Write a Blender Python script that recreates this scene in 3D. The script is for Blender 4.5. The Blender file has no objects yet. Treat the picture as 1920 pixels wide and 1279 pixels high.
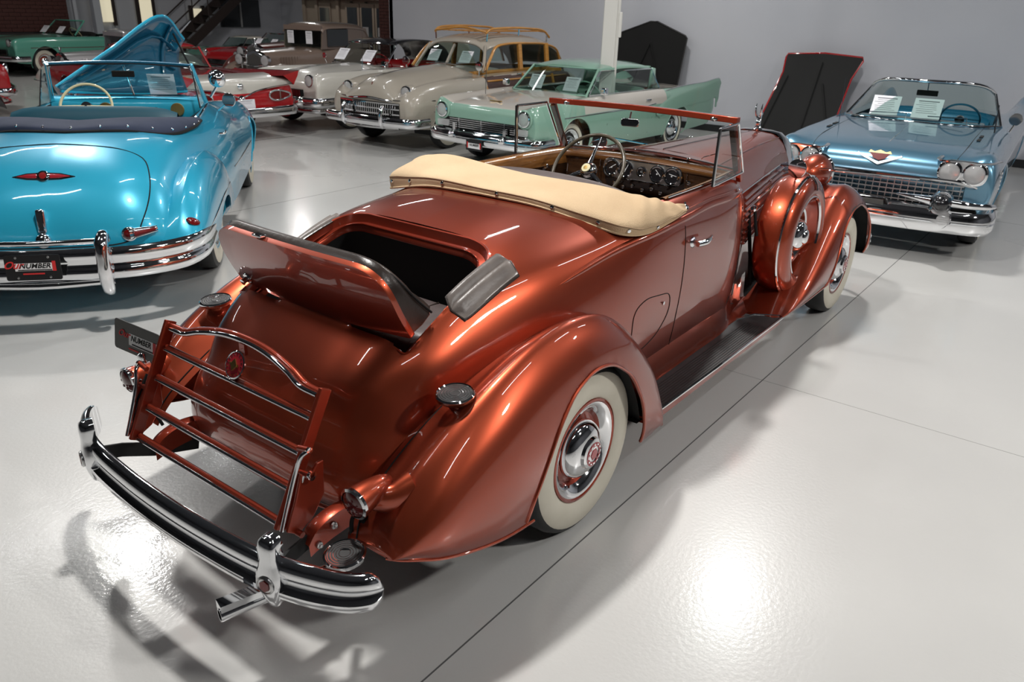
import bpy, bmesh, math, random
import numpy as np
from mathutils import Vector, Matrix, Euler
from mathutils.bvhtree import BVHTree
PI = math.pi
sc = bpy.context.scene
COL = sc.collection

# ---------------------------------------------------------------- camera, world, lights, exposure
cam_d = bpy.data.cameras.new('camera'); cam = bpy.data.objects.new('camera', cam_d); COL.objects.link(cam)
CAM = np.array([-2.409, -2.228, 2.015]); YAW, PITCH, ROLL, FPX = math.radians(36.79), math.radians(22.965), math.radians(1.752), 1476.0
_cy, _sy, _cp, _sp = math.cos(YAW), math.sin(YAW), math.cos(PITCH), math.sin(PITCH)
_f = Vector((_cy*_cp, _sy*_cp, -_sp)); _r = Vector((_sy, -_cy, 0)); _u = _r.cross(_f)
_r2 = _r*math.cos(ROLL)+_u*math.sin(ROLL); _u2 = -_r*math.sin(ROLL)+_u*math.cos(ROLL)
cam.matrix_world = Matrix(((_r2.x, _u2.x, -_f.x, CAM[0]), (_r2.y, _u2.y, -_f.y, CAM[1]), (_r2.z, _u2.z, -_f.z, CAM[2]), (0, 0, 0, 1)))
cam_d.sensor_width = 36.0; cam_d.lens = FPX/1920*36; cam_d.clip_end = 200; cam_d.clip_start = .05
cam_d.dof.use_dof = True; cam_d.dof.focus_distance = 3.6; cam_d.dof.aperture_fstop = 5.0
sc.camera = cam
sc.view_settings.view_transform = 'Standard'; sc.view_settings.look = 'None'
sc.view_settings.exposure = -0.06; sc.view_settings.gamma = 1.0
try: sc.view_settings.use_curve_mapping = False
except Exception: pass
w = bpy.data.worlds.new('world'); sc.world = w; w.use_nodes = True
w.node_tree.nodes['Background'].inputs[0].default_value = (.75, .8, .9, 1)
w.node_tree.nodes['Background'].inputs[1].default_value = .25
CEIL = 5.6
# high-bay lamps (x, y, watts, radius)
LAMPS = [(0.1, .6, 210, .16), (5.9, .35, 170, .22), (1.5, 6.9, 170, .22), (1.2, -6.0, 240, .25),
         (7.0, -5.6, 110, .22), (9.3, 4.6, 90, .22), (7.6, 11.5, 70, .22), (12.6, 17.2, 80, .22), (2.5, 15.0, 80, .22), (7.0, 19.0, 70, .22)]  # lamp over the mint hardtop is added to brighten the back wall
def area_light(name, x, y, z, sx, sy, watts, col=(1, .97, .93), rz=0, spread=PI):
    d = bpy.data.lights.new(name, 'AREA'); d.shape = 'RECTANGLE'; d.size = sx; d.size_y = sy; d.energy = watts; d.color = col; d.spread = spread
    o = bpy.data.objects.new(name, d); COL.objects.link(o); o.location = (x, y, z); o.rotation_euler = (0, 0, rz); return o
for (x, y, wt, rd) in LAMPS:
    d = bpy.data.lights.new('high_bay_light', 'AREA'); d.shape = 'DISK'; d.size = rd*2; d.energy = wt; d.color = (1, .975, .94)
    o = bpy.data.objects.new('high_bay_light', d); COL.objects.link(o); o.location = (x, y, 4.93)
TUBES = [(x, y) for y in (-3.6, 2.9, 8.6) for x in (-2.2, 1.1, 4.4, 7.7)]
for (x, y) in TUBES: area_light('tube_light', x, y, 5.17, 1.5, .09, 14, (.96, .98, 1.0))

# ---------------------------------------------------------------- materials
def mat(name, col, rough=.5, metal=0., coat=0., trans=0., emit=None, es=1., ior=1.45, spec=.5, cr=.04):
    m = bpy.data.materials.new(name); m.use_nodes = True; b = m.node_tree.nodes['Principled BSDF']
    b.inputs['Base Color'].default_value = (*col, 1); b.inputs['Roughness'].default_value = rough; b.inputs['Metallic'].default_value = metal
    b.inputs['Coat Weight'].default_value = coat; b.inputs['Coat Roughness'].default_value = cr
    b.inputs['Transmission Weight'].default_value = trans; b.inputs['IOR'].default_value = ior; b.inputs['Specular IOR Level'].default_value = spec
    if emit: b.inputs['Emission Color'].default_value = (*emit, 1); b.inputs['Emission Strength'].default_value = es
    return m
def noise_var(m, scale, c1, c2, detail=4, stretch=(1, 1, 1), rough=None, bump=0, inp='Base Color', bscale=None):
    nt = m.node_tree; b = nt.nodes['Principled BSDF']
    tc = nt.nodes.new('ShaderNodeTexCoord'); mp = nt.nodes.new('ShaderNodeMapping'); mp.inputs['Scale'].default_value = stretch
    nz = nt.nodes.new('ShaderNodeTexNoise'); nz.inputs['Scale'].default_value = scale; nz.inputs['Detail'].default_value = detail
    nt.links.new(tc.outputs['Object'], mp.inputs[0]); nt.links.new(mp.outputs[0], nz.inputs['Vector'])
    cr = nt.nodes.new('ShaderNodeValToRGB'); cr.color_ramp.elements[0].color = (*c1, 1); cr.color_ramp.elements[1].color = (*c2, 1)
    cr.color_ramp.elements[0].position = .3; cr.color_ramp.elements[1].position = .7
    nt.links.new(nz.outputs['Fac'], cr.inputs[0]); nt.links.new(cr.outputs[0], b.inputs['Base Color'])
    if rough:
        mr = nt.nodes.new('ShaderNodeMapRange'); mr.inputs['To Min'].default_value = rough[0]; mr.inputs['To Max'].default_value = rough[1]
        nt.links.new(nz.outputs['Fac'], mr.inputs['Value']); nt.links.new(mr.outputs[0], b.inputs['Roughness'])
    if bump:
        n2 = nt.nodes.new('ShaderNodeTexNoise'); n2.inputs['Scale'].default_value = bscale or scale*4; n2.inputs['Detail'].default_value = 3
        nt.links.new(mp.outputs[0], n2.inputs['Vector'])
        bp = nt.nodes.new('ShaderNodeBump'); bp.inputs['Strength'].default_value = bump; bp.inputs['Distance'].default_value = .01
        nt.links.new(n2.outputs['Fac'], bp.inputs['Height']); nt.links.new(bp.outputs[0], b.inputs['Normal'])
    return m
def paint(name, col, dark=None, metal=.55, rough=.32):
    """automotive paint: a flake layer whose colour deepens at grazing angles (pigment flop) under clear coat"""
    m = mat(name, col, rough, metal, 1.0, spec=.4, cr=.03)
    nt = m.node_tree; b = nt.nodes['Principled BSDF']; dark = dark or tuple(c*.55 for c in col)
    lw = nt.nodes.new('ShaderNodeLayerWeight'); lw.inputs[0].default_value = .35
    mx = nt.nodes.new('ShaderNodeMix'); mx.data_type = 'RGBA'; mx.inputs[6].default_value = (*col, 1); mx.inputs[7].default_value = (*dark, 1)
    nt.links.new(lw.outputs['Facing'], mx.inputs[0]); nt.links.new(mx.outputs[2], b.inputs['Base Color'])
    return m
M = {}
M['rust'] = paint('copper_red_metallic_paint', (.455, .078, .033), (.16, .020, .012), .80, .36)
M['rust_plain'] = paint('copper_red_enamel', (.40, .055, .024), (.17, .018, .01), .60, .3)
M['turq'] = paint('turquoise_paint', (.03, .42, .62), (.01, .27, .46), .15, .3)
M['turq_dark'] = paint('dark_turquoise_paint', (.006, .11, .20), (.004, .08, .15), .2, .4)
M['caddy'] = paint('steel_blue_metallic_paint', (.17, .36, .50), (.06, .17, .27), .6, .3)
M['mint'] = paint('mint_paint', (.27, .45, .355), (.19, .34, .27), .0, .3)
M['cream'] = paint('cream_paint', (.60, .56, .50), (.45, .42, .38), .0, .3)
M['putty'] = paint('grey_beige_paint', (.42, .38, .32), (.3, .27, .23), .0, .3)
M['ivory'] = paint('ivory_paint', (.62, .60, .54), (.45, .43, .4), .0, .3)
M['red'] = paint('red_paint', (.42, .012, .015), (.25, .005, .01), .0, .25)
M['brown'] = paint('taupe_brown_paint', (.22, .16, .13), (.12, .09, .07), .0, .3)
M['maroon'] = paint('maroon_paint', (.16, .04, .03), (.1, .02, .02), .0, .3)
M['green'] = paint('sea_green_paint', (.10, .33, .25), (.06, .22, .17), .0, .3)
M['silver'] = paint('silver_grey_paint', (.42, .41, .42), (.3, .3, .31), .3, .3)
M['black_paint'] = paint('black_paint', (.01, .01, .012), (.008, .008, .01), .0, .25)
M['chrome'] = mat('chrome', (.82, .83, .85), .05, 1.0)
M['satin'] = mat('satin_metal', (.62, .62, .62), .28, 1.0)
M['white_metal'] = mat('bright_satin_chrome', (.85, .85, .84), .22, .8)
M['rubber'] = noise_var(mat('black_rubber', (.02, .02, .02), .6), 8, (.012, .012, .013), (.03, .03, .03), rough=(.45, .7))
M['mat_rubber'] = noise_var(mat('ribbed_rubber_mat', (.03, .03, .03), .5), 9, (.022, .023, .024), (.055, .057, .06), rough=(.35, .6))
M['whitewall'] = noise_var(mat('cream_whitewall_rubber', (.66, .61, .50), .55), 6, (.60, .56, .46), (.68, .64, .54), rough=(.45, .65))
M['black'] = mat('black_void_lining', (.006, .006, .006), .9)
M['dark'] = mat('dark_undercoat', (.012, .012, .012), .8)
M['leather'] = noise_var(mat('dark_brown_leather', (.05, .035, .03), .35), 14, (.022, .015, .012), (.032, .022, .018), rough=(.26, .36), bump=.10, bscale=60)
M['leather_grey'] = noise_var(mat('grey_brown_leather', (.12, .1, .09), .42), 14, (.125, .105, .095), (.17, .145, .13), rough=(.32, .42), bump=.12, bscale=60)
M['seat'] = noise_var(mat('taupe_seat_leather', (.12, .09, .08), .45), 12, (.085, .064, .062), (.11, .086, .082), rough=(.4, .5), bump=.10, bscale=60)
M['canvas'] = noise_var(mat('tan_canvas', (.62, .45, .28), .85, spec=.2), 5, (.60, .43, .265), (.66, .49, .31), bump=.5, bscale=350)
M['canvas_seam'] = mat('tan_stitching', (.36, .25, .15), .8)
M['navy'] = noise_var(mat('navy_canvas', (.02, .03, .06), .8), 6, (.02, .03, .06), (.03, .04, .075))
M['teal_leather'] = mat('teal_leather', (.02, .09, .13), .4)
M['wood'] = noise_var(mat('varnished_woodgrain', (.2, .08, .02), .25, coat=.6), 5, (.13, .05, .012), (.30, .125, .03), stretch=(1, 1, 12), rough=(.2, .3))
M['wood_dark'] = noise_var(mat('dark_woodgrain_metal', (.06, .025, .01), .2, coat=.8), 7, (.03, .012, .005), (.075, .032, .012), stretch=(3, 1, 9))
M['wood_mid'] = noise_var(mat('brown_woodgrain', (.1, .04, .012), .22, coat=.6), 5, (.075, .028, .008), (.16, .065, .018), stretch=(3, 1, 12))
M['ash'] = noise_var(mat('honey_ash_wood', (.5, .22, .04), .3, coat=.5), 4, (.42, .18, .03), (.56, .27, .06), stretch=(1, 6, 9))
M['mahog'] = noise_var(mat('dark_mahogany_panel', (.05, .02, .015), .35, coat=.4), 4, (.04, .015, .01), (.07, .028, .018), stretch=(1, 4, 9))
M['glass'] = mat('clear_glass', (.92, .97, .95), .0, trans=1., ior=1.06, spec=.7)
def thin_glass(name, tint, refl):
    m = bpy.data.materials.new(name); m.use_nodes = True; nt = m.node_tree; nt.nodes.remove(nt.nodes['Principled BSDF']); out = nt.nodes['Material Output']
    t = nt.nodes.new('ShaderNodeBsdfTransparent'); t.inputs[0].default_value = (*tint, 1)
    g = nt.nodes.new('ShaderNodeBsdfGlossy'); g.inputs['Roughness'].default_value = .01; g.inputs[0].default_value = (1, 1, 1, 1)
    lw = nt.nodes.new('ShaderNodeLayerWeight'); lw.inputs[0].default_value = .5
    pw = nt.nodes.new('ShaderNodeMath'); pw.operation = 'POWER'; pw.inputs[1].default_value = 4; nt.links.new(lw.outputs['Facing'], pw.inputs[0])
    fr = nt.nodes.new('ShaderNodeMath'); fr.operation = 'MULTIPLY_ADD'; fr.inputs[1].default_value = .6; fr.inputs[2].default_value = refl; nt.links.new(pw.outputs[0], fr.inputs[0])
    mx = nt.nodes.new('ShaderNodeMixShader'); nt.links.new(fr.outputs[0], mx.inputs[0]); nt.links.new(t.outputs[0], mx.inputs[1]); nt.links.new(g.outputs[0], mx.inputs[2]); nt.links.new(mx.outputs[0], out.inputs[0])
    return m
M['glass'] = thin_glass('clear_window_glass', (.90, .95, .93), .05)
M['glass_tint'] = thin_glass('green_tinted_window_glass', (.66, .76, .73), .06)
M['lens'] = mat('clear_lamp_lens', (.9, .9, .9), .08, trans=.6, ior=1.4)
M['redlens'] = mat('red_lamp_lens', (.13, .006, .006), .08, coat=1.)
M['red_enamel'] = mat('red_enamel', (.25, .012, .012), .25, coat=.5)
M['gold'] = mat('brass', (.75, .5, .18), .3, 1.0)
M['ivory_plastic'] = mat('ivory_plastic', (.75, .68, .42), .3, coat=.4)
M['paper'] = mat('white_paper', (.78, .78, .82), .8)
M['ink'] = mat('grey_ink', (.2, .2, .22), .8)
M['ink_black'] = mat('black_ink', (.01, .01, .01), .6)
M['white'] = mat('white_print', (.8, .8, .8), .5)
M['red_print'] = mat('red_print', (.6, .03, .03), .5)
M['plate_black'] = mat('black_plate', (.012, .012, .013), .35)
M['plate_grey'] = mat('grey_metal_plate', (.13, .13, .125), .4, .6)
M['dial'] = mat('black_dial_face', (.01, .01, .012), .15, coat=.8)
M['badge_red'] = mat('red_badge_enamel', (.35, .02, .03), .25, coat=.5)
M['ribbed'] = mat('ribbed_black_rubber', (.02, .02, .02), .4)
# setting
M['wallpaint'] = noise_var(mat('grey_wall_paint', (.48, .495, .54), .6), .6, (.47, .485, .53), (.52, .53, .57), rough=(.5, .65))
M['darkwall'] = mat('charcoal_wall_paint', (.06, .062, .07), .8)
M['ceiling'] = mat('dark_ceiling_paint', (.05, .052, .06), .9)
M['basebd'] = mat('black_base_board', (.02, .02, .022), .5)
M['post'] = mat('white_post_paint', (.66, .65, .61), .45)
M['stairs'] = mat('dark_brown_steel', (.035, .024, .022), .5)
M['cab'] = noise_var(mat('taupe_cabinet_paint', (.22, .18, .14), .6), 3, (.21, .17, .135), (.25, .205, .16))
M['brickm'] = noise_var(mat('dark_red_brick', (.06, .02, .016), .8), 9, (.045, .014, .012), (.085, .028, .022))
M['mortar'] = mat('dark_mortar', (.03, .025, .025), .9)
M['lit'] = mat('lit_window', (.9, .85, .6), .6, emit=(1, .9, .66), es=.5)
M['darkglass'] = mat('dark_window_glass', (.03, .035, .04), .1, coat=.5)
M['lamp_on'] = mat('lamp_diffuser', (1, 1, 1), .5, emit=(1, .98, .95), es=6)
M['lampbody'] = mat('lamp_housing', (.5, .5, .5), .5, .3)
def floor_mat():
    m = mat('glossy_grey_epoxy', (.55, .55, .54), .2, 0, .55, spec=.5, cr=.08); nt = m.node_tree; b = nt.nodes['Principled BSDF']
    tc = nt.nodes.new('ShaderNodeTexCoord')
    n1 = nt.nodes.new('ShaderNodeTexNoise'); n1.inputs['Scale'].default_value = .55; n1.inputs['Detail'].default_value = 5
    nt.links.new(tc.outputs['Object'], n1.inputs['Vector'])
    cr = nt.nodes.new('ShaderNodeValToRGB'); cr.color_ramp.elements[0].position = .3; cr.color_ramp.elements[1].position = .72
    cr.color_ramp.elements[0].color = (.56, .555, .54, 1); cr.color_ramp.elements[1].color = (.64, .635, .615, 1)
    nt.links.new(n1.outputs['Fac'], cr.inputs[0]); nt.links.new(cr.outputs[0], b.inputs['Base Color'])
    n2 = nt.nodes.new('ShaderNodeTexNoise'); n2.inputs['Scale'].default_value = 55; n2.inputs['Detail'].default_value = 3
    nt.links.new(tc.outputs['Object'], n2.inputs['Vector'])
    bp = nt.nodes.new('ShaderNodeBump'); bp.inputs['Strength'].default_value = .16; bp.inputs['Distance'].default_value = .004
    nt.links.new(n2.outputs['Fac'], bp.inputs['Height']); nt.links.new(bp.outputs[0], b.inputs['Normal']); nt.links.new(bp.outputs[0], b.inputs['Coat Normal'])
    mr = nt.nodes.new('ShaderNodeMapRange'); mr.inputs['To Min'].default_value = .22; mr.inputs['To Max'].default_value = .36
    nt.links.new(n1.outputs['Fac'], mr.inputs['Value']); nt.links.new(mr.outputs[0], b.inputs['Roughness'])
    return m
M['floor'] = floor_mat()

# ---------------------------------------------------------------- helpers
def thing(name, label, cat, loc=(0, 0, 0), rz=0, group=None, scale=1):
    o = bpy.data.objects.new(name, None); COL.objects.link(o); o.location = loc; o.rotation_euler = (0, 0, rz); o.scale = (scale,)*3
    o['label'] = label; o['category'] = cat
    if group: o['group'] = group
    o.empty_display_size = .1
    return o
def tag(o, label, cat, group=None):
    o['label'] = label; o['category'] = cat
    if group: o['group'] = group
    return o
class MB:
    def __init__(s): s.v = []; s.f = []
    def add(s, V, F):
        n = len(s.v); s.v += [tuple(map(float, p)) for p in V]; s.f += [tuple(n+i for i in f) for f in F]; return s
    def box(s, c, d, R=None, bev=0):
        x, y, z = [q/2 for q in d]; V = [Vector((a*x, b*y, e*z)) for a in (-1, 1) for b in (-1, 1) for e in (-1, 1)]
        if R is not None: V = [R @ v for v in V]
        V = [v+Vector(c) for v in V]
        return s.add(V, [(0, 1, 3, 2), (4, 6, 7, 5), (0, 4, 5, 1), (2, 3, 7, 6), (0, 2, 6, 4), (1, 5, 7, 3)])
    def grid(s, G, cu=False, cv=False):
        G = np.asarray(G); nu, nv = G.shape[:2]; F = []
        for i in range(nu if cu else nu-1):
            for j in range(nv if cv else nv-1):
                F.append((i*nv+j, ((i+1) % nu)*nv+j, ((i+1) % nu)*nv+(j+1) % nv, i*nv+(j+1) % nv))
        return s.add(G.reshape(-1, 3), F)
    def tube(s, pts, r, seg=8, closed=False, n=None, up=None, flat=None, cap=True):
        """sweep a circle (or flat=(a,b) ellipse, a along side, b along up) along pts"""
        P = np.array(pts, float)
        if n: P = cr(P, n, closed)
        N = len(P); rr = np.interp(np.linspace(0, 1, N), np.linspace(0, 1, len(r)), r) if hasattr(r, '__len__') else np.full(N, r)
        T = np.roll(P, -1, 0)-np.roll(P, 1, 0) if closed else np.gradient(P, axis=0)
        T /= np.linalg.norm(T, axis=1)[:, None]+1e-12
        if up is None: up = (0, 0, 1) if abs(T[:, 2]).max() < .9 else (.31, .95, .02)
        up = np.array(up, float); a = np.linspace(0, 2*PI, seg, endpoint=False)+PI/seg; G = []
        S = None
        for i in range(N):
            sd = np.cross(T[i], up); l = np.linalg.norm(sd)
            sd = sd/l if l > 1e-4 else S; S = sd; u2 = np.cross(sd, T[i])
            fa, fb = flat if flat else (1, 1)
            G.append(P[i]+rr[i]*(np.cos(a)[:, None]*sd*fa+np.sin(a)[:, None]*u2*fb))
        G = np.array(G); s.grid(G, closed, True)
        if cap and not closed:
            n0 = len(s.v)-N*seg; s.f += [tuple(n0+j for j in range(seg)), tuple(n0+(N-1)*seg+j for j in range(seg))]
        return s
    def sweep(s, pts, prof, up=(0, 0, 1), n=None, closed=False, cap=True, scale=None):
        P = np.array(pts, float)
        if n: P = cr(P, n, closed)
        N = len(P); T = np.roll(P, -1, 0)-np.roll(P, 1, 0) if closed else np.gradient(P, axis=0); T /= np.linalg.norm(T, axis=1)[:, None]+1e-12
        up = np.array(up, float); G = []; pr = np.array(prof, float)
        for i in range(N):
            sd = np.cross(T[i], up); sd /= np.linalg.norm(sd)+1e-12; u2 = np.cross(sd, T[i]); k = 1 if scale is None else np.interp(i/(N-1), np.linspace(0, 1, len(scale)), scale)
            G.append(P[i]+k*(pr[:, :1]*sd+pr[:, 1:]*u2))
        s.grid(np.array(G), closed, True)
        if cap and not closed:
            m = len(pr); n0 = len(s.v)-N*m; s.f += [tuple(n0+j for j in range(m)), tuple(n0+(N-1)*m+j for j in range(m))]
        return s
    def lathe(s, prof, c=(0, 0, 0), ax=(0, 0, 1), seg=32, cap=True):
        """prof [(radius, height)] about axis ax through c"""
        ax = Vector(ax).normalized(); q = Vector((0, 0, 1)).rotation_difference(ax); G = []
        for k in range(seg):
            a = 2*PI*k/seg; G.append([tuple(q @ Vector((r*math.cos(a), r*math.sin(a), h))+Vector(c)) for r, h in prof])
        s.grid(np.array(G), True, False)
        if cap:
            m = len(prof); n0 = len(s.v)-seg*m
            if prof[0][0] > 1e-5: s.f.append(tuple(n0+k*m for k in range(seg)))
            if prof[-1][0] > 1e-5: s.f.append(tuple(n0+k*m+m-1 for k in range(seg)))
        return s
    def prism(s, out, d, origin=(0, 0, 0), ux=(1, 0, 0), uy=(0, 1, 0)):
        """outline [(a,b)] in plane origin+a*ux+b*uy, thick d along ux x uy"""
        ux, uy, o = Vector(ux), Vector(uy), Vector(origin); n = ux.cross(uy).normalized()*d; m = len(out)
        A = [o+ux*a+uy*b for a, b in out]; V = A+[p+n for p in A]
        return s.add(V, [tuple(range(m)), tuple(range(2*m-1, m-1, -1))]+[(i, (i+1) % m, m+(i+1) % m, m+i) for i in range(m)])
    def mirror(s):
        V = [(x, -y, z) for x, y, z in s.v]; F = [tuple(reversed(f)) for f in s.f]; o = MB(); o.add(s.v, s.f); o.add(V, F); return o
    def flip(s):
        o = MB(); o.add([(x, -y, z) for x, y, z in s.v], [tuple(reversed(f)) for f in s.f]); return o
    def xf(s, Mx): s.v = [tuple(Mx @ Vector(p)) for p in s.v]; return s
    def obj(s, name, m, parent=None, ang=40, merge=True, bevel=0, label=None, sub=0, solid=0):
        me = bpy.data.meshes.new(name); me.from_pydata(s.v, [], s.f)
        bm = bmesh.new(); bm.from_mesh(me)
        if merge: bmesh.ops.remove_doubles(bm, verts=bm.verts, dist=1e-5)
        bmesh.ops.recalc_face_normals(bm, faces=bm.faces); bm.to_mesh(me); bm.free()
        me.materials.append(M[m] if isinstance(m, str) else m)
        if ang:
            me.polygons.foreach_set('use_smooth', [True]*len(me.polygons)); me.set_sharp_from_angle(angle=math.radians(ang))
        o = bpy.data.objects.new(name, me); COL.objects.link(o)
        if parent is not None: o.parent = parent
        if bevel:
            b = o.modifiers.new('bevel', 'BEVEL'); b.width = bevel; b.segments = 3; b.limit_method = 'ANGLE'; b.angle_limit = math.radians(35); b.harden_normals = False
        if solid:
            b = o.modifiers.new('solid', 'SOLIDIFY'); b.thickness = solid; b.offset = -1
        if sub: b = o.modifiers.new('sub', 'SUBSURF'); b.levels = sub; b.render_levels = sub
        if label: o['label'] = label
        return o
def cr(P, n, closed=False):
    """Catmull-Rom (centripetal-ish) resample along axis 0, n points per span"""
    P = np.asarray(P, float); N = len(P)
    if closed: Q = np.concatenate([P[-1:], P, P[:2]]); spans = N
    else: Q = np.concatenate([2*P[:1]-P[1:2], P, 2*P[-1:]-P[-2:-1]]); spans = N-1
    d = np.sqrt(np.linalg.norm((Q[1:]-Q[:-1]).reshape(len(Q)-1, -1), axis=1)/1)+1e-9
    out = []
    for i in range(spans):
        p0, p1, p2, p3 = Q[i:i+4]; d0, d1, d2 = d[i:i+3]
        m1 = (p1-p0)/d0-(p2-p0)/(d0+d1)+(p2-p1)/d1; m2 = (p2-p1)/d1-(p3-p1)/(d1+d2)+(p3-p2)/d2
        m1, m2 = m1*d1, m2*d1
        for k in range(n):
            t = k/n; out.append((2*t**3-3*t**2+1)*p1+(t**3-2*t**2+t)*m1+(-2*t**3+3*t**2)*p2+(t**3-t**2)*m2)
    if not closed: out.append(P[-1])
    return np.array(out)
def loft(rows, nu, nv): 
    G = cr(np.array(rows, float), nu); G = np.swapaxes(cr(np.swapaxes(G, 0, 1), nv), 0, 1); return G
def pip(pt, poly):
    x, y = pt; c = False; j = len(poly)-1
    for i in range(len(poly)):
        xi, yi = poly[i]; xj, yj = poly[j]
        if (yi > y) != (yj > y) and x < (xj-xi)*(y-yi)/(yj-yi+1e-15)+xi: c = not c
        j = i
    return c
def nearest(pt, poly):
    P = np.array(poly); Q = np.roll(P, -1, 0); d = Q-P; t = np.clip(((pt-P)*d).sum(1)/((d*d).sum(1)+1e-12), 0, 1); R = P+t[:, None]*d
    k = ((R-pt)**2).sum(1).argmin(); return R[k]
def rounded(pts, r, n=6):
    """round the corners of a polygon; r radius or list"""
    out = []; N = len(pts)
    for i in range(N):
        p0, p1, p2 = [np.array(pts[(i+k-1) % N], float) for k in range(3)]; rr = r[i] if hasattr(r, '__len__') else r
        a = (p0-p1); la = np.linalg.norm(a); b = (p2-p1); lb = np.linalg.norm(b); q = min(rr, la*.49, lb*.49)
        A, B = p1+a/la*q, p1+b/lb*q
        for k in range(n+1):
            t = k/n; out.append(tuple((1-t)**2*A+2*t*(1-t)*p1+t*t*B))
    return out
def cut(G_V, F, axes, poly, cond):
    """split faces of a fine mesh along an outline seen along one axis: verts next to the outline move onto it. returns (outside, inside) faces"""
    V = G_V; P = np.array(poly); lo, hi = P.min(0)-.05, P.max(0)+.05; ins, outs = [], []
    for f in F:
        c = V[list(f)].mean(0); q = c[list(axes)]
        (ins if (cond(c) and (q > lo).all() and (q < hi).all() and pip(q, poly)) else outs).append(f)
    vi = set(i for f in ins for i in f); vo = set(i for f in outs for i in f)
    for i in vi & vo:
        q = nearest(V[i][list(axes)], poly); V[i][list(axes)] = q
    return outs, ins
def dens(poly, step=.03, closed=True):
    out = []; n = len(poly)
    for i in range(n if closed else n-1):
        a, b = np.array(poly[i], float), np.array(poly[(i+1) % n], float); k = max(1, int(np.linalg.norm(b-a)/step))
        out += [tuple(a+(b-a)*t/k) for t in range(k)]
    return out
def grid_faces(nu, nv, cv=False):
    return [(i*nv+j, (i+1)*nv+j, (i+1)*nv+(j+1) % nv, i*nv+(j+1) % nv) for i in range(nu-1) for j in range(nv if cv else nv-1)]
def full_grid(G):
    """half (y>=0) grid -> full with both sides; column 0 is the centre"""
    Gm = G[:, ::-1].copy(); Gm[:, :, 1] *= -1; return np.concatenate([Gm[:, :-1], G], axis=1)
def bvh(V, F): return BVHTree.FromPolygons([Vector(v) for v in V], [tuple(f) for f in F])
def on(b, origin, d, off=0.0, dflt=None):
    h = b.ray_cast(Vector(origin), Vector(d))
    if h[0] is None: return Vector(dflt) if dflt is not None else Vector(origin)
    return h[0]-Vector(d).normalized()*off
def text_obj(name, txt, size, m, parent, Mx, shear=0, ext=.0008, bold=0, width=None):
    c = bpy.data.curves.new(name, 'FONT'); c.body = txt; c.size = size; c.align_x = 'CENTER'; c.align_y = 'CENTER'; c.extrude = ext; c.shear = shear; c.offset = bold
    t = bpy.data.objects.new(name, c); COL.objects.link(t); bpy.context.view_layer.update()
    me = bpy.data.meshes.new_from_object(t.evaluated_get(bpy.context.evaluated_depsgraph_get())); bpy.data.objects.remove(t)
    if width:
        xs = [v.co.x for v in me.vertices]; k = width/(max(xs)-min(xs))
        for v in me.vertices: v.co.x *= k
    me.materials.clear(); me.materials.append(M[m]); me.transform(Mx); me.name = name
    o = bpy.data.objects.new(name, me); COL.objects.link(o); o.parent = parent; return o
def frame(o, x, y):
    """matrix placing local xy plane with origin o, x axis and y axis"""
    x = Vector(x).normalized(); y = (Vector(y)-x*Vector(y).dot(x)).normalized(); z = x.cross(y)
    return Matrix(((x.x, y.x, z.x, o[0]), (x.y, y.y, z.y, o[1]), (x.z, y.z, z.z, o[2]), (0, 0, 0, 1)))
def wheel(parent, c, side, R=.365, W=.16, ww=(.222, .335), hub='chrome', rim='rust_plain', well=True):
    """side = -1: outer face toward -y"""
    s = side; c = Vector(c); ax = (0, s, 0); h = W/2
    t = MB().lathe([(R*.62, -h*.8), (R*.86, -h), (R*.97, -h*.85), (R, -h*.5), (R, h*.5), (R*.975, h*.83), (ww[1]+.004, h*.98), (ww[1]-.002, h*1.0), (ww[0], h*.8), (ww[0]-.02, h*.6)], c, ax, 56, False).obj('wheel', 'rubber', parent)
    t['label'] = 'black tyre with cream sidewall'
    MB().lathe([(ww[1], h*1.0), (ww[1]*.96, h*1.08), ((ww[0]+ww[1])/2, h*1.13), (ww[0]*1.06, h*1.02), (ww[0], h*.86)], c, ax, 56, False).obj('whitewall', 'whitewall', t)
    r = ww[0]
    MB().lathe([(r+.002, h*.85), (r+.001, h*.97), (r-.008, h*.99), (r-.014, h*.93)], c, ax, 48, False).obj('rim_edge', rim, t)
    MB().lathe([(r-.014, h*.93), (r-.03, h*.90), (r-.05, h*.62), (r-.058, h*.50)], c, ax, 48, False).obj('trim_ring', 'chrome', t)
    MB().lathe([(r-.058, h*.5), (r-.07, h*.3), (r-.095, h*.42), (r-.115, h*.55), (.02, h*.58)], c, ax, 48, False).obj('wheel_disc', rim, t)
    k = r/.222
    MB().lathe([(.128*k, h*.5), (.126*k, h*.7), (.114*k, h*.95), (.092*k, h*1.14), (.070*k, h*1.22), (.064*k, h*1.38), (.050*k, h*1.46), (.0, h*1.47)], c, ax, 40, False).obj('hub_cap', hub, t)
    if rim == 'rust_plain' and R > .36:
        MB().lathe([(.052*k, h*1.462), (.034*k, h*1.475)], c, ax, 32, False).obj('hub_ring', 'badge_red', t)
        MB().lathe([(.026*k, h*1.47), (.024*k, h*1.50), (0, h*1.51)], c, ax, 6, False).obj('hub_hexagon', 'badge_red', t)
        for q in range(12):
            a = 2*PI*q/12; MB().box(c+Vector((.043*k*math.cos(a), s*h*1.478, .043*k*math.sin(a))), (.006, .004, .012), Matrix.Rotation(-a, 3, 'Y')).obj('hub_mark', 'chrome', t, None)
    return t

# ================================================================ SETTING
def struct(mb, name, m, ang=None, **k):
    o = mb.obj(name, m, None, ang, **k); o['kind'] = 'structure'; return o
XW = 11.8
flo = struct(MB().box((4.5, 7, -.05), (32, 36, .1)), 'floor', 'floor')
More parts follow.
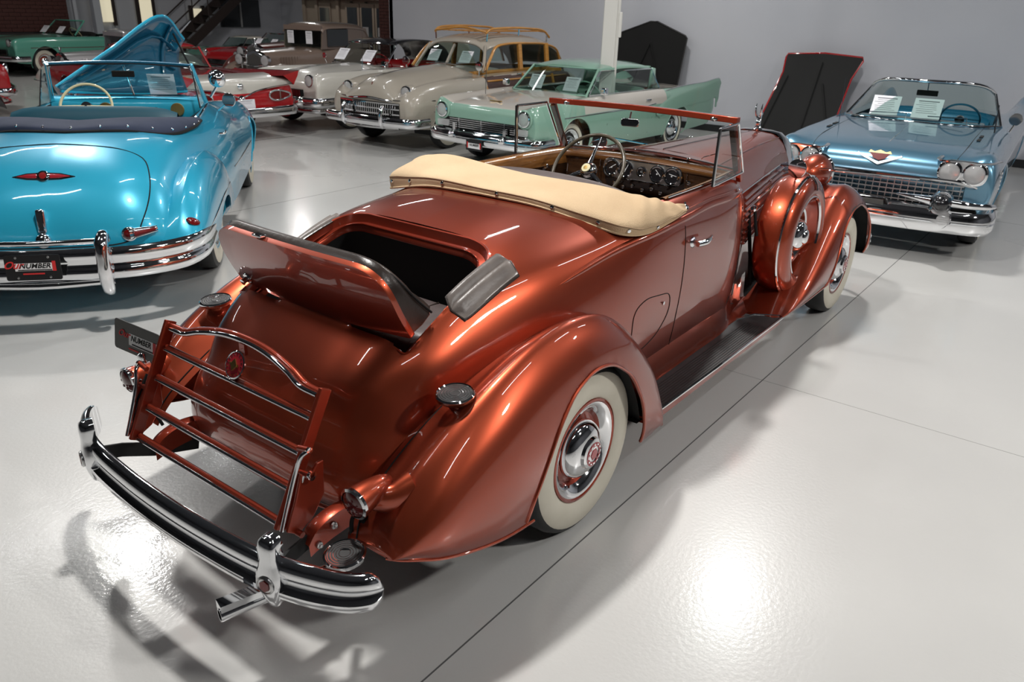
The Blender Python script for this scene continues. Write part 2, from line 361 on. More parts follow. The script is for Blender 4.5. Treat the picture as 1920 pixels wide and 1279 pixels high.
# control joints sawn in the slab (dark filler standing in the groove)
jm = mat('joint_filler', (.12, .12, .12), .7)
for k, y0 in enumerate((-.878, -6.6, 4.85, 10.6)):
    j = MB().box((3, y0, .0003), (28, .006, .0008)).obj('floor_joint', jm, flo, None)
for x0 in (1.915, 7.6, -3.9):
    j = MB().box((x0, 3, .0003), (.0035, 26, .0008)).obj('floor_joint', mat('thin_joint_filler', (.30, .30, .29), .7), flo, None)
wb_ = struct(MB().box((XW+.1, 1.3, 2.8), (.2, 22, 5.6)), 'wall_back', 'wallpaint')
struct(MB().box((XW-.012, 1.3, .06), (.03, 22, .12)), 'baseboard_back', 'basebd')
struct(MB().box((4.5, -9.6, 2.8), (32, .2, 5.6)), 'wall_right', 'darkwall')
struct(MB().box((-10.1, 7, 2.8), (.2, 36, 5.6)), 'wall_front', 'darkwall')
struct(MB().box((4.5, 23.8, 2.8), (32, .2, 5.6)), 'wall_left', 'wallpaint')
struct(MB().box((17.5, 18, 2.8), (.2, 13.4, 5.6)), 'wall_recess', 'wallpaint')
struct(MB().box((14.7, 12.25, 2.8), (5.8, .12, 5.6)), 'wall_recess_side', 'wallpaint')
struct(MB().box((4.5, 7, CEIL+.05), (32, 36, .1)), 'ceiling', 'ceiling')
for (x, y) in TUBES:
    t = thing('ceiling_lamp', 'long tube lamp hanging under the ceiling', 'lamp', (x, y, 5.2), 0, 'tube lamps under the ceiling')
    MB().box((0, 0, .06), (1.56, .16, .06)).obj('lamp_housing', 'lampbody', t, None); MB().box((0, 0, .015), (1.5, .10, .03)).obj('lamp_diffuser', 'lamp_on', t, None)
    MB().tube([(-.6, 0, .09), (-.6, 0, .4)], .005, 6).tube([(.6, 0, .09), (.6, 0, .4)], .005, 6).obj('lamp_cord', 'lampbody', t)
for (x, y, wt, rd) in LAMPS:
    t = thing('high_bay_lamp', 'round bell lamp hanging under the ceiling', 'lamp', (x, y, 4.95), 0, 'bell lamps under the ceiling')
    MB().lathe([(rd+.04, -.02), (rd, .04), (.12, .2), (.08, .3), (0, .31)], (0, 0, 0), (0, 0, 1), 28, False).obj('lamp_bell', 'lampbody', t)
    MB().tube([(0, 0, .3), (0, 0, .65)], .01, 6).obj('lamp_rod', 'lampbody', t)
# white steel column with its corner guard
px, py = 7.9, 3.93
po = thing('steel_column', 'white painted steel column behind the windshield of the copper car', 'column', (px, py, 0), math.radians(28))
MB().box((0, 0, 2.8), (.16, .19, 5.6)).obj('column_shaft', 'post', po, None, bevel=.012)
MB().box((.0, -.115, 2.8+.0), (.10, .04, 5.6)).obj('column_flange', 'post', po, None, bevel=.006)
MB().box((0.0, -.14, 1.83), (.115, .05, .33)).obj('column_cover', 'post', po, None, bevel=.01)
MB().box((0, 0, .01), (.3, .3, .02)).obj('base_plate', 'post', po, None)
# left back: cabinet kiosk, brick pier, brick wall, stairs, office windows
cb = thing('display_cabinet', 'taupe wooden display cabinet with glazed doors against the back wall', 'cabinet', (15.2, 17.5, 0), 0, None, 1.22)
def bxs(name, m, items, parent, **k):
    for c, d in items: MB().box(c, d).obj(name, m, parent, None, **k)
W0 = -1.45; W1 = 1.85
MB().box((.30, .2, .88), (.5, 3.2, 1.76)).obj('cabinet_body', 'cab', cb, None)
MB().add([(-.15, -1.55, 1.72), (-.15, 1.95, 1.72), (.6, 1.95, 1.72), (.6, -1.55, 1.72), (.05, -1.35, 1.98), (.05, 1.75, 1.98), (.6, 1.75, 1.98), (.6, -1.35, 1.98)], [(0, 1, 5, 4), (1, 2, 6, 5), (2, 3, 7, 6), (3, 0, 4, 7), (4, 5, 6, 7), (0, 3, 2, 1)]).obj('cabinet_roof', 'cab', cb, None)
for k, y in enumerate((-1.15, -.62, -.09, .95)):
    f = MB().box((.03, y, 1.05), (.05, .50 if k < 3 else .44, 1.15)).obj('cabinet_door', 'cab', cb, None, bevel=.005)
    MB().box((.0, y, 1.05+(.18 if k == 3 else 0)), (.012, .36, .98 if k < 3 else .55)).obj('door_pane', 'darkglass', f, None)
    if k < 3: MB().box((-.005, y+.05, .85), (.006, .2, .5)).obj('shelf_card', 'silver', f, None); MB().box((-.01, y, 1.66), (.02, .08, .03)).obj('door_latch', 'dark', f, None)
for y in (-1.45, .43, 1.25, 1.75): MB().box((.01, y, .9), (.06, .10, 1.6)).obj('cabinet_stile', 'cab', cb, None, bevel=.004)
def brickwork(parent, x, y0, y1, z0, z1, axis='y', bl=.22, bh=.072, sgn=-1):
    rnd = random.Random(5); z = z0; r = 0; mesh = None; n = 0
    while z < z1-.01:
        y = y0-(bl/2 if r % 2 else 0)
        while y < y1-.01:
            a, b = max(y, y0)+.005, min(y+bl, y1)-.005
            if b-a > .03:
                if mesh is None:
                    o = MB().box((0, 0, 0), (1, 1, 1)).obj('brick', 'brickm', parent, None); mesh = o.data
                else: o = bpy.data.objects.new('brick', mesh); COL.objects.link(o); o.parent = parent
                o.location = (x+rnd.uniform(-.004, .004), (a+b)/2, z+bh/2) if axis == 'y' else ((a+b)/2, x+rnd.uniform(-.004, .004), z+bh/2)
                o.scale = (.03, b-a, bh-.01) if axis == 'y' else (b-a, .03, bh-.01); n += 1
            y += bl
        z += bh; r += 1
    return n
bw = struct(MB().box((12.2, 12.55, 2.8), (.5, .5, 5.6)), 'wall_brick_pier', 'mortar')
brickwork(bw, 11.95, 12.3, 12.8, .75, 2.1)
bl_ = struct(MB().box((7.2, 23.1, 2.8), (4.3, .3, 5.6)), 'wall_brick_left', 'mortar')
brickwork(bl_, 22.94, 5.05, 9.35, 1.0, 2.05, 'x', .3, .1)
# office front on the left wall
wn = struct(MB().box((15.6, 23.64, 1.55), (1.6, .06, .9)), 'window_1', 'darkglass'); MB().box((15.6, 23.6, 1.55), (.05, .06, .9)).obj('window_mullion', 'lampbody', wn, None)
for (x, z, w_, h) in ((12.1, 1.6, .42, 1.2), (10.75, 1.7, .5, .9), (13.9, 1.5, .35, .35)):
    d = struct(MB().box((x, 23.62, z), (w_, .06, h)), 'window_2', 'lit'); MB().box((x-w_/2-.05, 23.6, z), (.1, .08, h+.2)).box((x+w_/2+.05, 23.6, z), (.1, .08, h+.2)).obj('window_frame', 'stairs', d, None)

# ================================================================ THE COPPER RED CONVERTIBLE (world axes = car axes, nose towards +x)
car = thing('convertible_car', 'copper red convertible with tan folded top and open rumble seat in the foreground', 'car')
def both(mb): return mb.mirror()
# -- body shell: rows tail -> cowl, columns centre -> sill
rows = [
 [(-.93, 0, .35), (-.92, .25, .35), (-.88, .41, .345), (-.82, .51, .335), (-.74, .565, .33), (-.66, .58, .325), (-.60, .58, .32)],
 [(-1.0, 0, .45), (-.99, .25, .45), (-.955, .42, .44), (-.885, .525, .42), (-.78, .575, .39), (-.68, .59, .35), (-.62, .59, .32)],
 [(-1.015, 0, .55), (-1.005, .25, .55), (-.965, .42, .535), (-.885, .53, .505), (-.77, .583, .455), (-.65, .60, .38), (-.57, .60, .32)],
 [(-.985, 0, .65), (-.975, .25, .645), (-.935, .415, .625), (-.85, .525, .59), (-.73, .588, .52), (-.60, .607, .41), (-.50, .607, .32)],
 [(-.925, 0, .745), (-.915, .245, .74), (-.875, .405, .72), (-.79, .515, .68), (-.66, .59, .60), (-.52, .613, .45), (-.42, .613, .32)],
 [(-.83, 0, .84), (-.825, .24, .838), (-.80, .42, .826), (-.71, .52, .775), (-.56, .592, .685), (-.42, .625, .5), (-.32, .625, .32)],
 [(-.69, 0, .942), (-.688, .24, .940), (-.67, .43, .932), (-.60, .54, .875), (-.45, .605, .765), (-.3, .64, .55), (-.22, .64, .32)],
 [(-.42, 0, 1.075), (-.42, .25, 1.070), (-.40, .45, 1.055), (-.36, .55, .985), (-.28, .63, .85), (-.16, .67, .6), (-.08, .665, .32)],
 [(-.10, 0, 1.183), (-.10, .27, 1.176), (-.10, .46, 1.145), (-.08, .59, 1.075), (-.02, .67, .92), (.05, .695, .62), (.1, .68, .33)],
 [(.35, 0, 1.235), (.35, .30, 1.224), (.35, .51, 1.182), (.36, .64, 1.115), (.38, .705, .94), (.4, .712, .62), (.4, .665, .33)],
 [(.80, 0, 1.235), (.80, .36, 1.232), (.80, .60, 1.205), (.80, .685, 1.135), (.80, .715, .94), (.8, .700, .62), (.8, .635, .33)],
 [(1.3, 0, 1.235), (1.3, .36, 1.232), (1.3, .59, 1.208), (1.3, .665, 1.135), (1.3, .70, .94), (1.3, .690, .62), (1.3, .625, .33)],
 [(1.75, 0, 1.245), (1.75, .33, 1.235), (1.75, .55, 1.20), (1.75, .635, 1.12), (1.75, .665, .94), (1.75, .665, .62), (1.75, .63, .33)],
 [(2.05, 0, 1.24), (2.05, .27, 1.218), (2.05, .445, 1.155), (2.05, .53, 1.05), (2.05, .565, .88), (2.05, .575, .6), (2.05, .56, .33)]]
G = full_grid(loft(rows, 16, 14)); nU, nV = G.shape[:2]
BV = G.reshape(-1, 3).copy(); BF = grid_faces(nU, nV); B0 = bvh(BV, BF)
rumble = rounded([(-.668, -.475), (-.668, .475), (-.105, .455), (-.105, -.455)], [.03, .03, .17, .17], 10)
cock = rounded([(.44, -.60), (.44, .60), (1.3, .585), (1.845, .545), (1.845, -.545), (1.3, -.585)], [.2, .2, .3, .06, .06, .3], 8)
BF, _ = cut(BV, BF, (0, 1), rumble, lambda c: c[2] > .80)
BF, _ = cut(BV, BF, (0, 1), cock, lambda c: c[2] > .80)
doorP = rounded([(.965, 1.22), (.967, .60), (1.02, .42), (1.70, .42), (1.83, .60), (1.84, 1.22)], [.001, .1, .06, .06, .1, .001], 6)
for sgn in (-1, 1):
    BF, D = cut(BV, BF, (0, 2), doorP, lambda c: c[1]*sgn > .45)
    m = MB(); m.add(BV, D); used = sorted(set(i for f in D for i in f)); ix = {k: n for n, k in enumerate(used)}
    m = MB().add([BV[i] for i in used], [tuple(ix[i] for i in f) for f in D])
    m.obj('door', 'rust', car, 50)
    gp = [on(B0, (x, sgn*1.2, z), (0, -sgn, 0), .0002, (x, sgn*.68, z)) for x, z in dens(doorP) if z < 1.10]
    k = max(range(len(gp)), key=lambda i: (gp[i]-gp[i-1]).length); gp = gp[k:]+gp[:k]
    MB().tube([tuple(p) for p in gp], .0026, 5).obj('door_gap', 'black', car)
used = sorted(set(i for f in BF for i in f)); ix = {k: n for n, k in enumerate(used)}
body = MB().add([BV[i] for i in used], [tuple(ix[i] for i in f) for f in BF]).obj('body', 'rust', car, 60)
# -- rumble opening frame: rolled edge, step and dark well
def ring(poly, off, dz, z0=None):
    P = np.array(poly); c = P.mean(0); Q = np.roll(P, -1, 0)-np.roll(P, 1, 0); n = np.stack([Q[:, 1], -Q[:, 0]], 1); n /= np.linalg.norm(n, axis=1)[:, None]+1e-9
    if ((P-c)*n).sum() > 0: n = -n
    out = []
    for (x, y), (nx, ny) in zip(P, n):
        z = on(B0, (x, y, 2), (0, 0, -1)).z if z0 is None else z0
        out.append((x+nx*off, y+ny*off, z+dz))
    return np.array(out)
rp = rumble
MB().grid(np.array([ring(rp, -.006, .001), ring(rp, .0, .004), ring(rp, .006, 0), ring(rp, .010, -.03), ring(rp, .012, -.036), ring(rp, .038, -.040), ring(rp, .042, -.045), ring(rp, .043, -.07)]), False, True).obj('rumble_frame', 'rust_plain', car)
MB().tube(ring(rp, .040, -.037), .003, 6, True).obj('rumble_seal', 'rust_plain', car)
zt = .40
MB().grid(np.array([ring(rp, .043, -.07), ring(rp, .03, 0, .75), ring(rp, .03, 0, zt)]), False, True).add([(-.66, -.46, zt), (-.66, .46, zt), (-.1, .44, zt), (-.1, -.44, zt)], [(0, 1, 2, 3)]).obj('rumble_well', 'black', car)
# rumble seat cushion
def cushion(c, d, r=.05, seg=6, puff=.02):
    """soft box: superellipsoid"""
    m = MB(); N = 24; Gd = []
    for i in range(N//2+1):
        t = -PI/2+PI*i/(N//2); row = []
        for k in range(N):
            a = 2*PI*k/N; e1, e2 = .35, .28
            s = lambda v, e: math.copysign(abs(v)**e, v)
            row.append((c[0]+d[0]/2*s(math.cos(t), e1)*s(math.cos(a), e2), c[1]+d[1]/2*s(math.cos(t), e1)*s(math.sin(a), e2), c[2]+d[2]/2*s(math.sin(t), e1)))
        Gd.append(row)
    return m.grid(np.array(Gd), False, True)
cushion((-.34, 0, .84), (.34, .80, .14)).obj('rumble_cushion', 'seat', car, 60)
MB().tube([(-.48, -.2, .908), (-.20, -.2, .908)], .004, 6).obj('cushion_piping', 'leather', car)
# -- rumble lid with its outer skin facing the rear and padded seat back
LB, LT = Vector((-.640, 0, .966)), Vector((-.752, 0, 1.222))
lu = (LT-LB); LH = lu.length; lu.normalize(); ln = lu.cross(Vector((0, 1, 0))).normalized()
if ln.x > 0: ln = -ln                                      # towards the rear
lp = rounded([(-.478, 0), (.478, 0), (.466, LH), (-.466, LH)], [.012, .012, .15, .15], 12)
def lidpt(a, b, o): # a across, b up the lid, o towards the rear
    bow = .03*(1-(a/.47)**2)+.012*math.sin(PI*min(1, b/LH)); hb = .022*(1-(a/.46)**2)*(b/LH)
    p = LB+Vector((0, 1, 0))*a+lu*(b+hb)+ln*(o+bow); return tuple(p)
def lid_shell(o, k):
    m = MB(); c = np.array([0, LH*.5]); Gd = []
    P = np.array([p for i in range(len(lp)) for p in [lp[i]]]); # dense outline
    Q = []
    for i in range(len(P)):
        a, b = P[i], P[(i+1) % len(P)]; n = max(1, int(np.linalg.norm(b-a)/.03))
        Q += [tuple(a+(b-a)*t/n) for t in range(n)]
    Q = np.array(Q)
    for s in k: Gd.append([lidpt(*(c+(q-c)*s), o) for q in Q])
    m.grid(np.array(Gd), False, True); return m, Q
m, LQ = lid_shell(.0, (1, .985, .9, .75, .5, .25, .001)); m.obj('rumble_lid', 'rust_plain', car, 60)
c0 = np.array([0, LH*.5])
m = MB().grid(np.array([[lidpt(*(c0+(q-c0)*s), o) for q in LQ] for s, o in ((1, .0), (1.004, -.006), (1.0, -.022), (.97, -.024), (.93, -.02))]), False, True); m.obj('lid_edge', 'rust', car, 60)
# padded back
pads = [(.985, -.02), (.99, -.05), (.975, -.085), (.93, -.11), (.85, -.125), (.6, -.13), (.3, -.13), (.01, -.13)]
m = MB(); Gd = []
for s, o in pads:
    row = []
    for q in LQ:
        a, b = c0+(q-c0)*s; b2 = b if b > .02 else .02-(.02-b)*1; k = .3+.7*min(1, max(0, b/LH)) ; row.append(lidpt(a, b+(.012 if s < .98 else 0)*(1 if b > LH*.5 else 0), o*(.50+.95*(1-b/LH))))
    Gd.append(row)
m.grid(np.array(Gd), False, True).obj('rumble_backrest', 'leather', car, 60)
e = [lidpt(*(c0+(q-c0)*.978), -.092*(.50+.95*(1-q[1]/LH))) for q in LQ if q[1] > .01]
k = max(range(len(e)), key=lambda i: (Vector(e[i])-Vector(e[i-1])).length); e = e[k:]+e[:k]
MB().tube(e, .0045, 6).obj('backrest_piping', 'black', car)
MB().lathe([(.024, 0), (.022, .006), (.012, .008), (.010, .02), (.014, .03), (0, .032)], lidpt(.38, .045, .002), tuple(ln), 20).obj('lid_handle', 'chrome', car)
MB().box(Vector(lidpt(.13, LH*1.03, -.012)), (.03, .05, .01)).obj('lid_latch', 'chrome', car, bevel=.003)
# arm pads on the deck at both sides of the opening
for s in (-1, 1):
    rw = []
    A, Bq = Vector((-.445, s*.50, 0)), Vector((-.12, s*.495, 0))
    N = 14
    def zsurf(x, y): return on(B0, (x, y, 2), (0, 0, -1)).z
    def padrows(ws, hs, k0=0, k1=1):
        Gd = []
        for i in range(N+1):
            t = i/N; x = A.x+(Bq.x-A.x)*(k0+(k1-k0)*t); wd = (.044+.016*t)*min(1, (math.sin(PI*min(max(t, .0), 1))*6)**.5+.02)
            row = []
            for a, h in zip(ws, hs): 
                y = s*(.485+.012*t)+a*wd*s; yy = max(abs(y), .462-.02*(1-t)); row.append((x, y, zsurf(x, s*yy)+(h if abs(a) < 1 else .002)*min(1, wd/.05)))
            Gd.append(row)
        return np.array(Gd)
    ws = [-1, -.97, -.85, -.6, -.35, -.2, -.05, .1, .35, .6, .85, .97, 1]; hs = [0, .010, .018, .020, .015, .004, .014, .021, .021, .014, .004, .010, 0]
    MB().grid(padrows(ws, hs)).obj('arm_pad', 'leather_grey', car, 70)
    P = padrows([-1, 1], [0, 0]); MB().tube([tuple(p) for p in list(P[:, 0])+list(P[::-1, 1])], .005, 6, True).obj('arm_pad_piping', 'leather', car)

# -- rear fenders
RF = [(-1.035, .60, .43, .70, .435, .765, .42), (-1.01, .59, .475, .705, .50, .80, .415), (-.96, .585, .53, .715, .572, .83, .40), (-.88, .58, .59, .735, .65, .86, .372), (-.75, .58, .665, .75, .74, .882, .335),
      (-.6, .585, .735, .76, .82, .897, .305), (-.45, .59, .79, .765, .880, .90, .288), (-.3, .60, .832, .768, .922, .90, .28), (-.1, .62, .865, .77, .945, .90, .27), (.1, .64, .872, .775, .915, .90, .26),
      (.25, .665, .835, .778, .842, .90, .25), (.38, .68, .75, .785, .73, .895, .245), (.48, .69, .63, .79, .60, .89, .24), (.55, .695, .48, .795, .44, .885, .235), (.585, .70, .33, .80, .30, .875, .235)]
def fender_rows(T):
    R_ = []
    for x, Sy, Sz, Cy, Cz, O, Bz in T:
        h = Cz-Bz; R_.append([(x, Sy-.03, Sz-.012), (x, (Sy*2+Cy)/3, Sz+(Cz-Sz)*.35), (x, (Sy+2*Cy)/3+.005, Sz+(Cz-Sz)*.86), (x, Cy, Cz), (x, Cy+(O-Cy)*.62, Cz-.14*h), (x, O-.008, Cz-.38*h), (x, O, Cz-.62*h), (x, O-.012, Cz-.86*h), (x, O-.03, Bz)])
    return R_
rarch = rounded([(-.485, .15), (-.475, .37), (-.415, .50), (-.33, .64), (-.22, .735), (-.08, .775), (.06, .755), (.20, .66), (.31, .49), (.375, .32), (.39, .15)], .06, 4)
farch = rounded([(2.975, .15), (2.985, .38), (3.06, .56), (3.19, .70), (3.36, .785), (3.54, .795), (3.70, .73), (3.82, .59), (3.885, .42), (3.90, .15)], .06, 4)
FF = [(2.13, .56, .318, .70, .325, .845, .305), (2.3, .58, .35, .735, .355, .862, .298), (2.5, .58, .41, .745, .42, .872, .295), (2.7, .58, .505, .752, .52, .88, .30), (2.9, .56, .62, .755, .645, .887, .31), (3.1, .54, .745, .75, .77, .892, .32), (3.28, .52, .84, .745, .865, .895, .33),
      (3.45, .50, .885, .737, .91, .895, .34), (3.6, .48, .87, .73, .90, .893, .345), (3.75, .46, .81, .725, .84, .888, .35), (3.87, .44, .71, .72, .73, .882, .35), (3.95, .43, .59, .715, .60, .875, .345), (4.0, .43, .46, .71, .46, .865, .34), (4.01, .44, .38, .71, .38, .85, .335)]
def fender(T, arch, s):
    G = loft(fender_rows(T), 12, 8); G[:, :, 1] *= s; V = G.reshape(-1, 3).copy(); F = grid_faces(*G.shape[:2]); b = bvh(V, F)
    F, _ = cut(V, F, (0, 2), arch, lambda c: abs(c[1]) > .74)
    u = sorted(set(i for f in F for i in f)); ix = {k: n for n, k in enumerate(u)}
    # tail and nose caps
    n1 = G.shape[1]; m = MB().add([V[i] for i in u], [tuple(ix[i] for i in f) for f in F])
    m.add(G[0], [tuple(range(n1))]); m.add(G[-1], [tuple(range(n1))])
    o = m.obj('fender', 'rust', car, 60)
    rim = [on(b, (x, s*1.3, z), (0, -s, 0), 0, (x, s*.86, z)) for x, z in arch if z > .25]
    MB().tube([tuple(p) for p in rim], .008, 8).obj('arch_bead', 'rust', o)
    # lower edge bead
    MB().tube([tuple(g[-1]) for g in G if not (arch[0][0] < g[-1][0] < arch[-1][0])and g[-1][0] < arch[0][0]], .006, 6).obj('fender_bead', 'rust', o)
    # wheel well
    c = np.array([np.mean([a[0] for a in arch]), .38]); Gd = []
    for yy in (.86, .60): Gd.append([(c[0]+(x-c[0])*1.04, s*yy, max(.36, c[1]+(z-c[1])*1.02)) for x, z in arch])
    MB().grid(np.array(Gd)).add([(p[0], s*.60, p[2]) for p in Gd[1]], [tuple(range(len(Gd[1])))]).obj('wheel_well', 'dark', o)
    return o, b, G
fb = {}
for s in (-1, 1):
    o, b, G = fender(RF, rarch, s); fb[s] = b
    MB().tube([tuple(g[0]+np.array([0, s*.031, .013])) for g in G[::3] if g[0][0] < .34], .003, 6).obj('fender_welt', 'black', o)
    fender(FF, farch, s)
    wheel(car, (0, s*.74, .365), s); wheel(car, (3.434, s*.74, .365), s)
# rear pan under the body, chassis
MB().box((1.5, 0, .27), (3.9, 1.0, .12)).obj('chassis', 'dark', car, bevel=.02)
MB().tube([(-.60, -.58, .33), (-.8, -.52, .335), (-.88, -.41, .345), (-.925, -.2, .35), (-.93, 0, .35), (-.925, .2, .35), (-.88, .41, .345), (-.8, .52, .335), (-.6, .58, .33)], .008, 8, n=6).obj('rear_valance', 'rust_plain', car)
# -- running boards
for s in (-1, 1):
    MB().sweep([(.50, s*.78, .30), (1.3, s*.78, .30), (2.15, s*.78, .30)], [(-.11, -.02), (.068, -.02), (.068, .012), (-.11, .012)] if s < 0 else [(-.068, -.02), (.11, -.02), (.11, .012), (-.068, .012)], n=8).obj('running_board', 'rust_plain', car)
    m = MB(); o = [(.535, .672), (.535, .845), (1.2, .853), (2.16, .855), (2.185, .83), (2.10, .70), (1.96, .650), (1.6, .658), (1.0, .662)]
    m.prism([(x, s*y) for x, y in o], .006, (0, 0, .315)).obj('step_mat', 'mat_rubber', car)
    rb = MB()
    for k in range(10): rb.box((1.25, s*(.715+.0145*k), .3225), (1.38, .004, .0025))
    rb.obj('mat_rib', 'ribbed', car)
    MB().tube([(x, s*y, .322) for x, y in o[:1]+o[1:7]]+[(1.6, s*.658, .322), (1.0, s*.662, .322)], .0075, 6, True).obj('step_trim', 'chrome', car)
    # valance between body and board
    ap = []
    for x in np.linspace(.45, 2.35, 20):
        q = on(B0, (min(x, 2.04), s*1.2, .47), (0, -s, 0), dflt=(x, s*.6, .47)); yb = abs(q.y)*(1 if x < 2.04 else 1-(x-2.04)*.3)
        ap.append([(x, s*(yb-.002), .50), (x, s*(yb+.004), .42), (x, s*(yb+.006), .365), (x, s*(yb+.012), .335), (x, s*max(yb+.018, .655), .322)])
    MB().grid(np.array(ap)).obj('sill_valance', 'rust', car, 60)
# -- hood
hrows = [[(2.052, 0, 1.24), (2.052, .16, 1.232), (2.052, .30, 1.205), (2.052, .41, 1.165), (2.052, .475, 1.115), (2.052, .53, 1.05)],
         [(2.5, 0, 1.236), (2.5, .14, 1.228), (2.5, .25, 1.205), (2.5, .345, 1.165), (2.5, .40, 1.115), (2.5, .45, 1.05)],
         [(3.0, 0, 1.228), (3.0, .115, 1.221), (3.0, .205, 1.203), (3.0, .28, 1.165), (3.0, .325, 1.11), (3.0, .365, 1.04)],
         [(3.42, 0, 1.218), (3.42, .09, 1.213), (3.42, .165, 1.20), (3.42, .225, 1.16), (3.42, .262, 1.105), (3.42, .30, 1.03)],
         [(3.56, 0, 1.212), (3.56, .085, 1.208), (3.56, .155, 1.195), (3.56, .212, 1.155), (3.56, .248, 1.10), (3.56, .285, 1.02)]]
MB().grid(full_grid(loft(hrows, 10, 6))).obj('hood', 'rust', car, 60)
H0 = bvh(*(lambda g: (g.reshape(-1, 3), grid_faces(*g.shape[:2])))(full_grid(loft(hrows, 10, 6))))
MB().tube([(2.06, 0, 1.242), (2.5, 0, 1.238), (3.0, 0, 1.23), (3.56, 0, 1.214)], .004, 6, n=4).obj('hood_hinge', 'chrome', car)
for s in (-1, 1):
    # crease line on the hood shoulder
    pts = [on(H0, (x, s*y, 2), (0, 0, -1)) for x, y in ((2.06, .36), (2.5, .30), (3.0, .24), (3.55, .185))]
    MB().tube([tuple(p) for p in pts], .006, 8, n=6, cap=True).obj('hood_crease', 'rust', car)
    sd = [[(x, s*y0, zt), (x, s*(y0+.012), zt-.12), (x, s*(y0+.016), .7), (x, s*(y0+.012), .45), (x, s*y0, .33)] for x, y0, zt in ((2.05, .53, 1.05), (2.5, .45, 1.05), (3.0, .365, 1.04), (3.42, .30, 1.03), (3.56, .285, 1.02))]
    Gs = loft(sd, 6, 6); MB().grid(Gs).obj('hood_side', 'rust', car, 60); Sb = bvh(Gs.reshape(-1, 3), grid_faces(*Gs.shape[:2]))
    MB().tube([tuple(on(Sb, (x, s*1.2, 1.05-.012*(x-2.05)-.006), (0, -s, 0), .0)) for x in np.linspace(2.07, 3.5, 8)], .007, 6).obj('hood_side_trim', 'chrome', car)
    for k in range(9):
        z = .995-k*.036; x0 = 2.16+.012*k; pts = [tuple(on(Sb, (x, s*1.2, z), (0, -s, 0), .004)) for x in np.linspace(x0, 3.38, 6)]
        MB().sweep(pts, [(-.004, -.012), (.008, -.006), (.008, .0), (-.004, .012)]).obj('hood_louvre', 'rust_plain', car)
        if k % 2 == 0: MB().tube([(a, b+s*.006, c+.004) for a, b, c in pts], .0035, 6).obj('louvre_strip', 'chrome', car)
    MB().tube([tuple(on(Sb, (2.075, s*1.2, z), (0, -s, 0), 0)) for z in (.42, .7, 1.03)], .004, 5).obj('hood_gap', 'black', car)
    MB().tube([(2.13, s*.60, .95), (2.17, s*.60, .86), (2.22, s*.60, .78)], .010, 6).obj('hood_strap', 'black', car)
    # cowl hinge post with chrome hood clip
    MB().tube([(2.08, s*.60, .97), (2.16, s*.575, .96), (2.24, s*.56, .95)], .011, 8).lathe([(.016, 0), (.02, .01), (.01, .02), (0, .02)], (2.1, s*.60, .965), (0, s, 0), 12).obj('hood_latch', 'chrome', car)
# radiator shell
rs = [(0, 1.215), (.09, 1.213), (.165, 1.20), (.215, 1.16), (.25, 1.10), (.285, 1.0), (.30, .8), (.29, .6), (.26, .46), (.20, .42)]
out = [(y, z) for y, z in rs]+[(-y, z) for y, z in rs[:0:-1]]
Gd = [[(x, y*k, .8+(z-.8)*k) for y, z in out] for x, k in ((3.56, 1.005), (3.60, 1.02), (3.66, 1.01), (3.70, .985), (3.70, .9), (3.67, .86))]
MB().grid(np.array(Gd), False, True).obj('radiator_shell', 'chrome', car, 50)
for k in range(17):
    y = -.20+.025*k; MB().box((3.675, y, .8), (.02, .007, .70 if abs(y) < .17 else .62)).obj('grille_bar', 'rust_plain', car)
MB().prism([(y*.9, .8+(z-.8)*.9) for y, z in out], .01, (3.64, 0, 0), (0, 1, 0), (0, 0, 1)).obj('radiator_core', 'black', car)
# radiator ornament: figure with raised wings
m = MB().lathe([(.04, 0), (.042, .008), (.03, .012), (.022, .02), (.018, .03), (0, .032)], (3.60, 0, 1.212), (0, 0, 1), 20)
m.tube([(3.60, 0, 1.235), (3.585, 0, 1.265), (3.605, 0, 1.295), (3.625, 0, 1.315)], [.016, .022, .016, .010], 10, n=5, up=(0, 1, 0)).lathe([(0, -.013), (.010, -.009), (.013, 0), (.010, .009), (0, .013)], (3.63, 0, 1.33), (0, 0, 1), 10)
for s in (-1, 1):
    m.tube([(3.60, s*.010, 1.295), (3.575, s*.018, 1.33), (3.565, s*.022, 1.375), (3.572, s*.022, 1.405)], [.010, .016, .012, .004], 8, n=5, up=(0, 1, 0), flat=(1, .5))
m.obj('radiator_ornament', 'chrome', car, 60)
# headlamps
for s in (-1, 1):
    c = (3.30, s*.50, .985)
    h = MB().lathe([(0, -.02), (.035, -.012), (.07, .02), (.098, .07), (.115, .13), (.122, .20), (.120, .23)], c, (1, 0, 0), 36, False).obj('headlamp', 'rust', car, 60)
    MB().lathe([(.120, .225), (.127, .235), (.127, .255), (.112, .265)], c, (1, 0, 0), 36, False).obj('lamp_bezel', 'chrome', h)
    MB().lathe([(.113, .258), (.08, .275), (0, .285)], c, (1, 0, 0), 36, False).obj('lamp_lens', 'lens', h)
    MB().tube([(3.42, s*.50, .88), (3.42, s*.50, .80)], [.03, .05], 12).tube([(3.42, s*.46, .90), (3.45, s*.30, .88)], .022, 10).obj('lamp_bracket', 'chrome', h)
# front bumper (seen only past the fender)
MB().sweep([(3.98, -.86, .45), (4.16, -.70, .44), (4.24, -.35, .44), (4.26, 0, .44), (4.24, .35, .44), (4.16, .70, .44), (3.98, .86, .45)], [(-.012, -.05), (.004, -.05), (.018, -.02), (.010, 0), (.018, .02), (.004, .05), (-.012, .05)], n=5).obj('front_bumper', 'chrome', car, 50)
MB().tube([(3.7, -.35, .36), (4.22, -.35, .42)], .018, 6).tube([(3.7, .35, .36), (4.22, .35, .42)], .018, 6).obj('bumper_iron', 'dark', car)
